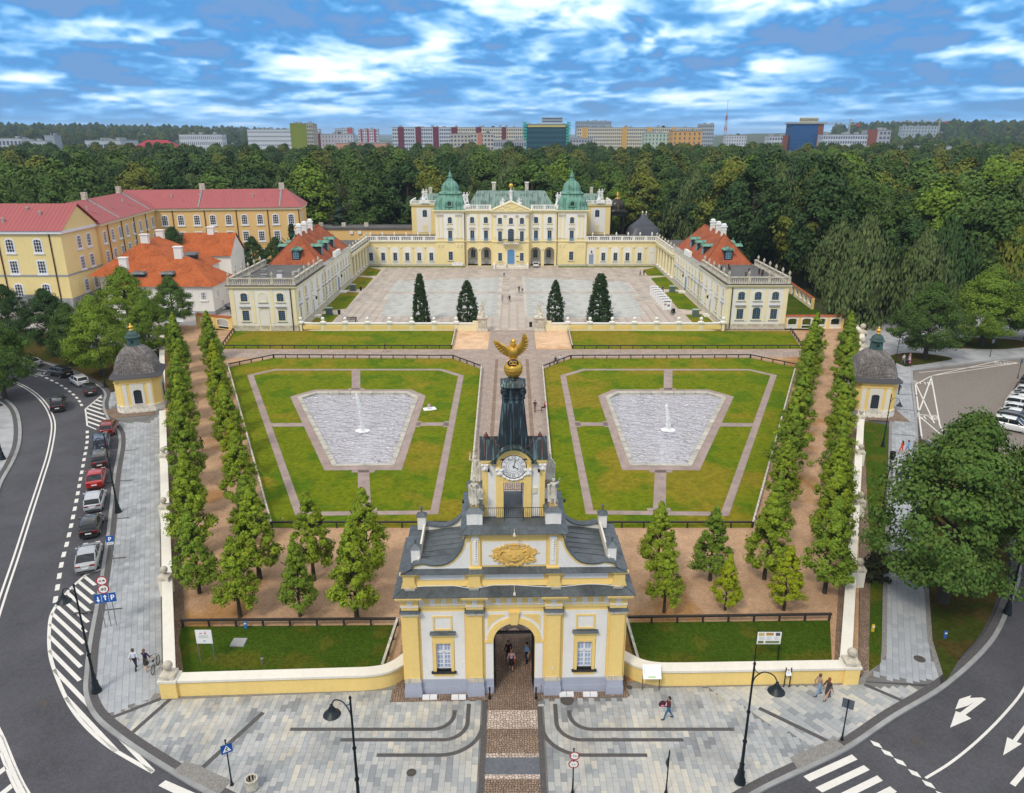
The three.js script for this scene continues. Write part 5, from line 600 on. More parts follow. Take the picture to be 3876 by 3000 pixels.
  new MB().box(-21.6, 21.6, 0, 0.5, -22.2, -4.5).box(-21.6, -13.1, 0, 0.6, -12.2, 0.1).box(13.1, 21.6, 0, 0.6, -12.2, 0.1).box(-5.2, 5.2, 0, 0.6, -4, 1.3).build('plinth', STONE, o); trim.build('window_surround', PALE, o); hoods.build('window_hood', HOOD, o);
  new MB().add(faces([[V3(-5.75, 15.85, 1.7), V3(5.75, 15.85, 1.7), V3(0, 18.25, 1.7)]])).ext([[-5.4, 15.8], [5.4, 15.8], [0, 18.0]], 3.4, 0, 0, -1.9).build('pediment', CREAM, o);
  new MB().ext([[-5.9, 15.85], [-5.4, 15.85], [0, 18.05], [5.4, 15.85], [5.9, 15.85], [0, 18.45]], 3.8, 0, 0, -1.9).build('pediment_moulding', PALE, o);
  { const r = rng(8), q = new MB(); for (let i = 0; i < 40; i++) { const x = (r() - 0.5) * 7, y = 16.05 + r() * (1.5 - Math.abs(x) * 0.36); q.ball(x, y, 1.72, 0.12 + 0.16 * r(), 6, 0.9); } q.build('pediment_relief', PALE, o); }
  // door, steps, balcony
  new MB().ext(archPts(0, 0.9, 4.4, 2.1, 0.5, 10), 0.1, 0, 0, 1.24).build('door', SHADEBLUE, o); { const t = new MB(); surround(t, 0, 0.9, 1.2, 2.1, 4.1, 0.2, 0.16, true); t.build('door_surround', WHITE, o); }
  for (let k = 0; k < 6; k++) mesh('step', new MB().box(-4.5, 4.5, 0, 0.15 * (6 - k), 1.3, 2.0 + k * 0.5).geo(), k % 2 ? PALESTONE : STONE, o); for (const s of [-1, 1]) mesh('stair_wall', new MB().box(s * 4.75 - 0.25, s * 4.75 + 0.25, 0, 1.1, 1.2, 4.8).geo(), WHITE, o);
  new MB().box(-2.4, 2.4, 6.7, 7.0, 1.2, 2.9).build('balcony', PALESTONE, o); { const q = new MB(); q.box(-2.45, 2.45, 7.95, 8.05, 2.86, 2.96); for (let x = -2.4; x <= 2.41; x += 0.16) q.bar(V3(x, 7, 2.9 + 0.12 * Math.sin((x + 2.4) * 3)), V3(x, 8, 2.9), 0.025, 4); for (const s of [-1, 1]) for (let z = 1.4; z < 2.9; z += 0.2) q.bar(V3(s * 2.4, 7, z), V3(s * 2.4, 8, z), 0.025, 4); q.build('balcony_railing', IRON, o); }
  // roof: balustrades, hipped copper, chimneys
  const ba = new MB(); for (const s of [-1, 1]) balustrade(ba, [s * 5.9, -0.3], [s * 13.1, -0.3], 15.9, 1.35, { step: 0.5, r: 0.12, pier: 3.6, t: 0.4 }); ba.build('balustrade', WHITE, o);
  new MB().add(faces(hipFaces(-12.6, 12.6, -13, -1.6, 16.2, 4.5, 2.8, 2.8))).build('main_roof', GREENROOF, o);
  for (const x of [-5, 4.6]) { mesh('chimney', new MB().box(x - 0.5, x + 0.5, 19.5, 22.7, -9.6, -8.6).geo(), STONE, o); mesh('chimney_cap', new MB().box(x - 0.65, x + 0.65, 22.7, 23, -9.75, -8.45).geo(), PALESTONE, o); }
  for (const s of [-1, 1]) {
    const x = s * 17.35, dome = new MB().add(loftSquare([[4.75, 15.85, 9], [4.8, 16.0, 9], [4.45, 16.3, 8], [4.35, 17.2, 6], [4.1, 18.2, 5], [3.6, 19.2, 5], [3.15, 19.8, 5], [3.1, 20.05, 5], [3.35, 20.15, 5], [3.3, 20.35, 5], [2.7, 20.7, 5], [2.45, 20.9, 4], [2.5, 21.3, 4], [2.35, 22.2, 3.5], [1.9, 23.0, 3], [1.3, 23.5, 2.5], [0.95, 23.7, 2.2], [1.05, 23.85, 2], [0.7, 24.1, 2], [0.5, 24.6, 2], [0.85, 24.75, 2], [0.5, 25, 2], [0.3, 25.2, 2], [0.42, 25.5, 2], [0.2, 25.9, 2], [0.09, 26.2, 2], [0.2, 26.4, 2], [0.05, 26.6, 2], [0.03, 28.3, 2]], 40), x, 0, -4.3); for (let k = 0; k < 4; k++) for (const t of [-2.2, -0.75, 0.75, 2.2]) dome.bar(V3(x, 0, -4.3).add(V3(t, 17.2, 4.38).applyAxisAngle(V3(0, 1, 0), k * PI / 2)), V3(x, 0, -4.3).add(V3(t * 0.72, 19.8, 3.16).applyAxisAngle(V3(0, 1, 0), k * PI / 2)), 0.07, 4); mesh('dome', dome.geo(), PATINA, o);
    const oc = mesh('oculus', new MB().add(new THREE.TorusGeometry(0.72, 0.2, 8, 20).scale(1, 1.1, 1), x, 17.55, 0.2).box(x - 0.05, x + 0.05, 16.9, 18.2, 0.14, 0.24).box(x - 1.2, x + 1.2, 16.7, 16.95, -0.4, 0.35).ext(archPts(x, 16.9, 17.6, 2.2, 1.0, 10), 0.6, 0, 0, -0.5).geo(), PATINA, o); mesh('pane', new MB().add(new THREE.CylinderGeometry(0.66, 0.66, 0.05, 16), x, 17.55, 0.12, 0, PI / 2).geo(), GLASS, oc);
    // set-back rear wings of the palace with their own roofs
    const w = new MB().box(s * 25.6 - 4.3, s * 25.6 + 4.3, 0, 15.9, -24, -13.5); w.box(s * 25.6 - 4.6, s * 25.6 + 4.6, 15.9, 16.3, -24.4, -13.1); mesh('rear_wing', w.geo(), CREAM, o); mesh('rear_panel', new MB().box(s * 26.2 - 2.2, s * 26.2 + 2.2, 8, 15.2, -13.5, -13.42).geo(), WHITE, o); addWindow(o, s * 25.9, 12.6, -13.42, 0, 1.3, 2.1, { ...PW, arch: true }); addWindow(o, s * 25.9, 8.2, -13.42, 0, 1.3, 2.0, { ...PW, frame: PALE, glass: PALE });
    const b2 = new MB(); balustrade(b2, [s * 21.6, -13.2], [s * 29.9, -13.2], 16.3, 1.1, { step: 0.5, r: 0.12, t: 0.4 }); balustrade(b2, [s * 29.9, -13.2], [s * 29.9, -24], 16.3, 1.1, { step: 0.5, r: 0.12, t: 0.4 }); mesh('balustrade', b2.geo(), WHITE, o);
    mesh('rear_roof', faces(hipFaces(Math.min(s * 20, s * 29), Math.max(s * 20, s * 29), -23.5, -14.2, 16.3, 2.8, 2.5, 2.5)), GREENROOF, o); mesh('chimney', new MB().box(s * 24.5 - 0.45, s * 24.5 + 0.45, 17, 20.7, -19.4, -18.6).box(s * 24.5 - 0.55, s * 24.5 + 0.55, 20.7, 20.95, -19.5, -18.5).geo(), STONE, o);
  }
  for (const [x, y, w2] of [[1.9, 2.9, 0.7], [1.9, 1.4, 0.4]]) mesh('plaque', new MB().box(x - w2 / 2, x + w2 / 2, y, y + 0.25, 1.24, 1.28).geo(), M('bronze_plaque', C(0.12, 0.08, 0.05), { metalness: 0.4 }), o);
}
// single-storey galleries between palace and side wings
for (const s of [-1, 1]) {
  const sd = s < 0 ? 'left' : 'right', o = thing('palace_gallery', `single-storey yellow gallery with blind arches ${sd} of the palace`, 'gallery', [s * 31.8 - 0.2, 0, 221]), trim = new MB(), hoods = new MB();
  mesh('wall', new MB().box(-10.2, 10.2, 0.5, 6.7, -12, 0).geo(), ROUGHCAST, o); mesh('plinth', new MB().box(-10.25, 10.25, 0, 0.55, -12, 0.08).geo(), STONE, o);
  mesh('cornice', new MB().box(-10.3, 10.3, 6.6, 6.8, -12.2, 0.15).box(-10.4, 10.4, 6.8, 7.0, -12.3, 0.3).box(-10.5, 10.5, 7.0, 7.14, -12.4, 0.45).geo(), PALE, o);
  mesh('flat_roof', new MB().box(-10.3, 10.3, 7.14, 7.5, -12.2, 0.1).geo(), FLATROOF, o);
  const bal = new MB(); balustrade(bal, [-10.2, 0.05], [10.2, 0.05], 7.16, 1.35, { step: 0.55, r: 0.13, pier: 3.4, t: 0.42 }); mesh('balustrade', bal.geo(), WHITE, o);
  for (let k = 0; k < 6; k++) {
    const x = -8.7 + k * 3.48, wx = new MB().ext(archPts(x, 0.6, 4.3, 2.5, 1.2, 10), 0.05, 0, 0, -0.01); mesh('blind_arch', wx.geo(), WHITE, o); mesh('keystone_mask', new MB().ball(x + 1.74, 5.3, 0.02, 0.26, 8, 1.5).geo(), PALESTONE, o);
    if (s > 0 && k === 0) { mesh('door', new MB().box(x - 0.65, x + 0.65, 0.6, 3.3, 0.03, 0.1).geo(), M('grey_blue_door', C(0.25, 0.32, 0.42)), o); mesh('door_step', new MB().box(x - 1, x + 1, 0, 0.5, 0, 1.2).geo(), STONE, o); mesh('lantern', new MB().lathe(x, 3.7, 0.4, [[0.001, 0.9], [0.05, 0.7], [0.2, 0.6], [0.16, 0.1], [0.001, 0]], 6).geo(), IRON, o); } else if (s > 0 && k === 5) { const t = new MB(); surround(t, x, 1.4, 0.03, 1.2, 2.5, 0.18, 0.08, false); mesh('blind_frame', t.geo(), PALE, o); } else bay(o, trim, hoods, x, 1.5, 0.04, 0, 1.1, 2.3, { ...PW, cols: 2, rows: 3 });
  }
  trim.build('window_surround', PALE, o); hoods.build('window_sill', HOOD, o);
  for (let k = 0; k <= 5; k++) mesh('roof_urn', new MB().lathe(-8.5 + k * 3.4, 8.5, 0.05, urnPts, 8).geo(), PALESTONE, o);
  // colonnade on the court side
  const c = thing('colonnade', `open colonnade of yellow columns at the ${sd} end of the court`, 'colonnade', [s * 43.6, 0, 208]);
  mesh('back_wall', new MB().box(s > 0 ? 2 : -2.6, s > 0 ? 2.6 : -2, 0, 6.4, -13, 12).geo(), WHITE, c); mesh('podium', new MB().box(-2.3, 2.3, 0, 0.7, -12.6, 12).geo(), STONE, c); mesh('entablature', new MB().box(-2.4, 2.6, 6.3, 6.9, -12.6, 12.2).box(-2.6, 2.8, 6.9, 7.14, -12.6, 12.4).geo(), PALE, c); mesh('flat_roof', new MB().box(-2.3, 8, 7.14, 7.4, -13, 12).geo().translate(s > 0 ? 0 : -5.6, 0, 0), FLATROOF, c);
  for (let k = 0; k < 6; k++) { const z = -10.4 + k * 4.1; mesh('column', new MB().cyl(-s * 1.75, 0.95, z, 0.46, 0.38, 5.0, 16).geo(), PALE, c); mesh('column_base', new MB().box(-s * 1.75 - 0.6, -s * 1.75 + 0.6, 0.7, 0.85, z - 0.6, z + 0.6).cyl(-s * 1.75, 0.85, z, 0.56, 0.5, 0.14, 14).geo(), WHITE, c); mesh('column_capital', new MB().cyl(-s * 1.75, 5.92, z, 0.42, 0.55, 0.2, 14).box(-s * 1.75 - 0.56, -s * 1.75 + 0.56, 6.1, 6.3, z - 0.56, z + 0.56).geo(), WHITE, c); }
  const bl = new MB(); balustrade(bl, [-s * 2.1, -13], [-s * 2.1, 12], 7.16, 1.3, { step: 0.6, r: 0.13, pier: 3.6, t: 0.42 }); mesh('balustrade', bl.geo(), PALESTONE, c); for (let k = 0; k < 7; k++) mesh('roof_urn', new MB().lathe(-s * 2.1, 8.4, -12.5 + k * 4, urnPts, 8).geo(), STONE, c);
}
// side wings: hip-roofed middle and flat-roofed front pavilion
for (const s of [-1, 1]) {
  const sd = s < 0 ? 'left' : 'right', D0 = s < 0 ? 143.4 : 144.8, L = 166.9 - D0, cx = s * (s < 0 ? 47.6 : 47.3), hw = s < 0 ? 6.3 : 5.85;
  { // front pavilion
    const o = thing('wing_pavilion', `white and yellow ${sd} pavilion with stone balustrade and urns on its flat roof`, 'pavilion', [cx, 0, D0]), trim = new MB(), hoods = new MB(), z1 = 0, z0 = -L, opt = { ...PW, bar: 0.04, cols: 4, rows: 5 };
    mesh('wall', new MB().box(-hw, hw, 1.1, 8.5, z0, z1).geo(), WHITE, o); mesh('plinth', new MB().box(-hw - 0.1, hw + 0.1, 0, 1.15, z0, z1 + 0.1).geo(), STONE, o);
    const st = new MB(); for (const x of [-hw + 0.45, hw - 0.45]) st.box(x - 0.4, x + 0.4, 1.1, 8.2, z1 - 0.02, z1 + 0.1); for (const x of s < 0 ? [-1.9, 1.75] : [-1.75, 1.75]) st.box(x - 0.27, x + 0.27, 1.6, 8.0, z1 - 0.02, z1 + 0.07); for (let k = 0; k <= 4; k++) { const z = -0.5 - k * (L - 1) / 4; st.box(-hw - 0.09, hw + 0.09, 1.1, 8.2, z - 0.4, z + 0.4); } st.build('pilaster', PALE, o);
    mesh('cornice', new MB().box(-hw - 0.12, hw + 0.12, 8.15, 8.35, z0, z1 + 0.12).box(-hw - 0.3, hw + 0.3, 8.35, 8.6, z0, z1 + 0.3).box(-hw - 0.5, hw + 0.5, 8.6, 8.82, z0, z1 + 0.5).geo(), PALE, o); mesh('gutter', new MB().box(-hw - 0.55, hw + 0.55, 8.82, 8.92, z0, z1 + 0.55).geo(), M('dark_lead'), o); mesh('flat_roof', new MB().box(-hw, hw, 8.9, 9.05, z0, z1).geo(), FLATROOF, o);
    const bal = new MB(); for (const [a, b] of [[[-hw + 0.1, -0.1], [hw - 0.1, -0.1]], [[-hw + 0.1, -0.1], [-hw + 0.1, z0 + 1]], [[hw - 0.1, -0.1], [hw - 0.1, z0 + 1]]]) balustrade(bal, a, b, 8.95, 1.35, { step: 0.42, r: 0.12, pier: 3.9, t: 0.4 }); mesh('balustrade', bal.geo(), STONE, o);
    const un = new MB().lathe(0, 0, 0, urnPts, 10).geo(); const put = (x, z) => { const u = mesh('roof_urn', un, STONE, o); u.position.set(x, 10.3, z); }; for (const x of [-hw + 0.1, -hw / 3, hw / 3, hw - 0.1]) put(x, -0.1); for (let k = 1; k <= 5; k++) { put(-hw + 0.1, -0.1 - k * 3.9); put(hw - 0.1, -0.1 - k * 3.9); }
    const cols = s < 0 ? [-3.55, 0, 3.35] : [-3.1, 0.1, 3.45]; cols.forEach((x, i) => { const blind = s < 0 && i === 1; const bo = blind ? { ...opt, frame: WHITE, glass: WHITE } : opt; bay(o, trim, hoods, x, 5.85, z1, 0, 1.3, 1.6, { ...bo, arch: true }); if (blind) { mesh('blind_door', new MB().ext(archPts(x, 0.3, 4.0, 1.7, 0.35, 8), 0.06, 0, 0, z1).geo(), WHITE, o); const t = new MB(); surround(t, x, 0.3, z1, 1.7, 4.1, 0.2, 0.12, true); t.build('blind_door_surround', PALE, o); } else bay(o, trim, hoods, x, 2.1, z1, 0, i === 1 ? 1.5 : 1.3, i === 1 ? 2.3 : 2.0, { ...bo, hood: i !== 1, arch: i === 1 }); mesh('window_ledge', new MB().box(x - 1.0, x + 1.0, 4.72, 4.86, z1, z1 + 0.34).geo(), HOOD, o); });
    for (const f of [-1, 1]) for (let k = 0; k < 5; k++) { const z = -2.7 - k * (L - 4.6) / 4, x = f * hw, ry = f * PI / 2; bay(o, trim, hoods, x, 5.85, z, ry, 0.95, 1.6, { ...opt, cols: 2, rows: 3, arch: true, frame: WOODWHITE }); if (k === 2 && f === -s) { mesh('side_door', new MB().box(x - 0.06, x + 0.06, 0.6, 3.6, z - 0.65, z + 0.65).geo(), SHADEBLUE, o); mesh('door_step', new MB().box(x + f * 0.2 - 0.6 + f * 0.6, x + f * 0.2 + 0.6 + f * 0.6, 0, 0.4, z - 1.1, z + 1.1).geo(), PALESTONE, o); mesh('wall_lantern', new MB().bar(V3(x, 4.6, z + 0.4), V3(x + f * 0.9, 4.6, z + 0.4), 0.03).lathe(x + f * 0.9, 3.8, z + 0.4, [[0.001, 0.8], [0.22, 0.6], [0.16, 0.1], [0.001, 0]], 6).geo(), IRON, o); } else bay(o, trim, hoods, x, 2.1, z, ry, 1.0, 2.1, { ...opt, cols: 2, rows: 4, hood: true, frame: WOODWHITE }); }
    trim.build('window_surround', PALE, o); hoods.build('window_hood', HOOD, o);
    mesh('drainpipe', new MB().cyl(-s * hw + s * 0.9, 0.2, z1 + 0.2, 0.1, 0.1, 8.4, 6).geo(), M('dark_pipe'), o);
    const r = rng(s + 40); for (let k = 0; k < 9; k++) { const x = (r() - 0.5) * (hw * 1.5), z = -3 - r() * (L - 8); if (s < 0) mesh('roof_vent', new MB().box(x - 0.5, x + 0.5, 9.05, 9.5, z - 0.35, z + 0.35).box(x - 0.6, x + 0.6, 9.5, 9.58, z - 0.45, z + 0.45).geo(), KERB, o); else mesh('roof_vent', new MB().cyl(x, 9.05, z, 0.13, 0.13, 1.0, 8).cyl(x, 10.05, z, 0.13, 0.28, 0.1, 8).geo(), M('brown_pipe', C(0.06, 0.02, 0.018)), o); }
    if (s < 0) mesh('air_conditioner', new MB().box(1.5, 2.5, 9.3, 10.1, -5.4, -5).geo(), WOODWHITE, o);
  }
  { // middle wing with tiled hip roof
    const o = thing('side_wing', `${sd} palace wing under a red tiled hip roof with dormers and white chimneys`, 'wing', [cx, 0, 166.9]), L2 = 29.1, trim = new MB(), hoods = new MB(), hx = hw - 0.25;
    mesh('wall', new MB().box(-hx, hx, 1.0, 8.3, -L2, 0).geo(), WHITE, o); mesh('plinth', new MB().box(-hx - 0.1, hx + 0.1, 0, 1.05, -L2, 0).geo(), STONE, o);
    mesh('cornice', new MB().box(-hx - 0.2, hx + 0.2, 8.1, 8.35, -L2, 0.01).box(-hx - 0.45, hx + 0.45, 8.35, 8.75, -L2 - 0.2, 0.02).geo(), PALE, o);
    mesh('eaves_flashing', faces([[V3(-hx - 0.6, 8.78, 0), V3(-hx - 0.6, 8.78, -L2), V3(-hx + 0.7, 9.15, -L2), V3(-hx + 0.7, 9.15, 0)], [V3(hx + 0.6, 8.78, -L2), V3(hx + 0.6, 8.78, 0), V3(hx - 0.7, 9.15, 0), V3(hx - 0.7, 9.15, -L2)]].map((q) => [...q].reverse())), KERB, o);
    mesh('tiled_roof', faces(hipFaces(-hx + 0.3, hx - 0.3, -L2 + 0.4, -0.1, 9.0, 6.1, 5.2, 5.2, false)), TILE, o);
    { const rd = new MB(); rd.bar(V3(0, 15.12, -5.3), V3(0, 15.12, -L2 + 5.6), 0.14, 6); for (const f of [-1, 1]) rd.bar(V3(0, 15.1, -5.3), V3(f * (hx - 0.3), 9.02, -0.1), 0.12, 6).bar(V3(0, 15.1, -L2 + 5.6), V3(f * (hx - 0.3), 9.02, -L2 + 0.4), 0.12, 6); rd.build('ridge_tiles', TILE, o); }
    for (const z of [-5.8, -10.4, -15.6]) { mesh('chimney', new MB().box(-0.5, 0.5, 14, 16.5, z - 0.42, z + 0.42).box(-0.66, 0.66, 16.5, 16.75, z - 0.58, z + 0.58).box(-0.58, 0.58, 15.9, 16.02, z - 0.5, z + 0.5).geo(), WHITE, o); mesh('chimney_hood', new MB().box(-0.45, 0.45, 16.75, 17.05, z - 0.38, z + 0.38).tbox(0, 17.05, z, 1.0, 0.86, 0.5, 0.4, 0.28).geo(), WOODWHITE, o); }
    const dormer = (x, y, z, ry) => { const d = new THREE.Group(); d.name = 'dormer'; d.position.set(x, y, z); d.rotation.y = ry; o.add(d); mesh('cheek', new MB().box(-0.85, 0.85, 0, 2.1, -3.4, 0).geo(), M('dark_cheek', C(0.025, 0.03, 0.035)), d); addWindow(d, 0, 0.25, 0.02, 0, 1.15, 1.65, { cols: 4, rows: 3, arch: true, bar: 0.06, frame: M('light_blue_joinery', C(0.22, 0.42, 0.55)) }); mesh('dormer_roof', new MB().ext([[-1.25, 2.05], [1.25, 2.05], [1.1, 2.25], [0.4, 2.5], [0, 2.6], [-0.4, 2.5], [-1.1, 2.25]], 3.9, 0, 0, -3.5).lathe(0, 2.55, 0.1, [[0.14, 0], [0.12, 0.3], [0.2, 0.4], [0.05, 0.6], [0.001, 0.7]], 8).geo(), PATINA, d); };
    dormer(0.2, 10.0, -0.9, 0); for (const f of [-1, 1]) for (const z of [-6.5, -12.5, -18.5]) dormer(f * (hx - 1.5), 10.2, z, f * PI / 2);
    for (const f of [-1, 1]) { for (let k = 0; k < 9; k++) { const z = -1.9 - k * 3.15, x = f * hx, ry = f * PI / 2; if (Math.abs(k - 4) < 0.5 && f === -s) { mesh('side_door', new MB().box(x - 0.1, x + 0.1, 0.6, 3.8, z - 0.7, z + 0.7).geo(), M('grey_blue_door'), o); mesh('door_step', new MB().box(x - 0.8 - s * 0.9, x + 0.8 - s * 0.9, 0, 0.4, z - 1.2, z + 1.2).geo(), PALESTONE, o); mesh('wall_lantern', new MB().bar(V3(x, 4.6, z + 0.5), V3(x + f * 0.9, 4.6, z + 0.5), 0.03).lathe(x + f * 0.9, 3.8, z + 0.5, [[0.001, 0.8], [0.22, 0.6], [0.16, 0.1], [0.001, 0]], 6).geo(), IRON, o); bay(o, trim, hoods, x, 5.6, z, ry, 0.95, 1.6, { ...PW, cols: 2, rows: 3, arch: true, frame: WOODWHITE }); } else { bay(o, trim, hoods, x, 5.6, z, ry, 0.9, 1.55, { ...PW, cols: 2, rows: 3, arch: true, frame: WOODWHITE }); bay(o, trim, hoods, x, 1.95, z, ry, 1.0, 2.0, { ...PW, cols: 2, rows: 4, hood: true, frame: WOODWHITE }); } } }
    trim.build('window_surround', PALE, o); hoods.build('window_hood', HOOD, o); const st = new MB(); for (const z of [-0.4, -9.8, -19, -28.6]) st.box(-hx - 0.09, hx + 0.09, 1.0, 8.1, z - 0.38, z + 0.38); st.build('pilaster', PALE, o);
    mesh('attic_gable', new MB().box(-s * hx - 0.35, -s * hx + 0.35, 8.75, 10.1, -17.2, -11.8).geo(), WHITE, o); mesh('drainpipe', new MB().cyl(-s * (hx + 0.25), 0.2, -0.15, 0.1, 0.1, 8.4, 6).geo(), M('dark_pipe'), o);
  }
}
// ------------------------------------------------------------------ institute, white house, walls and small buildings round the palace
function floorRow(o, trim, z, ry, at, y, w, h, arch, glass = GLASS) { for (const [x, zz] of at) { addWindow(o, x, y, zz ?? z, ry, w, h, { cols: 3, rows: arch ? 4 : 4, arch, bar: 0.08, depth: 0.1, glass }); const t = new MB(); surround(t, 0, 0, 0, w, h, 0.16, 0.06, arch); t.box(-w / 2 - 0.3, w / 2 + 0.3, -0.4, -0.16, 0, 0.22); for (const g of t.g) { g.rotateY(ry); g.translate(x, y, zz ?? z); trim.g.push(g); } } }
function seamRoof(fs, step) { const m = new MB().add(faces(fs)); for (const f of fs.slice(0, 2)) seams(m, f[0], f[1], f[2], f[3] ?? f[2], step, 0.04); return metreUV(m.geo(false)); }
{
  const o = thing('institute_building', 'cream three-storey institute block with red metal roof at the left edge', 'building', [-132, 0, 162.3]), W = 37, t = new MB();
  mesh('wall', new MB().box(0, W, 2.5, 16.4, -14.2, 0).box(9, 21, 2.5, 16.4, 0, 0.8).geo(), CREAM, o); mesh('plinth', new MB().box(-0.1, W + 0.1, 0, 2.55, -14.3, 0.1).box(8.9, 21.1, 0, 2.55, 0, 0.9).geo(), KERB, o); mesh('cornice', new MB().box(-0.4, W + 0.5, 16.3, 16.9, -14.6, 0.5).box(8.6, 21.4, 16.32, 16.92, 0, 1.3).geo(), WOODWHITE, o); mesh('string_course', new MB().box(-0.1, W + 0.12, 7.3, 7.65, -14.3, 0.12).box(8.9, 21.1, 7.31, 7.66, 0, 0.92).geo(), HOOD, o);
  mesh('metal_roof', seamRoof(hipFaces(-0.6, W + 0.8, -14.9, 0.7, 16.9, 5, 0, 0.001).slice(0, 2), 0.9), REDMETAL, o); mesh("gable", new MB().ext([[0, 16.9], [14.2, 16.9], [7.1, 21.5]], 0.5, W - 0.1, 0, 0, PI / 2).geo(), CREAM, o); mesh('front_gable', new MB().ext([[8.6, 16.9], [21.4, 16.9], [15, 19]], 1, 0, 0, 0.2).geo(), CREAM, o); mesh('front_gable_roof', faces([[V3(8.2, 16.9, 1.5), V3(15, 19.4, 1.5), V3(15, 19.4, -5), V3(8.2, 16.9, -1)].reverse(), [V3(15, 19.4, 1.5), V3(21.8, 16.9, 1.5), V3(21.8, 16.9, -1), V3(15, 19.4, -5)].reverse()]), REDMETAL, o);
  for (const [y, h, a] of [[12.4, 2.8, true], [7.95, 2.7, false], [3.0, 2.7, true]]) { floorRow(o, t, 0, 0, [[3.5], [25.9], [31.8], [35.6 - 0.4]].slice(0, 3).concat([]), y, 1.75, h, a); floorRow(o, t, 0.8, 0, [[11.5], [15], [18.5]], y, 1.75, h, a); floorRow(o, t, 0, PI / 2, [[W, -6.5], [W, -10.5]], y, 1.6, h, a); }
  t.build('window_surround', WOODWHITE, o); for (const x of [23.6, 34.6]) mesh('drainpipe', new MB().cyl(x, 0.3, 0.15, 0.12, 0.12, 16, 6).geo(), M('brown_pipe'), o);
  mesh('porch_roof', new MB().tbox(29, 2.9, 1, 4.2, 2.4, 3.4, 0.6, 0.6).geo(), ZINC, o); const rv = rng(4); for (let k = 0; k < 9; k++) { const x = 4 + k * 3.4, z = -1.5 - rv() * 4; mesh('roof_vent', new MB().cyl(x, 17.2 - z * 0.55, z, 0.25, 0.25, 0.9, 8).cyl(x, 18.1 - z * 0.55, z, 0.36, 0.36, 0.3, 8).geo(), M('pale_metal'), o); }
}
for (const [label, x, d, a, L, n] of [['ochre institute range with red metal roof running back from the cream block', -94.3, 176.6, 1.678, 38.5, 8], ['long ochre institute range with red metal roof facing the garden', -98.4, 214.5, 0.13, 39, 9]]) {
  const o = thing('institute_building', label, 'building', [x, 0, d], a), t = new MB(), long = n === 9;
  mesh('wall', new MB().box(long ? -14 : 0, L, 2, 16.4, -13, 0).geo(), OCHRE, o); mesh('plinth', new MB().box(long ? -14 : 0, L + 0.1, 0, 2.05, -13.1, 0.12).geo(), STONE, o); mesh('cornice', new MB().box(long ? -14 : 0, L + 0.4, 16.2, 16.8, -13.4, 0.4).geo(), PALE, o); mesh('string_course', new MB().box(0, L + 0.1, 6.6, 6.9, -13.1, 0.1).geo(), OCHRE, o);
  mesh('metal_roof', seamRoof(hipFaces(long ? -14 : -0.5, L + 0.7, -13.7, 0.7, 16.8, 4.6, long ? 5 : 0.1, long ? 5 : 0.1), 0.9), REDMETAL, o);
  for (const [y, h, ar] of [[12.2, 2.7, true], [7.6, 2.7, false], [2.7, 2.6, true]]) floorRow(o, t, 0, 0, Array.from({ length: n }, (_, i) => [2.4 + i * (long ? 4.25 : 4.7)]), y, 1.65, h, ar);
  if (long) for (const y of [12.2, 7.6]) floorRow(o, t, 0, PI / 2, [[L, -5]], y, 1.2, 2.7, true); t.build('window_surround', WOODWHITE, o);
  for (let i = 0; i < n; i += 2) mesh('drainpipe', new MB().cyl(4.6 + i * 4.25, 0.3, 0.15, 0.11, 0.11, 16, 6).geo(), M('brown_pipe'), o);
  for (let i = 0; i < 5; i++) { mesh('roof_vent', new MB().cyl(4 + i * 7.3, 19, -3.5 - (i % 3), 0.22, 0.22, 1.4, 8).geo(), M('pale_metal'), o); if (i < 3) mesh('skylight', new MB().tbox(6 + i * 11, 18.2, -2.6, 2.4, 2.2, 2.4, 0.4, 0.8).geo(), REDMETAL, o); } for (const q of [0.3, 0.86]) { mesh('parapet', new MB().bar(V3(L * q, 16.9, 0.4), V3(L * q, 21.5, -6.5), 0.3, 4).geo(), KERB, o); mesh('chimney', new MB().box(L * q - 0.7, L * q + 0.7, 20.6, 23, -7.2, -6.2).geo(), STONE, o); }
}
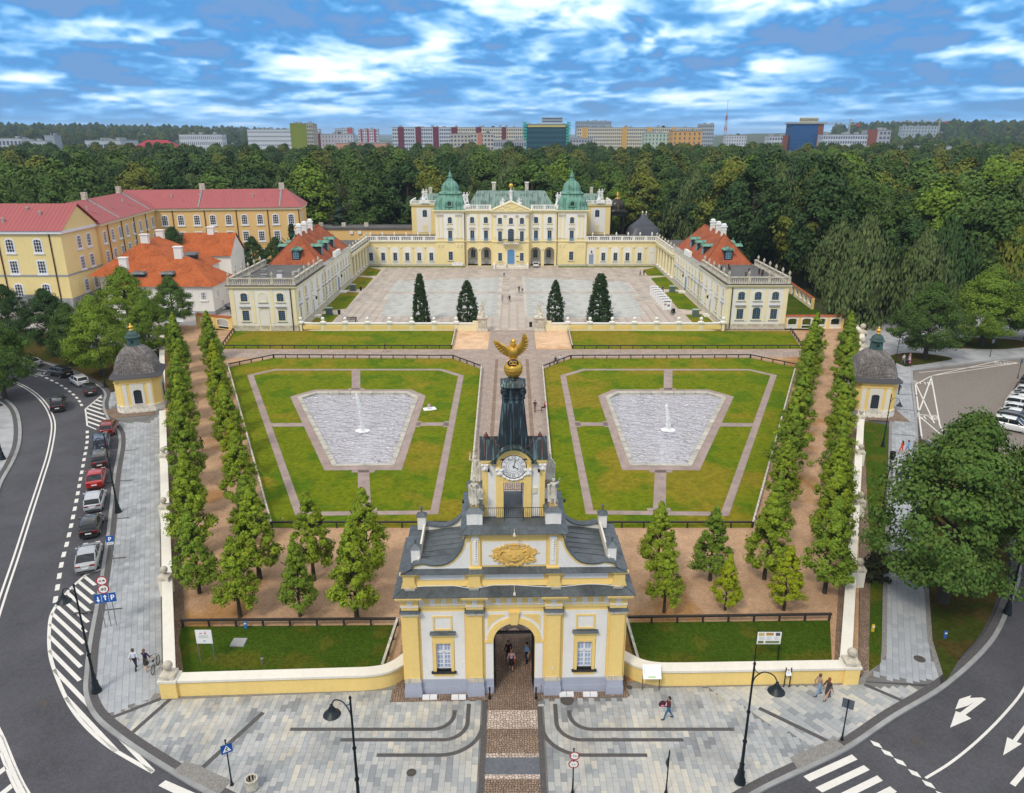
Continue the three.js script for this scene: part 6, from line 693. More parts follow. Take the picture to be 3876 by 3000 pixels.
{
  const o = thing('white_house', 'white house with steep orange tiled roofs beside the left wing', 'house', [-73, 0, 157]), t = new MB();
  mesh('wall', new MB().box(-11, 10.5, 0, 6.2, -12, 0).box(-19, 1.5, 0, 6.8, -29, -12).box(-9, 3, 0, 7.6, -43, -33).geo(), WHITE, o); mesh('plinth', new MB().box(-11.1, 10.6, 0, 0.9, -12, 0.1).geo(), KERB, o);
  for (const f of [hipFaces(-11.6, 11.1, -12.6, 0.6, 6.2, 5.2, 7, 7), hipFaces(-19.6, 2.1, -29.6, -8, 6.8, 7, 8, 6, false), hipFaces(-10, 3.4, -43.6, -32.4, 7.6, 5, 0.1, 0.01).slice(0, 3)]) mesh('tiled_roof', faces(f), ORANGE, o);
  mesh('gable', new MB().ext([[33, 7.6], [43, 7.6], [38, 12.2]], 0.3, 2.8, 0, 0, PI / 2).geo(), WHITE, o);
  floorRow(o, t, 0, 0, [[-8], [-3.5], [1], [5.5], [8.6]], 3.4, 1.1, 1.6, false); floorRow(o, t, 0, 0, [[-8], [1], [5.5]], 0.9, 1.1, 1.6, false); floorRow(o, t, 0, PI / 2, [[10.5, -3], [10.5, -8], [1.5, -15], [1.5, -18.5], [1.5, -22], [1.5, -26], [3, -35.5], [3, -40.5]], 3.4, 0.9, 1.5, false); floorRow(o, t, 0, PI / 2, [[10.5, -5], [1.5, -16], [1.5, -20], [1.5, -24]], 0.8, 0.9, 1.5, false); t.build('window_surround', WHITE, o);
  for (const [x, z, y] of [[-9, -4, 9], [2, -6, 11], [-8.5, -14, 12.6], [-8.6, -22, 12.6], [-3, -38, 11.5]]) mesh('chimney', new MB().box(x - 0.8, x + 0.8, y - 1.5, y + 2.4, z - 0.5, z + 0.5).box(x - 0.95, x + 0.95, y + 2.4, y + 2.6, z - 0.65, z + 0.65).geo(), WHITE, o);
  for (const [x, z, y, ry] of [[-5, -1.4, 7.2, 0], [1, -1.4, 7.2, 0], [-0.6, -15, 8.4, PI / 2], [-0.6, -21, 8.4, PI / 2]]) { const d = new THREE.Group(); d.name = 'dormer'; d.position.set(x, y, z); d.rotation.y = ry; o.add(d); mesh('cheek', new MB().box(-1.3, 1.3, 0, 1.3, -2.4, 0).geo(), M('dark_cheek'), d); mesh('dormer_roof', new MB().tbox(0, 1.3, -1, 3, 3, 2.2, 2.4, 0.4).geo(), ZINC, d); }
}
// tile-capped arcade walls beside the wings
for (const [label, x, d, a, L, n, m] of [['white arched wall with red tile coping right of the right pavilion', 53.5, 145.7, 0, 11.2, 4, WHITE], ['yellow arched wall with red tile coping left of the left pavilion', -62.2, 147.4, -0.38, 8.4, 2, YELLOW], ['long white arcaded wall in the park behind the right pavilion', 65.4, 163, 1.49, 24, 7, WHITE]]) {
  const o = thing('arcade_wall', label, 'wall', [x, 0, d], a), w = L / n, holes = Array.from({ length: n }, (_, i) => archPts((i + 0.5) * w, i === n - 3 || (n === 2 && i === 1) ? 0.02 : 0.75, 1.75, w * 0.62, 0.28, 6)); new MB().ext(rect(0, 0, L, 2.45), 0.4, 0, 0, -0.2, 0, holes).build('wall', m, o); { const q = new MB(); for (let i = 0; i < n; i++) q.ext(archPts((i + 0.5) * w, 0.6, 1.75, w * 0.62 + 0.36, 0.46, 6), 0.06, 0, 0, 0.2, 0, [archPts((i + 0.5) * w, 0.78, 1.75, w * 0.62, 0.28, 6)]); q.build('arch_surround', WHITE, o); } new MB().ext([[-0.42, 0], [0.42, 0], [0, 0.3]], L, 0, 2.45, 0, PI / 2).build('tile_coping', TILE, o); for (let i = 0; i <= n; i++) mesh('pier', new MB().box(i * w - 0.28, i * w + 0.28, 0, 2.44, -0.26, 0.27).geo(), YELLOW, o); const gr = new MB(); for (let i = 0; i < n; i++) if (n < 5) for (let k = 1; k < 8; k++) gr.bar(V3((i + 0.19 + k * 0.0775) * w, 0.7, 0), V3((i + 0.19 + k * 0.0775) * w, 2, 0), 0.02, 4); if (gr.g.length) { const q = gr.build('grille', IRON, o); q.userData.kind = 'stuff'; }
}
{ // slate pavilion behind the right gallery, low roofs left, garden gazebo, house at the right edge
  const p = thing('slate_pavilion', 'small pavilion with dark slate mansard roof behind the right gallery', 'pavilion', [39, 0, 229.5]); mesh('wall', new MB().box(-4.2, 4.2, 0, 8, -4.5, 4.5).geo(), CREAM, p); mesh('slate_roof', loftSquare([[4.8, 8, 8], [4.8, 8.2, 8], [4.35, 8.8, 8], [4.1, 9.8, 7], [3.4, 10.6, 7], [3.0, 10.75, 7], [3.05, 10.95, 7], [2.2, 11.6, 6], [1.3, 12.5, 5], [0.9, 13.4, 4], [0.7, 13.7, 4], [0.01, 13.8, 4]], 32), M('slate', C(0.055, 0.062, 0.085), { map: T.wall, roughness: 0.45 }), p); for (const x of [-0.5, 0.6]) mesh('roof_vase', new MB().lathe(x, 13.6, 0, urnPts, 8).geo(), PALESTONE, p);
  const q = thing('service_range', 'low grey flat-roofed range behind the left gallery', 'building', [-56, 0, 236]); mesh('wall', new MB().box(-8, 30, 0, 8.6, -8, 0).geo(), OCHRE, q); mesh('flat_roof', new MB().box(-8.3, 30.3, 8.6, 9.2, -8.3, 0.3).geo(), FLATROOF, q); for (const x of [-3, 4, 11]) mesh('chimney', new MB().box(x - 0.6, x + 0.6, 9.2, 10.3, -4, -3).geo(), STONE, q); for (const x of [7, 9.5]) mesh('air_conditioner', new MB().box(x - 0.5, x + 0.5, 7.3, 8.2, 0, 0.4).geo(), WOODWHITE, q);
  const g = thing('garden_gazebo', 'black and gilt domed gazebo behind the palace', 'gazebo', [35.3, 0, 262]); mesh('base', new MB().box(-3, 3, 0, 1.2, -3, 3).geo(), STONE, g); for (const [x, z] of [[-2, -2], [2, -2], [-2, 2], [2, 2], [-2, 0], [2, 0]]) mesh('column', new MB().cyl(x, 1.2, z, 0.35, 0.3, 9.4, 10).geo(), IRON, g); mesh('entablature', new MB().box(-2.7, 2.7, 10.4, 11.5, -2.7, 2.7).box(-3.1, 3.1, 11.5, 11.9, -3.1, 3.1).geo(), IRON, g); mesh('dome', loftSquare([[2.6, 11.9, 5], [2.3, 12.6, 4], [2.5, 13.4, 4], [2.1, 14.6, 3.5], [1.2, 15.5, 3], [0.5, 16, 2], [0.01, 16.2, 2]], 24), M('black_lacquer', C(0.015, 0.014, 0.014), { roughness: 0.35 }), g); const gl = new MB(); for (let k = 0; k < 8; k++) { const a = k * PI / 4; gl.bar(V3(2.5 * Math.cos(a), 12, 2.5 * Math.sin(a)), V3(2.45 * Math.cos(a), 13.5, 2.45 * Math.sin(a)), 0.12, 5).bar(V3(2.45 * Math.cos(a), 13.5, 2.45 * Math.sin(a)), V3(0.6 * Math.cos(a), 16, 0.6 * Math.sin(a)), 0.12, 5); } gl.lathe(0, 16, 0, [[0.5, 0], [0.3, 0.3], [0.6, 0.8], [0.2, 1.3], [0.3, 1.6], [0.001, 2]], 10).build('gilding', GOLD, g);
  const h = thing('red_roofed_house', 'house with red roof among the trees at the right edge', 'house', [170, 0, 252], -0.3); mesh('wall', new MB().box(-9, 9, 0, 18.5, -8, 0).geo(), CREAM, h); mesh('tiled_roof', faces(hipFaces(-9.8, 9.8, -8.8, 0.8, 18.5, 4.2, 4, 4)), REDMETAL, h); mesh('chimney', new MB().box(-5, -4, 20, 24, -4.5, -3.5).geo(), CREAM, h);
}
// ------------------------------------------------------------------ hills and town on the skyline
function hillY(x, d) { return (x < 0 ? 34 * sstep(0, 900, -x - 150) : 40 * sstep(0, 500, x - 480)) * sstep(850, 2000, d) + 6 * vnoise(x / 260, d / 260, 0, 5); }
{ const P = [], I = [], nx = 60, nd = 30; for (let j = 0; j <= nd; j++) for (let i = 0; i <= nx; i++) { const d = 850 + j * 75, x = (i / nx - 0.5) * 2 * d; P.push(x, hillY(x, d) - 1, -d); } for (let j = 0; j < nd; j++) for (let i = 0; i < nx; i++) { const a = j * (nx + 1) + i, b = a + nx + 1; I.push(a, a + 1, b, a + 1, b + 1, b); } const g = new THREE.BufferGeometry(); g.setAttribute('position', new THREE.Float32BufferAttribute(P, 3)); g.setIndex(I); g.computeVertexNormals(); const m = mesh('hills', g, M('hill_green', C(0.05, 0.075, 0.03), { roughness: 1 })); m.userData.kind = 'structure'; }
const FARGLASS = M('far_glass', C(0.1, 0.13, 0.19), { roughness: 0.3 });
// a block of flats or offices: body, coloured stripes, window openings row by row
function block(label, cat, x0, x1, d, h, col, { depth = 14, floors = 0, cols = 0, stripes = [], sc = [0.2, 0.03, 0.05], turn = 0, roof = 1.6, ww = 0.62, wh = 0.55, glass = FARGLASS, frame, y0 = -1, crown = 0 } = {}) {
  const w = x1 - x0, o = thing('town_block', label, cat, [(x0 + x1) / 2, y0, d], turn), key = 'town_' + col.map((c) => Math.round(c * 20)).join('_'); mesh('body', new MB().box(-w / 2, w / 2, 0, h, -depth, 0).geo(), M(key, C(...col), { map: T.wall, roughness: 0.9 }), o);
  const r = rng(Math.abs(x0 * 7 + d) | 0), tp = new MB(); tp.box(-w / 2 - 0.3, w / 2 + 0.3, h, h + 0.5, -depth - 0.3, 0.3); for (let k = 0; k < Math.max(2, w / 12); k++) { const x = (r() - 0.5) * w * 0.85; tp.box(x - 1.5, x + 1.5, h + 0.5, h + 0.5 + roof * (0.5 + r()), -depth * 0.7, -depth * 0.3); } tp.build('roof_structures', M('roof_grey', C(0.3, 0.33, 0.35)), o);
  for (const [a, b] of stripes) mesh('stripe', new MB().box(-w / 2 + w * a, -w / 2 + w * b, 0, h + 0.8, -0.5, 0.35).geo(), M('stripe_' + sc.map((c) => Math.round(c * 20)).join('_'), C(...sc)), o);
  if (floors) { const m = new MB(), fh = (h - 2) / floors, cw = w / cols; for (let f = 0; f < floors; f++) for (let c = 0; c < cols; c++) { if (stripes.some(([a, b]) => (c + 0.5) / cols > a && (c + 0.5) / cols < b)) continue; const x = -w / 2 + (c + 0.5) * cw, y = 1.5 + f * fh + fh * (0.5 - wh / 2); m.box(x - cw * ww / 2, x + cw * ww / 2, y, y + fh * wh, -0.1, 0.08); } for (let k = 0; k < depth - 3; k += 4) for (let f = 0; f < floors; f++) for (const s of [-1, 1]) m.box(s * w / 2 - 0.08, s * w / 2 + 0.08, 1.5 + f * fh + fh * 0.2, 1.5 + f * fh + fh * 0.7, -k - 3, -k - 1.6); const q = m.build('window', glass, o); q.userData.kind = 'stuff'; }
  return o;
}
const LW = [0.62, 0.66, 0.74], LB = [0.7, 0.64, 0.5];
block('long white block of flats with maroon stripes on the skyline', 'apartment block', -134, -69, 900, 44.4, LW, { floors: 11, cols: 26, stripes: [[0.1, 0.2], [0.4, 0.5], [0.7, 0.8]], sc: [0.14, 0.025, 0.05], ww: 0.7 });
block('long cream block of flats behind the stepped blocks', 'apartment block', -72, 14, 935, 44.6, LB, { floors: 11, cols: 34, stripes: [[0.02, 0.1], [0.35, 0.42], [0.7, 0.76]], sc: [0.14, 0.025, 0.05] });
block('beige stepped flats left of the salmon stripe', 'apartment block', -59, -39, 765, 37.5, [0.6, 0.56, 0.5], { floors: 10, cols: 6, depth: 18 }); block('grey and salmon stepped flats before the long cream block', 'apartment block', -39, -17, 752, 38, [0.62, 0.58, 0.52], { floors: 10, cols: 7, stripes: [[0.3, 0.5]], sc: [0.5, 0.2, 0.14], depth: 18 });
block('low grey office with a dark window band left of the teal tower', 'office', -17, 13, 740, 32, [0.48, 0.48, 0.52], { floors: 5, cols: 14, stripes: [] });
{ const o = block('office tower wrapped in teal scaffold netting on the skyline', 'office tower', 13, 60, 850, 47, [0.02, 0.1, 0.13], { floors: 9, cols: 26, depth: 22, ww: 0.9, glass: M('teal_glass', C(0.015, 0.06, 0.09), { roughness: 0.2 }) }); for (const x of [-23, 23]) { const n = new MB(); for (let k = 0; k <= 4; k++) n.bar(V3(x - 2 + k, 0, 1.2), V3(x - 2 + k, 49, 1.2), 0.12, 4); for (let y = 3; y < 49; y += 3) n.box(x - 2.2, x + 2.2, y, y + 1.6, 1, 1.25); n.build('scaffold_net', M('teal_net', C(0.05, 0.42, 0.36)), o); } mesh('cornice', new MB().box(-20, 20, 44.6, 46.4, 0.1, 0.7).geo(), M('cornice_yellow', C(0.6, 0.5, 0.16)), o); mesh('penthouse', new MB().box(-5, 17, 47, 54.5, -18, -3).box(-10, 18, 47, 49, -20, -2).geo(), M('penthouse_grey', C(0.38, 0.46, 0.54)), o); mesh('penthouse_window', new MB().box(-4.5, 16.5, 49.5, 51, -3.1, -2.9).box(-4.5, 16.5, 52.2, 53.6, -3.1, -2.9).geo(), FARGLASS, o); }
block('distant grey-blue slab on the skyline right of the teal tower', 'apartment block', 103, 160, 1300, 57, [0.32, 0.4, 0.5], { floors: 12, cols: 16, ww: 0.5 });
block('very long cream and yellow block of flats on the skyline', 'apartment block', 77, 224, 950, 44.6, LB, { floors: 11, cols: 60, stripes: [[0.04, 0.08], [0.36, 0.4], [0.56, 0.6], [0.76, 0.79]], sc: [0.62, 0.36, 0.1] });
block('grey walk-up flats right of the teal tower', 'apartment block', 57, 79, 785, 33.5, [0.46, 0.47, 0.52], { floors: 8, cols: 8 }); block('pale green flats before the long cream block', 'apartment block', 132, 157, 800, 38.4, [0.5, 0.62, 0.52], { floors: 10, cols: 7, ww: 0.35 }); block('orange flats at the wood edge', 'apartment block', 144, 170, 720, 40, [0.74, 0.42, 0.14], { floors: 10, cols: 6, ww: 0.3, depth: 20 }); block('far blue-roofed tower behind the orange flats', 'office tower', 302, 326, 1300, 53, [0.42, 0.46, 0.5], { floors: 9, cols: 8 });
block('white office with slanted roof beside the mast', 'office', 267, 292, 1000, 36, LW, { floors: 9, cols: 8, ww: 0.4 });
{ const o = block('blue glass tower with a lettered rooftop sign', 'office tower', 278, 309, 800, 47, [0.03, 0.1, 0.24], { floors: 11, cols: 16, ww: 0.92, wh: 0.8, depth: 18, glass: M('blue_glass', C(0.03, 0.12, 0.32), { roughness: 0.12, metalness: 0.3 }) }); mesh('brick_edge', new MB().box(10, 15.7, 0, 47, -18, 0.3).geo(), M('stripe_brick', C(0.22, 0.08, 0.06)), o); mesh('roof_slab', new MB().box(-17, 18, 47, 48.6, -19, 1.5).geo(), M('roof_grey'), o); const sg = mesh('rooftop_sign', new MB().box(-9, 9, 48.6, 53, 0, 0.6).geo(), M('sign_cream', C(0.6, 0.56, 0.42)), o); { const g = new THREE.ShapeGeometry(bold.generateShapes('ROGOWSKI', 2.6), 2); g.computeBoundingBox(); g.translate(-g.boundingBox.max.x / 2, 49.5, 0.66); mesh('lettering', g, IRON, sg); } }
block('white office terraces right of the blue glass tower', 'office', 303, 346, 782, 37, LW, { floors: 8, cols: 18 }); block('brick and grey block with rooftop letters', 'office', 350, 373, 792, 41, [0.44, 0.46, 0.5], { floors: 9, cols: 6, stripes: [[0, 0.42]], sc: [0.24, 0.08, 0.06] }); block('long low white hall at the wood edge on the right', 'hall', 307, 404, 735, 25.5, [0.56, 0.6, 0.66], { floors: 3, cols: 40, y0: 0 }); block('pale slab on the hill at the right with a crane', 'apartment block', 679, 743, 1400, 51, [0.42, 0.5, 0.56], { floors: 9, cols: 12, ww: 0.4 }); block('white and brick low block left of the blue glass tower', 'office', 258, 277, 805, 35.5, LW, { floors: 8, cols: 7, stripes: [[0.7, 1]], sc: [0.24, 0.08, 0.06] });
block('olive green tower with windows on one side only', 'apartment block', -234, -217, 850, 48, [0.22, 0.27, 0.03], { depth: 20 }); block('narrow window front of the olive green tower', 'apartment block', -216.9, -210, 850.2, 47.4, [0.5, 0.46, 0.36], { floors: 12, cols: 3, depth: 19, ww: 0.7 });
block('white clinic on the left skyline', 'hospital', -373, -325, 900, 37, LW, { floors: 6, cols: 22, ww: 0.4 }); block('large white hospital left of the olive tower', 'hospital', -329, -240, 1000, 43, [0.6, 0.66, 0.76], { floors: 8, cols: 36, ww: 0.6, wh: 0.3 }); block('grey block right of the olive tower', 'office', -223, -180, 910, 37.5, [0.5, 0.5, 0.56], { floors: 8, cols: 12, ww: 0.3, stripes: [[0, 0.14]], sc: [0.14, 0.03, 0.06] }); block('left of the twin red and white tower blocks', 'apartment block', -253, -228, 1150, 45, LW, { floors: 11, cols: 8, stripes: [[0.72, 1]], sc: [0.4, 0.1, 0.12] }); block('right of the twin red and white tower blocks', 'apartment block', -220, -192, 1150, 44, LW, { floors: 11, cols: 9, stripes: [[0.12, 0.22], [0.45, 0.55], [0.8, 0.9]], sc: [0.34, 0.03, 0.08] }); block('low salmon hall below the twin towers', 'hall', -196, -140, 890, 28, [0.62, 0.32, 0.26], { floors: 0, depth: 30 });
block('grey warehouse in the trees at the left', 'hall', -453, -415, 850, 31, [0.5, 0.56, 0.64], { depth: 40, floors: 2, cols: 14 }); block('grey chimney-like block at the far left', 'tower', -524, -513, 900, 36, [0.34, 0.38, 0.44], {}); block('low white house at the far left edge', 'house', -545, -520, 850, 33, [0.55, 0.6, 0.68], { floors: 4, cols: 6 }); block('low white house second from the far left edge', 'house', -518, -495, 850, 30.5, [0.55, 0.6, 0.68], { floors: 3, cols: 6 });
{ const o = thing('red_roofed_hall', 'hall with wide crimson hip roof in the trees on the left', 'hall', [-315, 0, 700]); mesh('wall', new MB().box(-17, 17, 0, 25, -24, 0).geo(), M('town_w', C(0.5, 0.5, 0.54)), o); mesh('hip_roof', faces(hipFaces(-18, 18, -25, 1, 25, 6.5, 9, 9)), M('crimson_roof', C(0.32, 0.03, 0.05)), o); }
{ const o = thing('radio_mast', 'slender red and white lattice radio mast on the skyline', 'mast', [318, 0, 1200]), R2 = [M('mast_red', C(0.4, 0.06, 0.05)), M('mast_white', C(0.5, 0.52, 0.55))]; for (let k = 0; k < 10; k++) { const y = k * 7, w0 = 3.4 - k * 0.3, w1 = 3.4 - (k + 1) * 0.3, m = new MB(); for (const [a, b] of [[-1, -1], [1, -1], [1, 1], [-1, 1]]) m.bar(V3(a * w0, y, b * w0), V3(a * w1, y + 7, b * w1), 0.3, 4).bar(V3(a * w0, y, b * w0), V3(-a * w1, y + 7, b * w1), 0.16, 4); m.build('section', R2[k % 2], o); } mesh('aerial', new MB().bar(V3(0, 70, 0), V3(0, 84, 0), 0.4, 5).box(-1.5, 1.5, 44, 48, -1.5, 1.5).geo(), R2[1], o); }
for (const [x, d, h, L, l] of [[460, 1100, 50, 44, 'tower crane with red counterweight behind the white offices'], [741, 1400, 58, 80, 'tower crane beside the pale slab on the right hill']]) { const o = thing('tower_crane', l, 'crane', [x, 0, d]), cm = M('crane_grey', C(0.36, 0.36, 0.38)); mesh('tower', new MB().box(-0.8, 0.8, 0, h, -0.8, 0.8).geo(), cm, o); mesh('jib', new MB().box(-L, 14, h - 1, h, -0.6, 0.6).bar(V3(0, h + 6, 0), V3(-L * 0.7, h, 0), 0.2, 4).bar(V3(0, h + 6, 0), V3(13, h, 0), 0.2, 4).box(-0.7, 0.7, h, h + 6, -0.6, 0.6).geo(), cm, o); mesh('counterweight', new MB().box(9, 14, h - 3.5, h, -1, 1).geo(), M('mast_red'), o); }
// ------------------------------------------------------------------ trees
// crown: leaf-sized faces gathered in clumps inside an outline R(t), t from the crown's foot to its tip
function crownGeo(seed, { h, R, clumps, per, leaf, rc, droop = 0, jitter = 0.3, inner = 0.35, flat = 0.6, taper = 0 }) {
  const r = rng(seed), n = clumps * per, P = new Float32Array(n * 12), N = new Float32Array(n * 12), K = new Float32Array(n * 12), I = new Uint32Array(n * 6); let q = 0;
  const nrm = V3(), a = V3(), b = V3(), c = V3(), up = V3(0, 1, 0);
  for (let i = 0; i < clumps; i++) {
    const t = (i + r()) / clumps, ph = r() * 2 * PI, lob = 1 + jitter * (vnoise(Math.cos(ph) * 1.6 + 5, Math.sin(ph) * 1.6 + t * 4, 0, seed) - 0.5) * 2, rr = R(t) * lob * (inner + (1 - inner) * Math.pow(r(), 0.45)), cx = Math.cos(ph) * rr, cz = Math.sin(ph) * rr, cy = t * h, size = rc * (0.65 + 0.7 * r()) * (1 - taper * t), tone = 0.8 + 0.4 * r();
    for (let k = 0; k < per; k++) {
      const u = r() * 2 - 1, w = r() * 2 * PI, s = Math.sqrt(1 - u * u), e = size * Math.pow(r(), 0.4); a.set(s * Math.cos(w), u * flat, s * Math.sin(w));
      let x = cx + a.x * e, y = cy + a.y * e, z = cz + a.z * e; if (droop) y -= droop * r() * size * 1.6;
      nrm.copy(a).multiplyScalar(0.8).add(b.set(cx, 0, cz).normalize().multiplyScalar(0.5)).add(c.set(r() - 0.5, r() * 0.9, r() - 0.5)).normalize();
      b.crossVectors(up, nrm).normalize(); if (!isFinite(b.x) || b.lengthSq() < 0.1) b.set(1, 0, 0); c.crossVectors(nrm, b); const sp = r() * PI, cs = Math.cos(sp), sn = Math.sin(sp), L = leaf * (0.65 + 0.7 * r()), W = L * (droop ? 0.35 : 0.62); if (droop) { c.set(0.15 * (r() - 0.5), -1, 0.15 * (r() - 0.5)); b.crossVectors(c, nrm).normalize(); }
      const ax = droop ? b.x : b.x * cs + c.x * sn, ay = droop ? b.y : b.y * cs + c.y * sn, az = droop ? b.z : b.z * cs + c.z * sn, bx = droop ? c.x : c.x * cs - b.x * sn, by = droop ? c.y : c.y * cs - b.y * sn, bz = droop ? c.z : c.z * cs - b.z * sn, o = q * 12, v = q * 4, tn = tone * (0.8 + 0.4 * r()), ye = 0.85 + 0.35 * r();
      [[-0.5, 0], [0, -0.5], [0.5, 0.05], [0, 0.55]].forEach(([f, g], m) => { const bend = Math.abs(f) * L * 0.25; P[o + m * 3] = x + ax * f * W * 1.4 + bx * g * L * 1.3 - nrm.x * bend; P[o + m * 3 + 1] = y + ay * f * W * 1.4 + by * g * L * 1.3 - nrm.y * bend; P[o + m * 3 + 2] = z + az * f * W * 1.4 + bz * g * L * 1.3 - nrm.z * bend; N[o + m * 3] = nrm.x; N[o + m * 3 + 1] = nrm.y; N[o + m * 3 + 2] = nrm.z; K[o + m * 3] = tn * ye; K[o + m * 3 + 1] = tn; K[o + m * 3 + 2] = tn; });
      I.set([v, v + 1, v + 2, v, v + 2, v + 3], q * 6); q++;
    }
  }
  const g = new THREE.BufferGeometry(); g.setAttribute('position', new THREE.BufferAttribute(P, 3)); g.setAttribute('normal', new THREE.BufferAttribute(N, 3)); g.setAttribute('color', new THREE.BufferAttribute(K, 3)); g.setIndex(new THREE.BufferAttribute(I, 1)); return g;
}
function trunkGeo(seed, h, r0, limbs, spread, start) {
  const r = rng(seed), m = new MB(), lean = (r() - 0.5) * 0.06 * h; m.tube([V3(0, -0.2, 0), V3(lean * 0.3, h * 0.35, 0), V3(lean, h * 0.7, lean * 0.4), V3(lean * 1.2, h, 0)], r0 * 0.6, 10, 7); m.cyl(0, -0.2, 0, r0 * 1.25, r0 * 0.72, h * 0.45, 8);
  for (let i = 0; i < limbs; i++) { const a = i / limbs * 2 * PI + r(), y = h * (start + (0.9 - start) * i / limbs), L = spread * (0.6 + 0.5 * r()); m.tube([V3(lean * 0.4, y, 0), V3(Math.cos(a) * L * 0.5, y + L * 0.35, Math.sin(a) * L * 0.5), V3(Math.cos(a) * L, y + L * 0.75, Math.sin(a) * L)], r0 * 0.3, 6, 5); }
  return m.geo();
}
const leafMat = (key, r, g, b) => M('leaf_' + key, C(r, g, b), { physical: true, specularIntensity: 0.4, vertexColors: true, roughness: 0.7, side: THREE.DoubleSide });
const LEAF = { lime: leafMat('lime', 0.19, 0.27, 0.018), limeB: leafMat('lime_b', 0.15, 0.235, 0.02), young: leafMat('young', 0.25, 0.31, 0.01), maple: leafMat('maple', 0.075, 0.14, 0.024), mapleB: leafMat('maple_b', 0.12, 0.155, 0.02), dark: leafMat('dark', 0.034, 0.075, 0.018), mid: leafMat('mid', 0.058, 0.112, 0.02), olive: leafMat('olive', 0.13, 0.155, 0.02), willow: leafMat('willow', 0.08, 0.12, 0.038), yew: leafMat('yew', 0.022, 0.05, 0.012), spruce: leafMat('spruce', 0.025, 0.055, 0.03), fresh: leafMat('fresh', 0.12, 0.2, 0.02) };
const egg = (w, p) => (t) => w * Math.pow(Math.sin(PI * Math.pow(clamp(t + 0.02), p)), 0.75) * (1 - 0.35 * t);
const limeC = [1, 2, 3, 4, 5].map((k) => crownGeo(700 + k, { h: 6.9, R: (t) => 2.2 * Math.min(1, 0.5 + t * 3.4) * Math.pow(Math.max(0, 1 - t), 0.86) * 1.12, clumps: 140, per: 90, leaf: 0.16, rc: 0.5, taper: 0.55, jitter: 0.2, flat: 0.85 }));
const limeT = [1, 2].map((k) => trunkGeo(720 + k, 6.2, 0.17, 9, 1.3, 0.32));
const roundC = [1, 2, 3, 4, 5].map((k) => crownGeo(740 + k, { h: 15, R: egg(6.4, 0.72 + 0.1 * k), clumps: 150, per: 66, leaf: 0.46, rc: 1.5, jitter: 0.42, flat: 0.7 }));
const roundT = [1, 2].map((k) => trunkGeo(760 + k, 14, 0.45, 10, 4, 0.3));
const mapleT = trunkGeo(765, 10.5, 0.4, 9, 2.6, 0.3);
const mapleC = [1, 2].map((k) => crownGeo(770 + k, { h: 12, R: egg(6.6, 0.8), clumps: 280, per: 120, leaf: 0.21, rc: 1.1, jitter: 0.36, flat: 0.6 }));
const willowC = [1, 2].map((k) => crownGeo(780 + k, { h: 17, R: egg(6.6, 0.8), clumps: 230, per: 62, leaf: 0.62, rc: 1.2, droop: 1.7, jitter: 0.4 }));
const spruceC = crownGeo(790, { h: 15, R: (t) => 3.1 * (1 - t) * (0.72 + 0.28 * Math.abs(Math.sin(t * 26))), clumps: 130, per: 36, leaf: 0.6, rc: 0.7, jitter: 0.15, flat: 0.4 });
const yewC = [1, 2].map((k) => crownGeo(795 + k, { h: 9.6, R: k === 1 ? (t) => (t < 0.12 ? 1.75 : 2.0 * Math.pow(1 - t, 0.42) * (1 - 0.32 * t)) : (t) => 2.0 * Math.pow(Math.max(0, 1 - Math.pow(t, 3.2)), 0.7) * (0.9 + 0.15 * Math.sin(t * 5)), clumps: 260, per: 40, leaf: 0.22, rc: 0.42, jitter: 0.13, inner: 0.7, flat: 0.9 }));
function tree(name, label, group, [x, d], scale, crown, mat, trunk, foot, { sx = 1, turn = 0, y = 0, bark = BARK } = {}) {
  const o = thing(name, label, 'tree', [x, y, d], turn, group); const t = mesh('trunk', trunk, bark, o), c = mesh('crown', crown, mat, o); c.position.y = foot; o.scale.set(scale * sx, scale, scale * sx); return o;
}
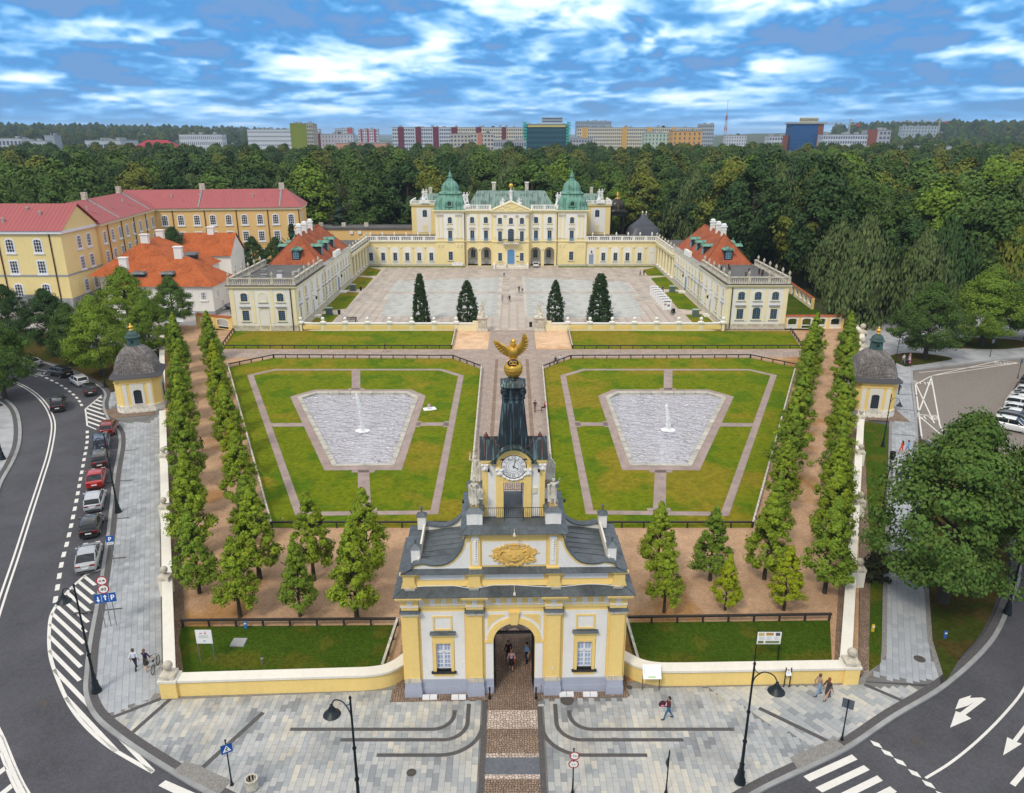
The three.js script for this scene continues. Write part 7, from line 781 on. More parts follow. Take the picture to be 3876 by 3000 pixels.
{ // clipped limes of the garden
  let k = 0; const put = (x, d, sc, mat, label) => { k++; tree('lime_tree', label, 'young lime trees in the garden rows', [x, d], sc, limeC[k % 5], mat, limeT[k % 2], 1.55, { sx: 0.92 + 0.16 * hash2(k, 1, 9), turn: hash2(k, 2, 9) * 6.28 }); };
  for (const s of [-1, 1]) {
    const sd = s < 0 ? 'left' : 'right';
    const fr = s < 0 ? [[-12.2, 50.9, 1.02], [-16.75, 51.2, 0.8], [-21.45, 51.1, 0.84]] : [[12.1, 51.7, 0.74], [17.05, 52, 0.6], [21.75, 52, 0.68]];
    fr.forEach(([x, d, sc], i) => put(x, d, sc, s > 0 && i > 0 ? LEAF.young : i === 1 ? LEAF.limeB : LEAF.lime, `lime tree behind the ${sd} front lawn, ${ORD[i]} out from the gate`));
    [[12.4, 56.6, s < 0 ? 1 : 0.86], [16.9, 56.3, s < 0 ? 0.98 : 0.82], [21.6, 56.5, s < 0 ? 1.04 : 0.96]].forEach(([x, d, sc], i) => put(s * x, d, sc, s > 0 && i === 1 ? LEAF.fresh : LEAF.lime, `lime tree in the second row ${sd} of the gate, ${ORD[i]} from it`));
    for (let i = 0; i < 11; i++) { const d = 54.4 + i * 6.8, x = s * (wallX(d) - 2.7 - (i === 0 ? 0.1 : 0)); put(x, d, 1.06 - 0.26 * hash2(i, s, 5), i % 3 ? LEAF.lime : LEAF.limeB, `lime tree of the ${sd} outer row along the garden wall, ${ORD[i]} counted from the front`); }
    for (let i = 0; i < 10; i++) { const d = 62.6 + i * 6.8, x = s * (23.3 + 0.432 * (d - 65.5) + 2.3), yg = s < 0 && [2, 4, 6, 7].includes(i); put(x, d, yg ? 0.82 : 1.02 - 0.24 * hash2(i, s, 6), yg ? LEAF.young : i % 2 ? LEAF.lime : LEAF.limeB, `lime tree of the ${sd} inner row beside the parterre, ${ORD[i]} counted from the front`); }
  }
  for (const [x, d, hgt, w, q, l] of [[-18.5, 151.2, 9.9, 0.94, 0, 'slender tapering yew, leftmost in the court'], [-9.05, 151.3, 8.5, 0.98, 1, 'round-topped yew left of the statue gateway'], [8.75, 151.2, 8.6, 0.8, 1, 'narrow yew right of the statue gateway'], [17.75, 151.3, 9.9, 1.38, 0, 'broad tapering yew, rightmost in the court']]) { const o = thing('clipped_yew', l, 'yew', [x, 0, d], 0, 'clipped yews in the court'); mesh('trunk', new MB().cyl(0, 0, 0, 0.18, 0.1, 4, 8).geo(), BARK, o); mesh('crown', yewC[q], LEAF.yew, o); o.scale.set(w, hgt / 9.9, w); }
}
{ // large single trees
  tree('maple_tree', 'broad dark green maple beside the right footpath', undefined, [35.05, 53.2], 1.12, mapleC[0], LEAF.maple, mapleT, 2.2, { sx: 1.0, bark: BARK });
  tree('maple_tree', 'second maple crown behind the broad maple, before the parked cars', undefined, [45.5, 60], 0.8, mapleC[1], LEAF.mapleB, mapleT, 2.4, { sx: 0.95 });
  tree('maple_tree', 'chestnut with round crown beside the bus bay at the right', undefined, [70.2, 124.4], 0.92, mapleC[1], LEAF.mid, mapleT, 2.0, { sx: 1.02 });
  tree('maple_tree', 'chestnut on the far planting island of the right forecourt', undefined, [84.5, 132.6], 1.0, mapleC[0], LEAF.fresh, mapleT, 2.0, { sx: 1.1 });
  tree('maple_tree', 'chestnut at the right picture edge behind the planting island', undefined, [95.5, 137], 0.92, mapleC[1], LEAF.maple, mapleT, 2.2, { sx: 1.1 });
  tree('willow_tree', 'tall weeping birch behind the right arcaded wall', undefined, [69.5, 150], 1.18, willowC[0], LEAF.willow, roundT[0], 1.2, { sx: 1.0 }); tree('willow_tree', 'weeping birch leaning over the park path at the right', undefined, [80.5, 149], 1.04, willowC[1], LEAF.willow, roundT[1], 1.2, { sx: 1.02 });
  tree('willow_tree', 'broad weeping birch at the right edge above the chestnuts', undefined, [107, 164], 1.22, willowC[1], LEAF.olive, roundT[0], 1.2, { sx: 1.25, turn: 1 }); tree('willow_tree', 'weeping birch behind the broad one at the right edge', undefined, [122, 182], 1.2, willowC[0], LEAF.willow, roundT[0], 1.4, { sx: 1.2, turn: 2 }); tree('willow_tree', 'dark weeping birch between the arcade and the park path', undefined, [91, 160], 1.08, willowC[0], LEAF.dark, roundT[0], 1.4, { sx: 1.1, turn: 3 });
  const left = [[-78.7, 126, 0.8, LEAF.dark, 'dark roadside tree behind the silver sedan'], [-72.6, 121.4, 0.7, LEAF.mid, 'small roadside tree beside the black estate car'], [-64.6, 114.6, 0.88, LEAF.limeB, 'bright green roadside tree left of the corner pavilion'], [-69.5, 134.8, 0.95, LEAF.limeB, 'tall yellow-green tree before the white house'], [-62, 126, 0.74, LEAF.fresh, 'tree close behind the left corner pavilion'], [-65.8, 144.8, 0.72, LEAF.maple, 'open-crowned tree beside the white parasols'], [-92, 136, 0.72, LEAF.dark, 'dark tree before the yellow institute front'], [-101, 132, 0.6, LEAF.mid, 'tree at the left edge before the institute'], [-73, 103.5, 0.86, LEAF.maple, 'large tree at the left picture edge beside the road'], [-79, 110, 0.84, LEAF.mid, 'tree at the left picture edge above the road bend'], [-85, 193, 0.98, LEAF.dark, 'dark round tree in the institute courtyard'], [-70, 207, 0.7, LEAF.dark, 'dark tree between the institute and the red-roofed wing'], [-62.5, 203, 0.72, LEAF.dark, 'tree behind the left wing roof'], [-88, 183, 0.55, LEAF.fresh, 'small pale tree beside the orange roof']];
  left.forEach(([x, d, sc, m, l], i) => tree(/roof|institute courty/.test(l) ? 'broadleaf_tree' : 'roadside_tree', l, undefined, [x, d], sc, i % 2 ? mapleC[0] : mapleC[1], m, mapleT, 2.2, { turn: i, sx: 0.9 }));
  tree('spruce_tree', 'narrow spruce beside the left tiled wing', undefined, [-58.5, 205], 0.85, spruceC, LEAF.spruce, roundT[0], 1); tree('spruce_tree', 'spruce left of the palace gallery in the wood edge', undefined, [-54, 243], 1.1, spruceC, LEAF.spruce, roundT[0], 1); tree('spruce_tree', 'dark spruce in the park right of the wing', undefined, [99, 196], 1.3, spruceC, LEAF.spruce, roundT[0], 1);
  const b = thing('dark_shrub', 'dark purple shrub against the right garden wall', 'shrub', [31.2, 0, 56.6]); mesh('foliage', crownGeo(801, { h: 2.6, R: egg(1.5, 0.8), clumps: 50, per: 40, leaf: 0.2, rc: 0.5 }), leafMat('purple', 0.03, 0.034, 0.016), b);
}
{ // the wood around the palace: the nearest 300 trees singly, the rest as one mass
  const r = rng(99), spots = []; const rows = [LEAF.dark, LEAF.mid, LEAF.mid, LEAF.olive, LEAF.fresh, LEAF.dark, LEAF.maple];
  for (let d = 168; d < 660; d += d < 340 ? 8.4 : 11) { const w = d * 0.72 + 25, st = d < 340 ? 9.2 : 11.5; for (let x = -w; x < w; x += st) { const px = x + (r() - 0.5) * st * 0.8, pd = d + (r() - 0.5) * 7; if (pd < 252 && px > -130 && px < 58) continue; if (px > 30 && px < 58 && pd < 275) continue; if (pd < 190 && (px < 72 || px > 125)) continue; if (pd < 205 && px < 70 && px > 0) continue; if (px < -120 && pd < 232) continue; if (px > 162 && px < 178 && pd > 236 && pd < 262) continue; if (Math.abs(px) < 16 && pd < 262) continue; spots.push([px, pd, 0.86 + 0.78 * Math.pow(r(), 1.4), r(), r()]); } }
  spots.sort((a, b) => a[1] + Math.abs(a[0]) * 0.1 - b[1] - Math.abs(b[0]) * 0.1);
  const near = spots.slice(0, 300), rest = spots.slice(300);
  near.forEach(([x, d, s, a, b]) => { const q = x / d, zones = [[-0.52, 'at the left edge behind the cream block'], [-0.4, 'behind the meeting of the red roofs'], [-0.3, 'behind the long ochre range'], [-0.2, 'behind the left tiled wing'], [-0.1, 'behind the left gallery'], [-0.03, 'behind the left dome'], [0.04, 'behind the palace ridge'], [0.11, 'behind the right dome'], [0.19, 'behind the slate pavilion'], [0.27, 'behind the right tiled wing'], [0.35, 'behind the right pavilion'], [0.43, 'behind the arcaded wall'], [0.52, 'above the weeping birches'], [0.6, 'above the chestnuts'], [9, 'at the right picture edge']], wz = zones.find(([e]) => q < e)[1], rk = ORD[Math.min(15, Math.max(0, Math.floor((d - 168) / 12)))], w = a > 0.86, k = Math.floor(b * 7), tone = w ? 'weeping grey-green' : ['dark green', 'mid green', 'mid green', 'olive green', 'fresh green', 'dark green', 'deep green'][k]; tree('park_tree', `${tone} ${s > 1.24 ? 'tall' : 'low'} wood tree ${wz}, ${rk} rank`, 'trees of the wood around the palace', [x, d], s * (w ? 0.95 : 1), w ? willowC[k % 2] : roundC[Math.floor(a * 5.8) % 5], w ? LEAF.willow : rows[k], roundT[k % 2], w ? 2 : 3.4, { sx: 0.9 + 0.4 * b, turn: a * 6, y: -0.15 }); });
  const wood = new THREE.Group(); wood.name = 'woodland'; scene.add(wood); tag(wood, 'dense mass of treetops stretching from the palace to the town', 'woodland', undefined, 'stuff');
  for (let i = 0; i < 900; i++) { const d = 660 + Math.pow(r(), 1.5) * 900, x = (r() - 0.5) * 1.5 * d; if (Math.abs(x) < d * 0.36 && d > 690 && r() < 0.75) continue; rest.push([x, d, 0.62 + 0.3 * r(), r(), r()]); }
  for (let i = 0; i < 1500; i++) { const left = r() < 0.55, d = left ? 1300 + r() * 1500 : 900 + r() * 1700, x = left ? -d * (0.28 + 0.5 * r()) : d * (0.4 + 0.4 * r()); rest.push([x, d, 1.0 + 0.6 * r(), r(), r(), hillY(x, d)]); }
  const cols = [[0.032, 0.072, 0.018], [0.052, 0.1, 0.02], [0.1, 0.125, 0.024], [0.075, 0.135, 0.02], [0.042, 0.085, 0.022]], im = roundC.slice(0, 4).map((g, k) => { const q = rest.filter((_, i) => i % 4 === k), m = new THREE.InstancedMesh(g, leafMat('wood', 1, 1, 1), q.length), M4 = new THREE.Matrix4(), E = new THREE.Euler(), Q = new THREE.Quaternion(); q.forEach(([x, d, s, a, b, y = 0], i) => { Q.setFromEuler(E.set(0, a * 6, 0)); M4.compose(V3(x, y + 3.2 * s, -d), Q, V3(s * (0.9 + 0.4 * b), s, s * (0.9 + 0.4 * b))); m.setMatrixAt(i, M4); m.setColorAt(i, C(...cols[Math.floor(b * 5)])); }); m.name = 'treetops'; m.castShadow = m.receiveShadow = true; wood.add(m); return m; });
}
// ------------------------------------------------------------------ cars
// body lofted through stations along its length (x forward): [x, half width, deck height]
const carForms = {
  hatch: { L: 4.3, deck: [[-2.1, 0.72, 0.86], [-2.05, 0.8, 0.96], [-1.7, 0.87, 1.0], [-0.6, 0.9, 0.97], [0.7, 0.9, 0.95], [1.2, 0.88, 0.9], [1.75, 0.82, 0.8], [2.1, 0.7, 0.68], [2.2, 0.6, 0.55]], cab: [[-2.0, 0.98], [-1.72, 1.4], [-1.0, 1.5], [0.1, 1.49], [0.45, 1.42], [1.25, 0.93]], roof: [-1.75, 0.36] },
  sedan: { L: 4.8, deck: [[-2.38, 0.74, 0.86], [-2.3, 0.82, 1.0], [-1.75, 0.9, 1.02], [-0.6, 0.92, 0.96], [0.8, 0.92, 0.94], [1.4, 0.9, 0.88], [2.0, 0.84, 0.78], [2.35, 0.7, 0.66], [2.45, 0.6, 0.55]], cab: [[-1.95, 1.03], [-1.15, 1.38], [-0.6, 1.44], [0.25, 1.43], [0.55, 1.36], [1.35, 0.93]], roof: [-1.2, 0.46] },
  suv: { L: 4.6, deck: [[-2.28, 0.78, 0.95], [-2.22, 0.86, 1.1], [-1.7, 0.93, 1.12], [-0.6, 0.95, 1.1], [0.8, 0.95, 1.07], [1.4, 0.93, 1.02], [1.95, 0.86, 0.94], [2.25, 0.74, 0.8], [2.34, 0.64, 0.62]], cab: [[-2.22, 1.1], [-2.0, 1.58], [-1.2, 1.68], [0.3, 1.66], [0.6, 1.58], [1.35, 1.05]], roof: [-2.0, 0.5] },
};
function loftX(rows) { const P = [], I = [], n = rows[0].length; for (const r of rows) for (const p of r) P.push(...p); for (let j = 0; j + 1 < rows.length; j++) for (let i = 0; i + 1 < n; i++) { const a = j * n + i, b = a + n; I.push(a, a + 1, b, a + 1, b + 1, b); } for (const [j, f] of [[0, 1], [rows.length - 1, 0]]) for (let i = 1; i + 1 < n; i++) { const a = j * n; I.push(...(f ? [a, a + i + 1, a + i] : [a, a + i, a + i + 1])); } const g = new THREE.BufferGeometry(); g.setAttribute('position', new THREE.Float32BufferAttribute(P, 3)); g.setIndex(I); g.computeVertexNormals(); g.setAttribute('uv', new THREE.Float32BufferAttribute(new Float32Array(P.length / 3 * 2), 2)); return g; }
const carG = {}; for (const [k, f] of Object.entries(carForms)) {
  const sec = (x, w, h) => [[x, 0.24, -w * 0.9], [x, 0.42, -w], [x, h * 0.72, -w], [x, h * 0.93, -w * 0.96], [x, h, -w * 0.84], [x, h + 0.02, 0], [x, h, w * 0.84], [x, h * 0.93, w * 0.96], [x, h * 0.72, w], [x, 0.42, w], [x, 0.24, w * 0.9]];
  const wAt = (x) => { const d = f.deck; for (let i = 0; i + 1 < d.length; i++) if (x <= d[i + 1][0]) { const t = clamp((x - d[i][0]) / (d[i + 1][0] - d[i][0])); return [mix(d[i][1], d[i + 1][1], t), mix(d[i][2], d[i + 1][2], t)]; } return [0.6, 0.6]; };
  const cab = (lift, k2, from, to) => loftX(f.cab.filter(([x]) => x >= from && x <= to).map(([x, y]) => { const [w, h] = wAt(x), t = clamp((y - h) / 0.5), wt = w * mix(0.9, k2, t); return [[x, h - 0.06, -w * 0.9], [x, mix(h, y, 0.5), -mix(w * 0.9, wt, 0.55)], [x, y - 0.03 + lift, -wt], [x, y + lift, -wt * 0.9], [x, y + 0.02 + lift, 0], [x, y + lift, wt * 0.9], [x, y - 0.03 + lift, wt], [x, mix(h, y, 0.5), mix(w * 0.9, wt, 0.55)], [x, h - 0.06, w * 0.9]]; }));
  const rp = f.cab.filter(([x]) => x >= f.roof[0] && x <= f.roof[1]).map(([x, y]) => { const [w] = wAt(x), q = w * 0.76; return [[x, y - 0.1, -q - 0.03], [x, y + 0.005, -q], [x, y + 0.035, -q * 0.7], [x, y + 0.045, 0], [x, y + 0.035, q * 0.7], [x, y + 0.005, q], [x, y - 0.1, q + 0.03]]; });
  const e = f.deck[0][0], fr = f.deck.at(-1)[0], hD = f.deck[1][2], tl = new MB().box(-0.04, 0.12, 0, 0.16, -0.2, 0.2).geo(), hl = new MB().box(-0.2, 0.02, 0, 0.13, -0.19, 0.19).geo();
  carG[k] = { f, body: loftX(f.deck.map((r) => sec(...r))), glass: cab(0, 0.78, -9, 9), roof: loftX(rp), tl, hl, e, fr, hD, pil: (() => { const m = new MB(); for (const s of [-1, 1]) for (const i of [0, 3]) { const q = i === 0 ? [0, 1] : [4, 5], P = q.map((j) => { const [x, y] = f.cab[j], [w, h] = wAt(x), t = clamp((y - h) / 0.5); return V3(x, y + 0.01, s * w * mix(0.9, 0.77, t)); }); m.bar(P[0], P[1], 0.045, 5); } for (const s of [-1, 1]) { const x = -0.45, [w, h] = wAt(x); m.bar(V3(x, h, s * w * 0.9), V3(x, f.cab[2][1], s * w * 0.78), 0.04, 5); } return m.geo(); })(), bump: new MB().box(e - 0.05, e + 0.1, 0.3, 0.44, -0.7, 0.7).box(fr - 0.12, fr + 0.04, 0.28, 0.42, -0.56, 0.56).geo(), plate: new MB().box(-0.02, 0.02, 0, 0.12, -0.26, 0.26).geo(), mir: new MB().box(-0.08, 0.08, -0.06, 0.07, -0.1, 0.1).geo() };
}
const tyreG = metreUV(plain(new THREE.TorusGeometry(0.235, 0.085, 8, 20))), rimG = new MB().add(new THREE.CylinderGeometry(0.2, 0.2, 0.08, 16), 0, 0, 0, 0, PI / 2).geo(), TYRE = M('tyre', C(0.012, 0.012, 0.012)), RIM = M('alloy_rim', C(0.5, 0.5, 0.52), { metalness: 0.8, roughness: 0.35 }), TAIL = M('tail_lamp_red', C(0.35, 0.01, 0.015), { roughness: 0.2 }), HEAD = M('headlamp_clear', C(0.6, 0.62, 0.65), { roughness: 0.1 }), CARGLASS = M('car_glass', C(0.012, 0.015, 0.02), { roughness: 0.05 }), PLATE = M('plate_white', C(0.75, 0.75, 0.72)), TRIMB = M('black_trim', C(0.02, 0.02, 0.02), { roughness: 0.6 });
function car(kind, col, label, [x, d], dir, group, y = -0.12) {
  const q = carG[kind], paintM = M('car_paint_' + col.map((c) => Math.round(c * 100)).join('_'), C(...col), { physical: true, roughness: 0.35, metalness: 0.25, clearcoat: 1, clearcoatRoughness: 0.05 }), o = thing('car', label, 'car', [x, y, d], Math.atan2(dir[1], dir[0]), group);
  mesh('body', q.body, paintM, o); const g = mesh('windows', q.glass, CARGLASS, o); mesh('roof', q.roof, paintM, o); mesh('pillars', q.pil, paintM, o); mesh('bumper', q.bump, TRIMB, o); g.userData = {};
  for (const s of [-1, 1]) { for (const wx of [-q.f.L * 0.3, q.f.L * 0.3]) { const t = mesh('wheel', tyreG, TYRE, o); t.position.set(wx, 0.32, s * 0.8); const r = mesh('rim', rimG, RIM, t); r.position.z = s * 0.06; } const a = mesh('tail_light', q.tl, TAIL, o); a.position.set(q.e + 0.04, q.hD - 0.22, s * 0.56); const b = mesh('headlight', q.hl, HEAD, o); b.position.set(q.fr - 0.16, 0.6, s * 0.5); const m = mesh('mirror', q.mir, paintM, o); m.position.set(0.75, q.hD + 0.08, s * 1.0); }
  const p = mesh('number_plate', q.plate, PLATE, o); p.position.set(q.e - 0.05, 0.62, 0); const p2 = mesh('number_plate', q.plate, PLATE, o); p2.position.set(q.fr - 0.0, 0.42, 0); return o;
}
const BLK = [0.008, 0.008, 0.01], SIL = [0.42, 0.44, 0.47], WHT = [0.8, 0.81, 0.83], kerbG = 'cars parked along the left kerb';
const parkRow = (k, c, l, [rx, rd], dir, g = kerbG) => { const n = Math.hypot(...dir), L = carForms[k].L / 2; car(k, c, l, [rx + dir[0] / n * L, rd + dir[1] / n * L], dir, g); };
parkRow('sedan', SIL, 'silver sedan at the near end of the kerbside row', [-36.9, 57.3], [-0.36, 0.93]); parkRow('hatch', BLK, 'black hatchback second in the kerbside row', [-39.8, 63.3], [-0.36, 0.93]); parkRow('hatch', [0.5, 0.53, 0.57], 'silver hatchback third in the kerbside row', [-42.2, 68.6], [-0.36, 0.93]); parkRow('sedan', [0.42, 0.012, 0.012], 'bright red sedan in the kerbside row', [-44.7, 73.8], [-0.38, 0.92]); parkRow('suv', [0.045, 0.035, 0.033], 'dark brown sport utility car behind the red sedan', [-46.8, 79], [-0.4, 0.92]); parkRow('suv', [0.02, 0.055, 0.12], 'dark blue sport utility car in the kerbside row', [-49.2, 84], [-0.42, 0.9]); parkRow('hatch', [0.22, 0.008, 0.012], 'dark red hatchback beside the hatched bay', [-51.2, 89.1], [-0.28, 0.96]);
parkRow('sedan', BLK, 'black saloon parked above the hatched bay', [-61.3, 104.7], [-0.5, 0.87]); parkRow('hatch', WHT, 'white hatchback parked behind the black saloon', [-64.7, 109.3], [-0.72, 0.69]); parkRow('suv', BLK, 'black estate car parked by the bus bay', [-69.6, 113.9], [-0.86, 0.5]); parkRow('sedan', SIL, 'silver sedan parked in the bus bay', [-77.6, 119.6], [-0.93, 0.37]); parkRow('suv', BLK, 'black sport utility car driving along the left road', [-62.3, 97.9], [-0.42, 0.9], null);
car('hatch', WHT, 'white car parked under the palace arcade', [6.9, 219.6], [0, 1], undefined, 0.02); [[0.02, 0.03, 0.12], [0.015, 0.02, 0.04], [0.3, 0.34, 0.4], [0.012, 0.012, 0.02]].forEach((c, i) => car(i % 2 ? 'sedan' : 'hatch', c, `dark car in the yard beside the white house, ${ORD[i]} from the front`, [-63.6 - i * 0.4, 163.2 + i * 3], [1, 0.12], 'cars in the yard', 0));
[[WHT, 'suv'], [BLK, 'suv'], [WHT, 'sedan'], [[0.7, 0.72, 0.75], 'hatch'], [WHT, 'suv'], [WHT, 'sedan'], [SIL, 'sedan'], [WHT, 'hatch'], [BLK, 'sedan'], [[0.02, 0.02, 0.022], 'suv'], [[0.35, 0.4, 0.48], 'hatch']].forEach(([c, k], i) => car(k, c, `${c === WHT ? 'white' : c === BLK || c[0] < 0.1 ? 'black' : 'silver'} car in the slanted row on the right parking lot, ${ORD[i]} from the maple`, [64.6 + 1.6 * i, 91.6 + 1.9 * i], [0.766, -0.643], 'cars parked on the right lot', -0.1));
// ------------------------------------------------------------------ lamps, signs, boards, small things
const DARKGREEN = M('lamp_green_black', C(0.012, 0.02, 0.026), { roughness: 0.45, metalness: 0.3 }), OPAL = M('lamp_glass', C(0.6, 0.55, 0.42), { roughness: 0.3 });
const lampG = (() => { const a = new MB().lathe(0, 0, 0, [[0.001, 0], [0.34, 0], [0.34, 0.12], [0.26, 0.2], [0.3, 0.3], [0.24, 0.42], [0.2, 0.75], [0.22, 0.82], [0.15, 0.95], [0.13, 1.3], [0.16, 1.36], [0.1, 1.45], [0.085, 2.9], [0.13, 2.95], [0.13, 3.05], [0.08, 3.1], [0.07, 5], [0.11, 5.05], [0.11, 5.15], [0.065, 5.2], [0.055, 8.3], [0.09, 8.36], [0.05, 8.5], [0.001, 8.52]], 12).geo(); const b = new MB().tube([V3(0, 6.9, 0), V3(0.12, 7.5, 0), V3(0.55, 7.95, 0), V3(1.05, 7.85, 0), V3(1.3, 7.45, 0)], 0.035, 24, 6).tube([V3(0, 8.2, 0), V3(0.12, 7.9, 0), V3(0.3, 7.8, 0)], 0.025, 10, 5).geo(); const c = new MB().lathe(1.3, 6.82, 0, [[0.48, 0], [0.46, 0.04], [0.26, 0.2], [0.24, 0.28], [0.17, 0.32], [0.17, 0.42], [0.1, 0.48], [0.09, 0.62], [0.001, 0.64]], 18).geo(); const d = new MB().lathe(1.3, 6.7, 0, [[0.001, 0], [0.14, 0.03], [0.2, 0.13]], 12).geo(); return [a, b, c, d]; })();
function lamp(label, [x, d], turn, s = 1, y = 0) { const o = thing('street_lamp', label, 'street lamp', [x, y, d], turn, 'old-style street lamps'); mesh('post', lampG[0], DARKGREEN, o); mesh('arm', lampG[1], DARKGREEN, o); mesh('lamp_shade', lampG[2], DARKGREEN, o); mesh('lamp_bowl', lampG[3], OPAL, o); o.scale.setScalar(s); }
lamp('street lamp beside the striped island at the lower left', [-28.4, 42.6], 2.75); lamp('street lamp between the parked cars and the left pavement', [-39.7, 68.7], 2.8); lamp('street lamp on the verge beside the left corner pavilion', [-61.3, 108.9], 2.8, 0.9); lamp('street lamp across the left road at the picture edge', [-59.7, 81.9], -0.3); lamp('street lamp on the plaza right of the gate', [13.4, 34.9], -0.3); lamp('street lamp on the plaza left of the gate, base out of view', [-8.4, 32.2], 2.7); lamp('park lamp on the grass strip, nearer the right corner pavilion', [45.2, 85.7], -0.4, 0.8); lamp('park lamp on the grass strip behind the maple', [35.9, 66.2], -0.4, 0.8); lamp('street lamp under the maple at the right road edge', [39.4, 51.6], 0.4); lamp('park lamp behind the right corner pavilion', [62.5, 119], -0.4, 0.7);
function canvasTex(w, h, draw) { const c = document.createElement('canvas'); c.width = w; c.height = h; const g = c.getContext('2d'); draw(g, w, h); const t = new THREE.CanvasTexture(c); t.colorSpace = THREE.SRGBColorSpace; return t; }
const printed = (key, w, h, draw) => M('print_' + key, C(1, 1, 1), { map: canvasTex(w, h, draw), roughness: 0.5 });
const POST = M('galvanised', C(0.3, 0.31, 0.32), { metalness: 0.6, roughness: 0.5 });
function plateMesh(parent, mat, x, y, z, w, h, shape = 'rect', back = POST) { const g = shape === 'round' ? new THREE.CircleGeometry(w / 2, 28) : new THREE.PlaneGeometry(w, h); const m = mesh('sign_face', g, mat, parent); m.position.set(x, y, z + 0.022); const b = new MB(); if (shape === 'round') b.add(new THREE.CylinderGeometry(w / 2 + 0.01, w / 2 + 0.01, 0.02, 24), x, y, z + 0.008, 0, PI / 2); else b.box(x - w / 2 - 0.01, x + w / 2 + 0.01, y - h / 2 - 0.01, y + h / 2 + 0.01, z, z + 0.018); b.build('sign_back', back, parent); return m; }
const ring = (g, w, fill) => { g.fillStyle = '#b3121e'; g.fillRect(0, 0, w, w); g.fillStyle = fill; g.beginPath(); g.arc(w / 2, w / 2, w * 0.4, 0, 7); g.fill(); }, txt = (g, t, x, y, s, c = '#111', f = 'sans-serif') => { g.fillStyle = c; g.font = `bold ${s}px ${f}`; g.textAlign = 'center'; g.textBaseline = 'middle'; g.fillText(t, x, y); };
const carIcon = (g, x, y, s, c) => { g.fillStyle = c; g.fillRect(x - s, y, s * 2, s * 0.7); g.fillRect(x - s * 0.65, y - s * 0.5, s * 1.3, s * 0.6); g.fillRect(x - s * 0.9, y + s * 0.6, s * 0.35, s * 0.4); g.fillRect(x + s * 0.55, y + s * 0.6, s * 0.35, s * 0.4); };
{ const o = thing('road_sign', 'stack of road signs with no overtaking, speed limit 40 and lane plates', 'road sign', [-31.05, 0, 49.9], 0.25); for (const x of [-0.4, 0, 0.4]) new MB().cyl(x, 0, 0, 0.035, 0.035, x === 0 ? 4.5 : 2.9, 8).build('post', POST, o);
  plateMesh(o, printed('overtake', 128, 128, (g, w) => { ring(g, w, '#f2f2ee'); carIcon(g, 44, 62, 15, '#b3121e'); carIcon(g, 84, 62, 15, '#111'); }), 0, 4.1, 0.05, 0.8, 0.8, 'round'); plateMesh(o, printed('forty', 128, 128, (g, w) => { ring(g, w, '#f2f2ee'); txt(g, '40', 64, 66, 58); }), 0, 3.37, 0.05, 0.8, 0.8, 'round');
  plateMesh(o, printed('lanes', 256, 128, (g) => { g.fillStyle = '#0a57a8'; g.fillRect(0, 0, 256, 128); g.fillStyle = '#fff'; const ar = (x, up) => { g.fillRect(x - 8, 34, 16, 60); g.beginPath(); const y = up ? 14 : 114, b = up ? 48 : 80; g.moveTo(x, y); g.lineTo(x - 24, b); g.lineTo(x + 24, b); g.fill(); }; ar(42, false); ar(128, true); g.fillRect(82, 14, 5, 100); for (let k = 0; k < 4; k++) g.fillRect(168, 14 + k * 28, 5, 16); txt(g, 'P', 214, 66, 96, '#fff'); }), 0, 2.58, 0.05, 1.5, 0.78); }
{ const o = thing('road_sign', 'blue square parking sign with white plate below', 'road sign', [-35.4, 0, 59.2], 0.3); new MB().cyl(0, 0, 0, 0.03, 0.03, 2.7, 8).build('post', POST, o); plateMesh(o, printed('park', 128, 128, (g) => { g.fillStyle = '#0a57a8'; g.fillRect(0, 0, 128, 128); txt(g, 'P', 64, 68, 110, '#fff'); }), 0, 2.4, 0.05, 0.62, 0.62); plateMesh(o, printed('sub', 64, 32, (g) => { g.fillStyle = '#eee'; g.fillRect(0, 0, 64, 32); g.fillStyle = '#888'; g.fillRect(8, 10, 48, 4); g.fillRect(8, 18, 40, 4); }), 0, 1.96, 0.05, 0.5, 0.26); }
{ const o = thing('road_sign', 'blue pedestrian crossing sign on a black post at the lower left', 'road sign', [-16.4, 0, 34.7], 0.55); new MB().lathe(0, 0, 0, [[0.001, 0], [0.12, 0], [0.08, 0.15], [0.05, 0.3], [0.04, 1.0], [0.06, 1.05], [0.04, 1.1], [0.04, 3.2], [0.07, 3.26], [0.001, 3.35]], 10).build('post', IRON, o); const m = plateMesh(o, printed('cross', 128, 128, (g) => { g.fillStyle = '#0a57a8'; g.fillRect(0, 0, 128, 128); g.fillStyle = '#fff'; g.beginPath(); g.moveTo(64, 16); g.lineTo(114, 106); g.lineTo(14, 106); g.fill(); g.strokeStyle = '#111'; g.lineWidth = 8; g.beginPath(); g.moveTo(66, 56); g.lineTo(62, 78); g.lineTo(48, 98); g.moveTo(62, 78); g.lineTo(78, 98); g.moveTo(48, 72); g.lineTo(66, 60); g.lineTo(80, 70); g.stroke(); g.fillStyle = '#111'; g.beginPath(); g.arc(67, 46, 7, 0, 7); g.fill(); }), 0, 2.72, 0.06, 0.62, 0.62); }
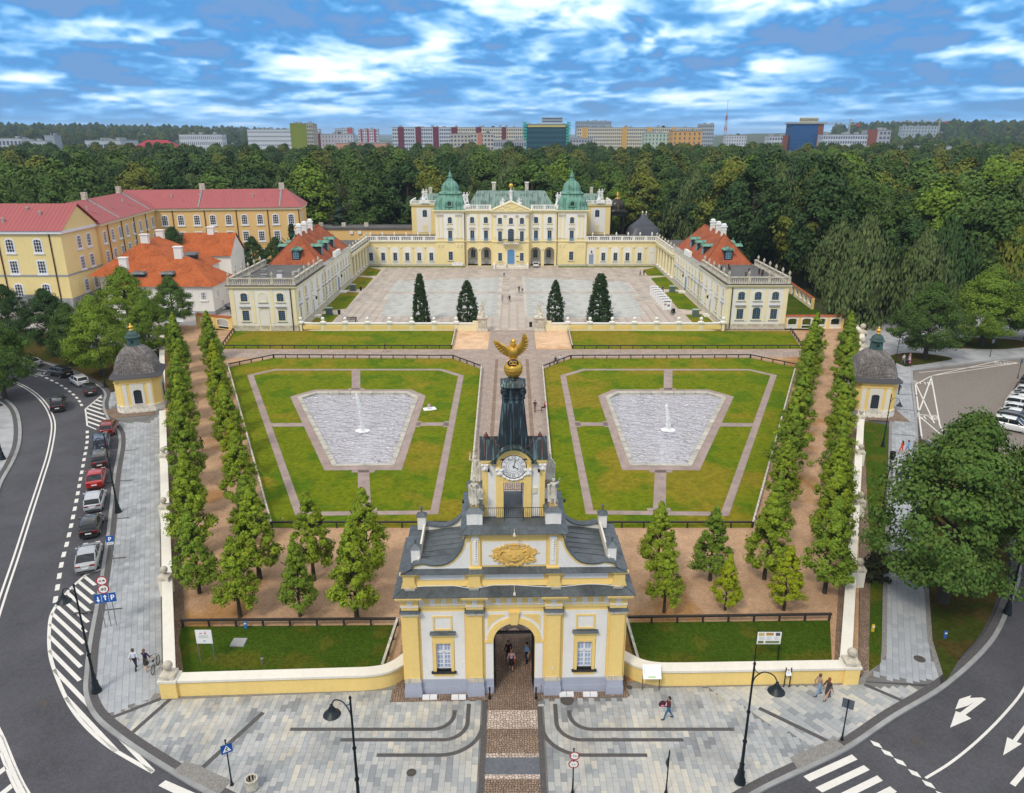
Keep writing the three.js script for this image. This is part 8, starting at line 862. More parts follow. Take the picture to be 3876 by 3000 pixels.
{ const o = thing('road_sign', 'two red-ringed width and height limit signs on a black post', 'road sign', [3.5, 0, 34.1]); new MB().lathe(0, 0, 0, [[0.001, 0], [0.12, 0], [0.06, 0.3], [0.04, 1.0], [0.06, 1.05], [0.04, 1.1], [0.04, 3.2], [0.06, 3.24], [0.001, 3.3]], 10).build('post', IRON, o); const lim = (k, t, side) => printed(k, 128, 128, (g, w) => { ring(g, w, '#f2f2ee'); g.fillStyle = '#111'; for (const s of [-1, 1]) { g.beginPath(); if (side) { g.moveTo(64 + s * 34, 64); g.lineTo(64 + s * 50, 52); g.lineTo(64 + s * 50, 76); } else { g.moveTo(64, 64 + s * 34); g.lineTo(52, 64 + s * 50); g.lineTo(76, 64 + s * 50); } g.fill(); } txt(g, t, 60, 66, 30); txt(g, 'm', 88, 72, 18); }); plateMesh(o, lim('w19', '1,9', true), 0.04, 2.8, 0.06, 0.58, 0.58, 'round'); plateMesh(o, lim('h37', '3,7', false), 0, 2.2, 0.06, 0.58, 0.58, 'round'); }
for (const [x, d, ry, tri, l] of [[8.9, 34.1, -2.1, true, 'back of a give-way sign on a thin black post at the bottom edge'], [20.75, 38.2, 2.6, false, 'grey back of a square sign on a black post by the right kerb'], [82, 125.6, 0.4, false, 'dark sign post at the far bus bay'], [79.1, 113.4, 0.5, false, 'grey sign back at the end of the parked cars']]) { const o = thing('road_sign', l, 'road sign', [x, 0, d], ry); new MB().lathe(0, 0, 0, [[0.001, 0], [0.12, 0], [0.06, 0.25], [0.04, 0.9], [0.06, 0.95], [0.04, 1], [0.04, 3.1], [0.001, 3.15]], 8).build('post', IRON, o); const b = new MB(); if (tri) b.ext([[-0.42, 2.6], [0.42, 2.6], [0, 1.85]], 0.02, 0, 0, 0.05); else b.box(-0.34, 0.34, 2.4, 3.08, 0.05, 0.07); b.build('sign_back', M('sign_grey', C(0.09, 0.11, 0.14), { roughness: 0.6 }), o); }
const board = (key, f) => printed(key, 256, 192, (g, w, h) => { g.fillStyle = '#eceff0'; g.fillRect(0, 0, w, h); f(g, w, h); }), lines = (g, x, y, w, n, s = 8) => { g.fillStyle = '#9aa0a8'; for (let i = 0; i < n; i++) g.fillRect(x + (i % 3) * 3, y + i * s, w - (i % 4) * 9, 3); };
function signBoard(label, [x, d], w, y0, h, mat, postMat, frame, turn = 0, tilt = 0) { const o = thing('information_board', label, 'information board', [x, 0.03, d], turn); for (const s of [-1, 1]) new MB().box(s * w * 0.46 - 0.03, s * w * 0.46 + 0.03, 0, y0 + (frame ? h + 0.2 : h * 0.5), -0.04, 0.02).build('post', postMat, o); const p = new THREE.Group(); p.name = 'panel'; p.position.set(0, y0 + h / 2, 0.03); p.rotation.x = -tilt; o.add(p); new MB().box(-w / 2, w / 2, -h / 2, h / 2, -0.02, 0.0).build('panel_back', frame ?? M('white_metal'), p); mesh('panel_print', new THREE.PlaneGeometry(w * 0.95, h * 0.94), mat, p).position.z = 0.004; }
signBoard('white notice board with flags on the left front lawn', [-21.95, 45.66], 1.16, 1.58, 1.15, board('notice', (g) => { g.fillStyle = '#fff'; g.fillRect(60, 24, 44, 26); g.fillStyle = '#c21f38'; g.fillRect(60, 37, 44, 13); g.fillStyle = '#c21f38'; g.fillRect(140, 20, 34, 36); g.fillStyle = '#fff'; g.fillRect(148, 26, 18, 20); lines(g, 40, 72, 170, 6); g.fillStyle = '#4a90c8'; g.fillRect(112, 150, 34, 16); }), POST, null); signBoard('black framed picture board on the right front lawn', [18.3, 45.6], 1.8, 1.55, 1.1, board('history', (g) => { for (const [x, y, w, h, c] of [[14, 14, 60, 50, '#c9b278'], [92, 14, 80, 44, '#b88d4a'], [194, 14, 48, 50, '#555'], [14, 140, 60, 40, '#6d7448'], [92, 140, 150, 40, '#7d8a66']]) { g.fillStyle = c; g.fillRect(x, y, w, h); } lines(g, 20, 80, 70, 6); lines(g, 100, 72, 60, 7); lines(g, 180, 80, 60, 6); }), IRON, IRON); signBoard('tilted white plan table before the right front wall', [9.5, 42.75], 1.25, 1.02, 0.95, board('plan', (g) => { g.strokeStyle = '#a9b9c6'; for (let i = 0; i < 22; i++) { g.beginPath(); g.moveTo(40 + (i * 47) % 170, 20 + (i * 31) % 120); g.lineTo(60 + (i * 71) % 170, 30 + (i * 53) % 110); g.stroke(); } g.fillStyle = '#8fc46a'; g.fillRect(70, 160, 110, 18); lines(g, 8, 40, 30, 10); }), M('brown_timber', C(0.12, 0.09, 0.07)), null, 0, 0.7); signBoard('small plaque on a post before the right front wall', [18.9, 43.0], 0.4, 1.0, 0.4, board('plaque', (g) => { lines(g, 30, 50, 180, 12); g.fillStyle = '#b5302c'; g.fillRect(90, 10, 80, 26); }), IRON, IRON, 0, 0.5); signBoard('white twin notice panels on the lawn before the palace', [-15.4, 214.6], 2.9, 1.1, 0.9, board('court', (g) => { lines(g, 20, 30, 90, 14); lines(g, 145, 30, 90, 14); }), POST, null); signBoard('white notice board behind the right corner pavilion', [57.5, 126], 1.2, 1.6, 1.8, board('park', (g) => lines(g, 30, 30, 190, 16)), IRON, null, -0.6);
const exM = board('exhibit', (g) => { g.fillStyle = '#5b6570'; g.fillRect(20, 14, 216, 24); g.fillStyle = '#b07a6a'; g.fillRect(30, 70, 80, 44); g.fillStyle = '#6a7688'; g.fillRect(140, 90, 84, 50); lines(g, 30, 140, 90, 4); }); for (let i = 0; i < 7; i++) { const o = thing('exhibition_stand', `white exhibition stand in the court, ${ORD[i]} from the front of its row`, 'exhibition stand', [33.6, 0.01, 162.6 + i * 2.6], 0, 'white exhibition stands'); new MB().box(-0.95, 0.95, 0, 2.2, -0.35, 0.35).build('body', M('white_metal'), o); mesh('poster', new THREE.PlaneGeometry(1.7, 1.9), exM, o).position.set(0, 1.15, 0.356); }
{ const o = thing('litter_bin', 'octagonal concrete litter bin at the bottom edge', 'litter bin', [-15.1, 0, 34.4]); new MB().lathe(0, 0, 0, [[0.001, 0], [0.34, 0], [0.36, 0.1], [0.4, 0.75], [0.38, 0.8], [0.27, 0.8], [0.26, 0.4], [0.001, 0.4]], 8).build('bin_body', STONE, o); new MB().lathe(0, 0.36, 0, [[0.255, 0.42], [0.25, 0], [0.001, 0]], 16).build('liner', IRON, o); }
for (const [x, d, l] of [[-36.9, 184, 'left rear door of the court'], [-36.6, 158, 'left front door of the court'], [3.7, 147, 'right statue pedestal'], [34.5, 159.3, 'flower tub on the right side of the court'], [44.6, 82, 'park lamp on the right path']]) { const o = thing('litter_bin', `black litter bin near the ${l}`, 'litter bin', [x, 0.02, d], 0, 'black litter bins'); new MB().lathe(0, 0, 0, [[0.001, 0], [0.26, 0], [0.32, 0.85], [0.34, 0.9], [0.28, 0.9], [0.24, 0.5], [0.001, 0.5]], 12).build('bin_body', IRON, o); }
for (const [x, d, l] of [[-38.8, 184, 'left rear'], [-38.6, 157.6, 'left front'], [38.7, 182, 'right rear'], [38.4, 156, 'right front']]) { const o = thing('green_cabinet', `grey-green cabinet on the court lawn at the ${l} door`, 'cabinet', [x, 0.03, d], 0, 'cabinets on the court lawns'); new MB().box(-0.65, 0.65, 0.15, 1.4, -0.4, 0.4).box(-0.75, 0.75, 0, 0.15, -0.5, 0.5).build('body', M('green_grey', C(0.1, 0.14, 0.13)), o); new MB().box(-0.7, 0.7, 1.4, 1.55, -0.45, 0.45).build('lid', M('pale_green', C(0.4, 0.5, 0.46)), o); }
for (const [x, d, ry, l] of [[-33, 151.3, 0, 'left'], [34.2, 158.4, 1.2, 'right']]) { const o = thing('park_bench', `dark slatted bench at the ${l} side of the court`, 'bench', [x, 0.01, d], ry); for (let k = 0; k < 4; k++) mesh('seat_slat', new MB().box(-1.4, 1.4, 0.42, 0.46, -0.25 + k * 0.13, -0.15 + k * 0.13).geo(), DARKWOOD, o); for (let k = 0; k < 3; k++) mesh('back_slat', new MB().box(-1.4, 1.4, 0.55 + k * 0.14, 0.65 + k * 0.14, -0.3, -0.26).geo(), DARKWOOD, o); for (const s of [-1.2, 1.2]) mesh('leg', new MB().box(s - 0.05, s + 0.05, 0, 0.95, -0.3, -0.24).box(s - 0.05, s + 0.05, 0, 0.44, 0.2, 0.26).geo(), IRON, o); }
{ const o = thing('stone_slab', 'grey stone slab lying in the left front lawn', 'slab', [-20.45, 0.04, 47.8]); new MB().tbox(0, 0, 0, 1.06, 0.96, 1.02, 0.92, 0.1).build('slab', KERB, o); const b = thing('marker_post', 'short metal post in the left front lawn', 'post', [-17.9, 0.04, 45.35]); new MB().cyl(0, 0, 0, 0.09, 0.09, 0.5, 10).cyl(0, 0.42, 0, 0.11, 0.11, 0.1, 10).build('tube', POST, b); }
for (const [x, d, c, l] of [[32.7, 48.4, [0.02, 0.1, 0.36], 'short blue marker post under the maple'], [27.6, 49.2, [0.6, 0.42, 0.03], 'short yellow marker post in the right turf strip'], [-20.5, 49.6, [0.02, 0.16, 0.5], 'small blue marker behind the left front lawn'], [-22.4, 66.4, [0.6, 0.42, 0.03], 'yellow marker at the near corner of the left parterre']]) { const o = thing('marker_post', l, 'post', [x, 0.03, d]); new MB().box(-0.1, 0.1, 0, 0.6, -0.06, 0.06).build('stem', M('marker_' + l.length, C(...c)), o); new MB().box(-0.09, 0.09, 0.4, 0.52, 0.06, 0.07).build('label_plate', WOODWHITE, o); }
{ const o = thing('sign_stand', 'grey sign stand with a wide foot beside the gate passage', 'stand', [1.95, 0.01, 41.4]); new MB().tbox(0, 0, 0, 0.5, 0.5, 0.36, 0.3, 0.1).build('foot', POST, o); new MB().cyl(0, 0.1, 0, 0.025, 0.025, 1.5, 8).build('pole', POST, o); }
[[-6, 35.6, 0.3], [3.7, 41.7, 0.45], [8.1, 43, 0.2], [-25.5, 41.7, 0.25], [29.6, 46, 0.4], [25.5, 38.2, 0.4], [-31.5, 41.6, 0.4], [-56.5, 90, 0.5], [51, 96.5, 0.5]].forEach(([x, d, r], i) => { const o = sheet('manhole_cover', circle(x, d, r, 0, 2 * PI, 18).slice(0, -1), d < 41.9 && Math.abs(x) > 25 || x < -50 ? -0.112 : 0.012, M('cast_iron', C(0.11, 0.1, 0.095), { map: T.setts })); });
for (const [x, d, l] of [[-64.5, 141.5, 'nearer'], [-68, 145.5, 'farther']]) { const o = thing('parasol', `white cafe parasol beside the white house, the ${l} one`, 'parasol', [x, 0, d], 0.4, 'cafe parasols'); mesh('canopy', new MB().add(new THREE.ConeGeometry(2.6, 0.9, 4, 1, true), 0, 3.0, 0, PI / 4).geo(), M('canvas_white', C(0.82, 0.82, 0.8), { side: THREE.DoubleSide }), o); mesh('pole', new MB().cyl(0, 0, 0, 0.05, 0.05, 3.4, 8).geo(), IRON, o); const t = thing('cafe_table', `dark cafe table under the ${l} parasol`, 'table', [x + 0.8, 0, d - 0.6], 0, 'cafe tables'); mesh('top', new MB().cyl(0, 0.7, 0, 0.5, 0.5, 0.05, 14).geo(), DARKWOOD, t); mesh('leg', new MB().cyl(0, 0, 0, 0.2, 0.05, 0.7, 8).geo(), IRON, t); }
{ const o = thing('bicycle', 'dark bicycle pushed along the left pavement', 'bicycle', [-25.35, 0, 44.9], PI / 2 + 0.1), fr = M('bike_grey', C(0.22, 0.25, 0.28), { metalness: 0.6, roughness: 0.4 }); for (const x of [-0.52, 0.52]) { const w = mesh('wheel', metreUV(plain(new THREE.TorusGeometry(0.33, 0.025, 6, 26))), TYRE, o); w.position.set(x, 0.36, 0); const sp = new MB(); for (let k = 0; k < 9; k++) sp.bar(V3(-0.31 * Math.cos(k * 0.35), -0.31 * Math.sin(k * 0.35), 0), V3(0.31 * Math.cos(k * 0.35), 0.31 * Math.sin(k * 0.35), 0), 0.004, 3); mesh('spokes', sp.geo(), fr, w); } mesh('frame', new MB().bar(V3(-0.52, 0.36, 0), V3(-0.1, 0.34, 0), 0.016).bar(V3(-0.1, 0.34, 0), V3(-0.22, 0.86, 0), 0.018).bar(V3(-0.1, 0.34, 0), V3(0.36, 0.78, 0), 0.02).bar(V3(-0.2, 0.78, 0), V3(0.35, 0.84, 0), 0.018).bar(V3(-0.52, 0.36, 0), V3(-0.2, 0.78, 0), 0.014).bar(V3(0.52, 0.36, 0), V3(0.34, 0.98, 0), 0.018).geo(), fr, o); mesh('handlebar', new MB().tube([V3(0.22, 1.0, -0.3), V3(0.36, 1.02, -0.12), V3(0.36, 1.02, 0.12), V3(0.22, 1.0, 0.3)], 0.014, 14, 5).geo(), IRON, o); mesh('saddle', new MB().add(new THREE.SphereGeometry(1, 10, 6).scale(0.15, 0.05, 0.09), -0.24, 0.9, 0).geo(), IRON, o); mesh('pedals', new MB().bar(V3(-0.1, 0.34, -0.14), V3(-0.02, 0.22, -0.14), 0.014).bar(V3(-0.1, 0.34, 0.14), V3(-0.18, 0.46, 0.14), 0.014).bar(V3(-0.1, 0.34, -0.14), V3(-0.1, 0.34, 0.14), 0.014).geo(), IRON, o); }
{ const o = thing('pushchair', 'dark pushchair with pink cushion on the right forecourt', 'pushchair', [65.1, 0, 119.9], 0.2); mesh('seat', new MB().tbox(0, 0.45, 0, 0.42, 0.5, 0.5, 0.7, 0.5).geo(), IRON, o); mesh('cushion', new MB().box(-0.18, 0.18, 0.6, 0.9, 0.3, 0.36).geo(), M('pink_fabric', C(0.6, 0.15, 0.3)), o); for (const [x, z] of [[-0.25, -0.3], [0.25, -0.3], [-0.25, 0.35], [0.25, 0.35]]) mesh('wheel', metreUV(plain(new THREE.TorusGeometry(0.1, 0.03, 6, 12).rotateY(PI / 2))), TYRE, o).position.set(x, 0.13, z); mesh('handle', new MB().tube([V3(-0.22, 0.7, -0.3), V3(-0.22, 1.05, -0.55), V3(0.22, 1.05, -0.55), V3(0.22, 0.7, -0.3)], 0.015, 12, 5).geo(), POST, o); const b = thing('picnic_blanket', 'white blanket spread on the left parterre lawn', 'blanket', [-11.4, 0.04, 99.2], 0.3); mesh('cloth', slabGeo([[-0.95, -0.6], [0, -0.72], [0.9, -0.55], [0.8, 0.6], [-0.1, 0.7], [-0.9, 0.55]], 0.03, 0.02), WOODWHITE, b); }
// ------------------------------------------------------------------ people and statues: one continuous surface each
const SKIN = [0.5, 0.29, 0.2];
function sdfMesh(caps, box, res, smoothK) { // caps: [a, b, ra, rb, colour]; box: [x0, x1, y0, y1, z0, z1]
  const mc = new MarchingCubes(res, undefined, false, false, 60000), [x0, x1, y0, y1, z0, z1] = box, f = mc.field, S = mc.size, S2 = S * S, h = S / 2; mc.isolation = 0;
  const pre = caps.map(([a, b, ra, rb]) => { const d = [b[0] - a[0], b[1] - a[1], b[2] - a[2]]; return [a, d, 1 / (d[0] * d[0] + d[1] * d[1] + d[2] * d[2] + 1e-9), ra, rb]; });
  const one = (c, x, y, z) => { const [a, d, il, ra, rb] = c, px = x - a[0], py = y - a[1], pz = z - a[2]; let t = (px * d[0] + py * d[1] + pz * d[2]) * il; t = t < 0 ? 0 : t > 1 ? 1 : t; return Math.hypot(px - d[0] * t, py - d[1] * t, pz - d[2] * t) - (ra + (rb - ra) * t); };
  for (let k = 0; k < S; k++) for (let j = 0; j < S; j++) for (let i = 0; i < S; i++) { const x = mix(x0, x1, i / S), y = mix(y0, y1, j / S), z = mix(z0, z1, k / S); let m = 1; for (const c of pre) { const q = one(c, x, y, z), e = Math.max(smoothK - Math.abs(m - q), 0) / smoothK; m = Math.min(m, q) - e * e * smoothK * 0.25; } f[i + j * S + k * S2] = -m; }
  mc.update(); const n = mc.count ?? mc.geometry.drawRange.count, P = mc.positionArray.slice(0, n * 3), g = new THREE.BufferGeometry(), K = new Float32Array(n * 3);
  for (let i = 0; i < n; i++) { const x = mix(x0, x1, (P[i * 3] + 1) / 2), y = mix(y0, y1, (P[i * 3 + 1] + 1) / 2), z = mix(z0, z1, (P[i * 3 + 2] + 1) / 2); P[i * 3] = x; P[i * 3 + 1] = y; P[i * 3 + 2] = z; let b = 9, c = 0; pre.forEach((q, j) => { const d = one(q, x, y, z) - (caps[j][5] ?? 0); if (d < b) { b = d; c = j; } }); K.set(caps[c][4], i * 3); }
  g.setAttribute('position', new THREE.BufferAttribute(P, 3)); g.setAttribute('color', new THREE.BufferAttribute(K, 3)); const w = mergeVertices(g, 1e-4); w.computeVertexNormals(); return w;
}
function figureCaps({ stride = 0.22, hl, hr, top = [0.1, 0.1, 0.1], bottom = [0.05, 0.06, 0.1], hair = [0.05, 0.03, 0.02], shoe = [0.02, 0.02, 0.02], sleeve = 'short', skirt = 0, shorts = false, sit = false, long = false, skin = SKIN, robe = 0 }) {
  const c = [], add = (a, b, ra, rb, col, bias) => c.push([a, b, ra, rb, col, bias]), hy = sit ? 0.5 : 0.93, sh = hy + 0.5, leg = shorts || skirt ? skin : bottom;
  add([0, hy + 0.02, 0], [0, hy + 0.12, 0], 0.13, 0.125, bottom); add([0, hy + 0.14, 0], [0, sh - 0.12, 0.01], 0.125, 0.135, top); add([-0.13, sh - 0.03, 0], [0.13, sh - 0.03, 0], 0.075, 0.075, top); add([0, sh, 0], [0, sh + 0.1, 0.01], 0.055, 0.05, skin);
  const hd = sh + 0.2; add([0, hd - 0.045, 0.025], [0, hd + 0.045, 0.0], 0.076, 0.092, skin); add([0, hd + 0.05, -0.02], [0, hd + 0.075, -0.01], 0.098, 0.088, hair, 0.006); add([0, hd + 0.0, -0.045], [0, hd - 0.03, -0.045], 0.08, 0.07, hair, 0.004); if (long) add([0, hd, -0.07], [0, hd - 0.2, -0.08], 0.075, 0.055, hair, 0.01); add([0, hd - 0.005, 0.1], [0, hd - 0.03, 0.118], 0.012, 0.016, skin); for (const s of [-1, 1]) { add([s * 0.088, hd, 0], [s * 0.09, hd - 0.03, 0], 0.016, 0.013, skin); add([s * 0.034, hd + 0.012, 0.088], [s * 0.036, hd + 0.012, 0.088], 0.012, 0.012, [0.03, 0.02, 0.02], 0.004); } add([-0.02, hd - 0.062, 0.088], [0.02, hd - 0.062, 0.088], 0.012, 0.012, [0.35, 0.12, 0.1], 0.003);
  for (const s of [-1, 1]) {
    const f = s * stride, hip = [s * 0.095, hy, 0], knee = sit ? [s * 0.12, 0.5, 0.42] : [s * 0.1, 0.5, f * 0.55 + 0.03], ank = sit ? [s * 0.12, 0.09, 0.4] : [s * 0.1, 0.09 + (f < 0 ? Math.abs(f) * 0.18 : 0), f * 1.05 - (f < 0 ? 0.04 : 0)];
    add(hip, knee, 0.088, 0.062, skirt ? (skirt > 0.42 ? bottom : leg) : bottom); add(knee, ank, 0.06, 0.042, leg); add([ank[0], ank[1] - 0.045, ank[2] - 0.03], [ank[0] + s * 0.015, ank[1] - 0.05, ank[2] + 0.15], 0.042, 0.036, shoe, 0.01);
    const so = [s * 0.185, sh - 0.04, 0], wr = (s < 0 ? hl : hr) ?? [s * 0.25, hy - 0.06, s * -stride * 0.5 + 0.03], v = [wr[0] - so[0], wr[1] - so[1], wr[2] - so[2]], D = Math.hypot(...v), b = Math.sqrt(Math.max(0, 0.29 * 0.29 - D * D / 4)), el = [so[0] + v[0] / 2 + s * b * 0.5, so[1] + v[1] / 2 - b * 0.35, so[2] + v[2] / 2 - b * 0.8]; add(so, el, 0.055, 0.042, sleeve === 'none' ? skin : top); add(el, wr, 0.042, 0.03, sleeve === 'long' ? top : skin); const u = v.map((q) => q / D); add(wr, [wr[0] + u[0] * 0.07, wr[1] + u[1] * 0.07, wr[2] + u[2] * 0.07], 0.034, 0.038, skin); c.hands = c.hands ?? []; c.hands.push([wr, u, s]);
  }
  if (skirt) { add([0, hy + 0.06, 0], [0, hy - skirt, 0.01], 0.14, 0.19, bottom, 0.02); } if (robe) for (let i = 0; i < 7; i++) { const a = i / 7 * 6.28; add([Math.cos(a) * 0.09, hy + 0.1, Math.sin(a) * 0.07], [Math.cos(a * 1.1) * 0.19, 0.12, Math.sin(a * 1.1) * 0.17], 0.09, 0.1, top); }
  return c;
}
function figure(opt, res) {
  const caps = figureCaps(opt), top = opt.sit ? 1.35 : 1.85, body = sdfMesh(caps, [-0.62, 0.62, -0.02, top, opt.sit ? -0.35 : -0.5, opt.sit ? 0.75 : 0.6], res, 0.035).toNonIndexed(), parts = [body];
  for (const [w, u, s] of caps.hands) { const q = new THREE.Quaternion().setFromUnitVectors(V3(0, -1, 0), V3(...u).normalize()); for (let k = 0; k < 5; k++) { const th = k === 0, L = th ? 0.05 : [0, 0.062, 0.072, 0.066, 0.05][k], g = new THREE.CapsuleGeometry(0.009, L, 2, 5).toNonIndexed(); g.translate(0, -L / 2, 0); g.rotateX(-0.45); g.rotateZ(th ? -s * 0.8 : 0); g.translate(th ? -s * 0.03 : 0, th ? -0.03 : -0.1, th ? 0.02 : (k - 2.5) * 0.019); g.applyQuaternion(q); g.translate(...w); g.deleteAttribute('uv'); const n = g.attributes.position.count, K = new Float32Array(n * 3); for (let i = 0; i < n; i++) K.set(opt.skin ?? SKIN, i * 3); g.setAttribute('color', new THREE.BufferAttribute(K, 3)); parts.push(g); } }
  return mergeGeometries(parts);
}
const CLOTH = M('person_surface', C(1, 1, 1), { vertexColors: true, roughness: 0.85 });
function person(label, [x, d], face, opt = {}, scale = 1, y = 0.008) { const o = thing('person', label, 'person', [x, y, d], face); mesh('body', figure(opt, d < 60 ? 56 : d < 130 ? 36 : 26), CLOTH, o); o.scale.setScalar(scale); return o; }
const NAVY = [0.015, 0.02, 0.06], WHITEC = [0.62, 0.66, 0.74], JEANS = [0.06, 0.16, 0.3], BLACKC = [0.015, 0.014, 0.018], AW = PI, CH = [0.1, 0.06, 0.04];
person('person in white shirt and navy trousers walking up the left pavement', [-26.75, 44.85], AW, { top: WHITEC, bottom: NAVY, hair: CH, hr: [0.2, 0.95, -0.1], hl: [-0.27, 0.85, 0.05] }); person('person in dark blue top and skirt pushing the bicycle', [-25.95, 44.8], AW - 0.1, { top: [0.012, 0.012, 0.05], bottom: [0.035, 0.03, 0.035], skirt: 0.36, hair: [0.16, 0.09, 0.045], hr: [-0.2, 1, 0.3], hl: [-0.5, 1.03, 0.12], shoe: [0.5, 0.5, 0.5] });
person('person in pink top and black skirt with shoulder bag in the gate passage', [-0.05, 44.75], AW, { top: [0.6, 0.38, 0.42], bottom: BLACKC, skirt: 0.34, hair: [0.38, 0.24, 0.08], stride: 0.1 }); person('person in dark jacket facing out of the gate passage', [-0.25, 45.75], 0.4, { top: [0.03, 0.015, 0.035], bottom: BLACKC, sleeve: 'long', stride: 0.08 }); person('person in light blue shirt by the right wall of the passage', [1.05, 45.55], -1.2, { top: [0.16, 0.35, 0.66], bottom: NAVY, hair: BLACKC, stride: 0.05 });
{ const o = thing('shoulder_bag', 'red-brown shoulder bag of the person in pink', 'bag', [0.21, 0.7, 44.72]); mesh('pouch', new MB().add(new THREE.SphereGeometry(1, 10, 8).scale(0.08, 0.16, 0.13), 0, 0.12, 0).geo(), M('red_leather', C(0.3, 0.05, 0.02)), o); mesh('strap', new MB().tube([V3(0, 0.25, -0.05), V3(-0.1, 0.7, -0.02), V3(0, 0.25, 0.08)], 0.012, 12, 4).geo(), M('red_leather'), o); const b = thing('rucksack', 'dark maroon rucksack held before the walker on the plaza', 'rucksack', [9.72, 0.98, 40.05], 0.3); mesh('sack', new MB().add(new THREE.SphereGeometry(1, 12, 9).scale(0.26, 0.2, 0.17), 0, 0.2, 0, 0, 0, 0.3).geo(), M('maroon_fabric', C(0.05, 0.008, 0.02)), b); mesh('pocket', new MB().add(new THREE.SphereGeometry(1, 8, 6).scale(0.14, 0.1, 0.08), -0.04, 0.16, 0.13).geo(), M('pink_fabric'), b); }
person('person in maroon jacket and jeans walking across the plaza', [10.15, 40.0], -PI / 2, { top: [0.11, 0.012, 0.025], bottom: [0.03, 0.13, 0.24], sleeve: 'long', hair: BLACKC, hl: [-0.1, 1.15, 0.4], hr: [0.12, 1.12, 0.38], stride: 0.28 }); person('person in striped tan shirt and jeans walking by the right front wall', [20.75, 42.2], 1.9, { top: [0.36, 0.25, 0.19], bottom: [0.2, 0.32, 0.5], hair: CH, stride: 0.28, sleeve: 'long' }); person('person with red hair in a dark patterned dress walking by the right front wall', [21.2, 41.8], 2.0, { top: [0.05, 0.04, 0.04], bottom: [0.06, 0.045, 0.045], skirt: 0.4, hair: [0.22, 0.06, 0.02], long: true, stride: 0.3 });
person('person in orange-red playsuit walking up the right path', [46.3, 83.4], AW + 0.4, { top: [0.7, 0.06, 0.02], bottom: [0.7, 0.06, 0.02], shorts: true, hair: BLACKC, long: true }); person('person in light blue shirt and shorts walking up the right path', [47.05, 83.5], AW + 0.4, { top: [0.22, 0.42, 0.72], bottom: [0.2, 0.38, 0.66], shorts: true }); person('person in dark red beside the right corner pavilion', [55.6, 105.8], 1.2, { top: [0.16, 0.012, 0.02], bottom: [0.14, 0.012, 0.02], stride: 0.05 }); person('person in teal standing beside the right corner pavilion', [56.7, 105.6], -1.4, { top: [0.02, 0.06, 0.09], bottom: [0.02, 0.06, 0.09], stride: 0.05 }); person('person in white behind the pushchair', [64.9, 121.1], 0.2, { top: WHITEC, bottom: [0.2, 0.2, 0.24] }); person('person in pale skirt beside the pushchair', [66.3, 121.9], 0.2, { top: [0.3, 0.2, 0.22], bottom: [0.6, 0.5, 0.52], skirt: 0.4, long: true });
person('person in dark top standing on the avenue behind the spire', [3.15, 98], -0.4, { top: BLACKC, bottom: [0.16, 0.13, 0.12], stride: 0.06 }); person('person with red cap sitting on the avenue rail', [4.5, 98.2], -PI / 2, { sit: true, top: [0.3, 0.02, 0.03], bottom: BLACKC, hair: [0.6, 0.03, 0.02] }, 1, 0.12); person('person in dark shirt sitting on the corner rail', [7.2, 120.9], -0.7, { sit: true, top: NAVY, bottom: BLACKC }, 1, 0.12); person('person in white shirt sitting on the corner rail', [8.0, 121.8], -0.7, { sit: true, top: WHITEC, bottom: JEANS }, 1, 0.12); person('person in black walking along the cross road', [-22.2, 128.4], 1.57, { top: BLACKC, bottom: BLACKC, shorts: true, stride: 0.3 }); person('person in dark shorts running on the left lime walk', [-37.3, 84.5], AW, { top: [0.06, 0.05, 0.06], bottom: BLACKC, shorts: true, stride: 0.34 }); person('person in white sitting on the blanket', [-11.5, 99.3], 0.6, { sit: true, top: [0.6, 0.4, 0.5], bottom: WHITEC }, 0.95, -0.3);
[[-2.1, 203, WHITEC, NAVY, 'in white walking to the palace steps'], [-1.4, 212.4, [0.62, 0.14, 0.04], WHITEC, 'in orange top at the palace steps'], [1.7, 181.1, BLACKC, [0.05, 0.05, 0.06], 'in black on the court, left of a pair'], [2.5, 181.1, WHITEC, NAVY, 'in white top on the court, right of a pair'], [-2.2, 170.2, [0.3, 0.3, 0.34], [0.3, 0.3, 0.36], 'in grey dress on the court'], [-0.55, 170.3, BLACKC, BLACKC, 'in black beside a child on the court'], [11.4, 163.6, [0.14, 0.2, 0.36], [0.3, 0.3, 0.36], 'in blue behind the narrow yew'], [34.4, 203.7, [0.4, 0.36, 0.34], [0.04, 0.04, 0.05], 'in grey by the right rear lawn'], [35.5, 204.2, BLACKC, BLACKC, 'in black by the right rear lawn'], [36.2, 181, [0.06, 0.02, 0.2], [0.06, 0.02, 0.2], 'in purple by the exhibition stands'], [-59.5, 158, BLACKC, BLACKC, 'in black in the yard beside the white house']].forEach(([x, d, t, b, l], i) => person('person ' + l, [x, d], i % 2 ? 0.3 : AW, { top: t, bottom: b, stride: 0.18, skirt: /dress/.test(l) ? 0.5 : 0 })); person('child beside the person in black on the court', [-1.0, 169.9], 0, { top: [0.4, 0.25, 0.28], bottom: WHITEC, stride: 0.1 }, 0.62);
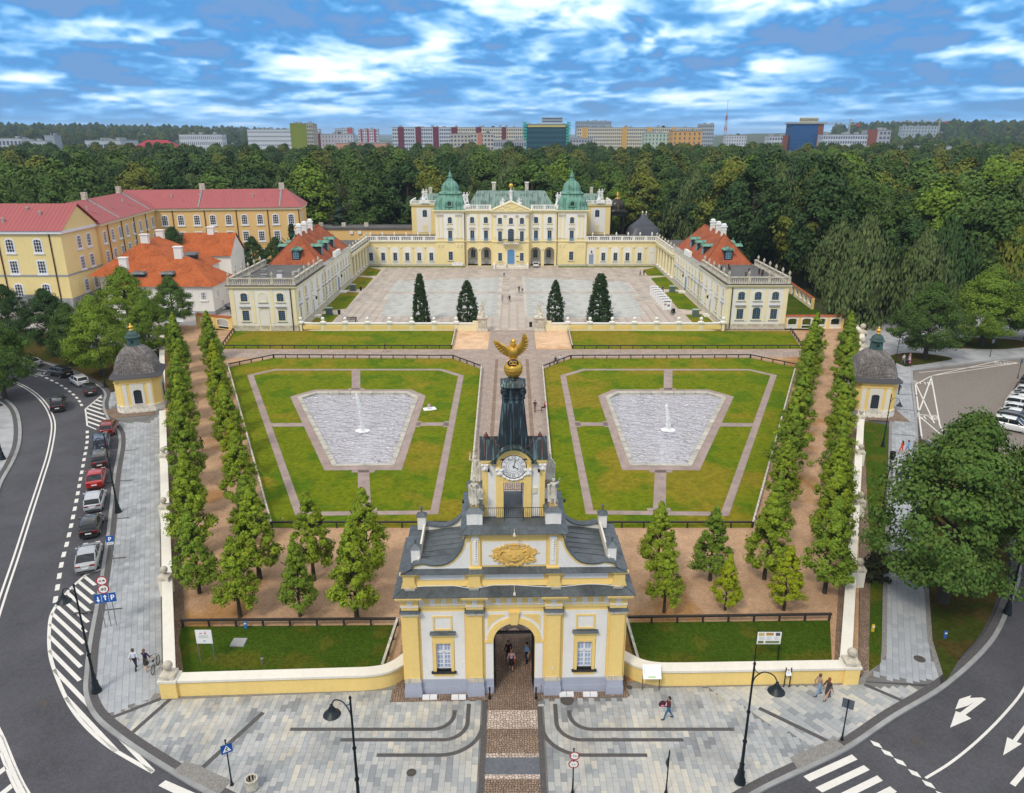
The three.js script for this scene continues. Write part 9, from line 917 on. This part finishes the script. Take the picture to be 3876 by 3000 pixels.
// statues
const stone3 = [1, 1, 1], stG = [figure({ top: stone3, bottom: stone3, hair: stone3, shoe: stone3, skin: stone3, robe: 1, stride: 0.12, hl: [-0.12, 1.2, 0.28], hr: [0.33, 0.95, 0.1], long: true }, 48), figure({ top: stone3, bottom: stone3, hair: stone3, shoe: stone3, skin: stone3, stride: 0.16, skirt: 0.42, hl: [-0.25, 0.9, 0.12], hr: [0.32, 1.72, 0.15] }, 48), figure({ top: stone3, bottom: stone3, hair: stone3, shoe: stone3, skin: stone3, sit: true, robe: 0.01, hl: [-0.35, 0.7, 0.2], hr: [0.3, 0.9, 0.2] }, 40)];
for (const g of stG) { g.deleteAttribute('color'); metreUV(g); }
const LICHEN = M('weathered_statue', C(0.72, 0.68, 0.6), { map: T.stone, bumpMap: T.stone, bumpScale: 0.03, roughness: 1 }), STATW = M('white_statue', C(0.95, 0.96, 1), { map: T.stone, roughness: 0.9 });
function statue(label, [x, y, d], turn, k, s, mat, extra) { const o = thing('statue', label, 'statue', [x, y, d], turn); mesh('figure', stG[k], mat, o); if (extra) extra(o); o.scale.setScalar(s); return o; }
const gp = (x, z) => [GATE[0] + x * Math.cos(GT) + z * Math.sin(GT), 13.63, GATE[2] - (z * Math.cos(GT) - x * Math.sin(GT))];
const drape = (o) => { const m = new MB(); for (let i = 0; i < 9; i++) m.bar(V3(-0.3 + i * 0.03, 1.25 - i * 0.05, -0.16 + 0.02 * (i % 2)), V3(-0.26 + i * 0.065, 0.06, -0.2 + 0.03 * (i % 3)), 0.07, 6); m.build('cloak', LICHEN, o); }, shield = (o) => { new MB().add(new THREE.SphereGeometry(1, 14, 8).scale(0.22, 0.32, 0.06), 0.36, 0.85, 0.14).build('shield', LICHEN, o); drape(o); };
statue('weathered statue with shield on the left front gate pedestal', gp(-2.52, 1.85), 0, 0, 1.05, LICHEN, shield); statue('weathered draped statue on the right front gate pedestal', gp(2.52, 1.85), 0, 1, 1.05, LICHEN, drape); statue('weathered statue on the left rear gate pedestal', gp(-2.52, -1.75), PI, 1, 1.08, LICHEN, drape); statue('weathered statue on the right rear gate pedestal', gp(2.52, -1.75), PI, 0, 1.08, LICHEN, drape);
for (const s of [-1, 1]) { const sd = s < 0 ? 'left' : 'right', x = s * 5.5 - 0.2, p = thing('statue_pedestal', `grey stone pedestal of the ${sd} courtyard statue`, 'pedestal', [x, 0, 143.6]); mesh('base', new MB().box(-1.05, 1.05, 0, 0.5, -1.05, 1.05).tbox(0, 0.5, 0, 2, 2, 1.7, 1.7, 0.2).geo(), STONE, p); mesh('die', new MB().box(-0.82, 0.82, 0.7, 2.4, -0.82, 0.82).geo(), STONE, p); mesh('cap', new MB().tbox(0, 2.4, 0, 1.7, 1.7, 2.06, 2.06, 0.2).box(-1.04, 1.04, 2.6, 2.84, -1.04, 1.04).geo(), STONE, p);
  statue(`fighting stone hero group on the ${sd} courtyard pedestal`, [x, 2.84, 143.6], s * -0.5, 1, 1.72, LICHEN, (o) => { const m = new MB(), r = rng(s + 9); for (let i = 0; i < 14; i++) { const a = r() * 6; m.add(new THREE.SphereGeometry(0.13 + 0.12 * r(), 8, 6), Math.cos(a) * 0.3 * r() + s * 0.12, 0.12 + 0.5 * r(), Math.sin(a) * 0.3 * r()); } m.tube([V3(0.3 * s, 0.1, 0.2), V3(0.4 * s, 0.5, 0.1), V3(0.2 * s, 0.8, 0.2), V3(0.35 * s, 1.0, 0)], 0.08, 16, 6).build('fallen_beast', LICHEN, o); mesh('rock', new MB().tbox(0, 0, 0, 0.95, 0.8, 0.5, 0.5, 0.22).geo(), LICHEN, o); }); }
[[-26.4, 17.4, 233.8, 'left rear palace wing'], [-13.6, 17.2, 222.4, 'left palace tower'], [12.9, 17.2, 222.4, 'right palace tower'], [26.0, 17.4, 233.8, 'right rear palace wing']].forEach(([x, y, d, l]) => statue(`pair of white statues on a plinth beside the ${l}`, [x, y, d], 0, 0, 1.9, STATW, (o) => { const b = mesh('second_figure', stG[1], STATW, o); b.position.x = 0.45; b.rotation.y = 0.5; mesh('plinth', new MB().box(-0.4, 0.85, -0.4, 0.06, -0.35, 0.35).geo(), STATW, o); }));
statue('white giant bearing a golden globe above the palace pediment', [-0.3, 18.3, 219.6], 0, 1, 2.0, STATW, (o) => { new MB().ball(0, 2.12, 0.02, 0.32, 18).build('golden_globe', GOLD, o); mesh('rock', new MB().tbox(0, -0.3, 0, 1.1, 0.7, 0.5, 0.5, 0.36).geo(), STATW, o); }); for (const s of [-1, 1]) { statue(`seated white figure on the ${s < 0 ? 'left' : 'right'} slope of the palace pediment`, [-0.3 + s * 2.3, 17.1, 219.4], s * 0.9, 2, 1.8, STATW); }
renderer.render(scene, camera);
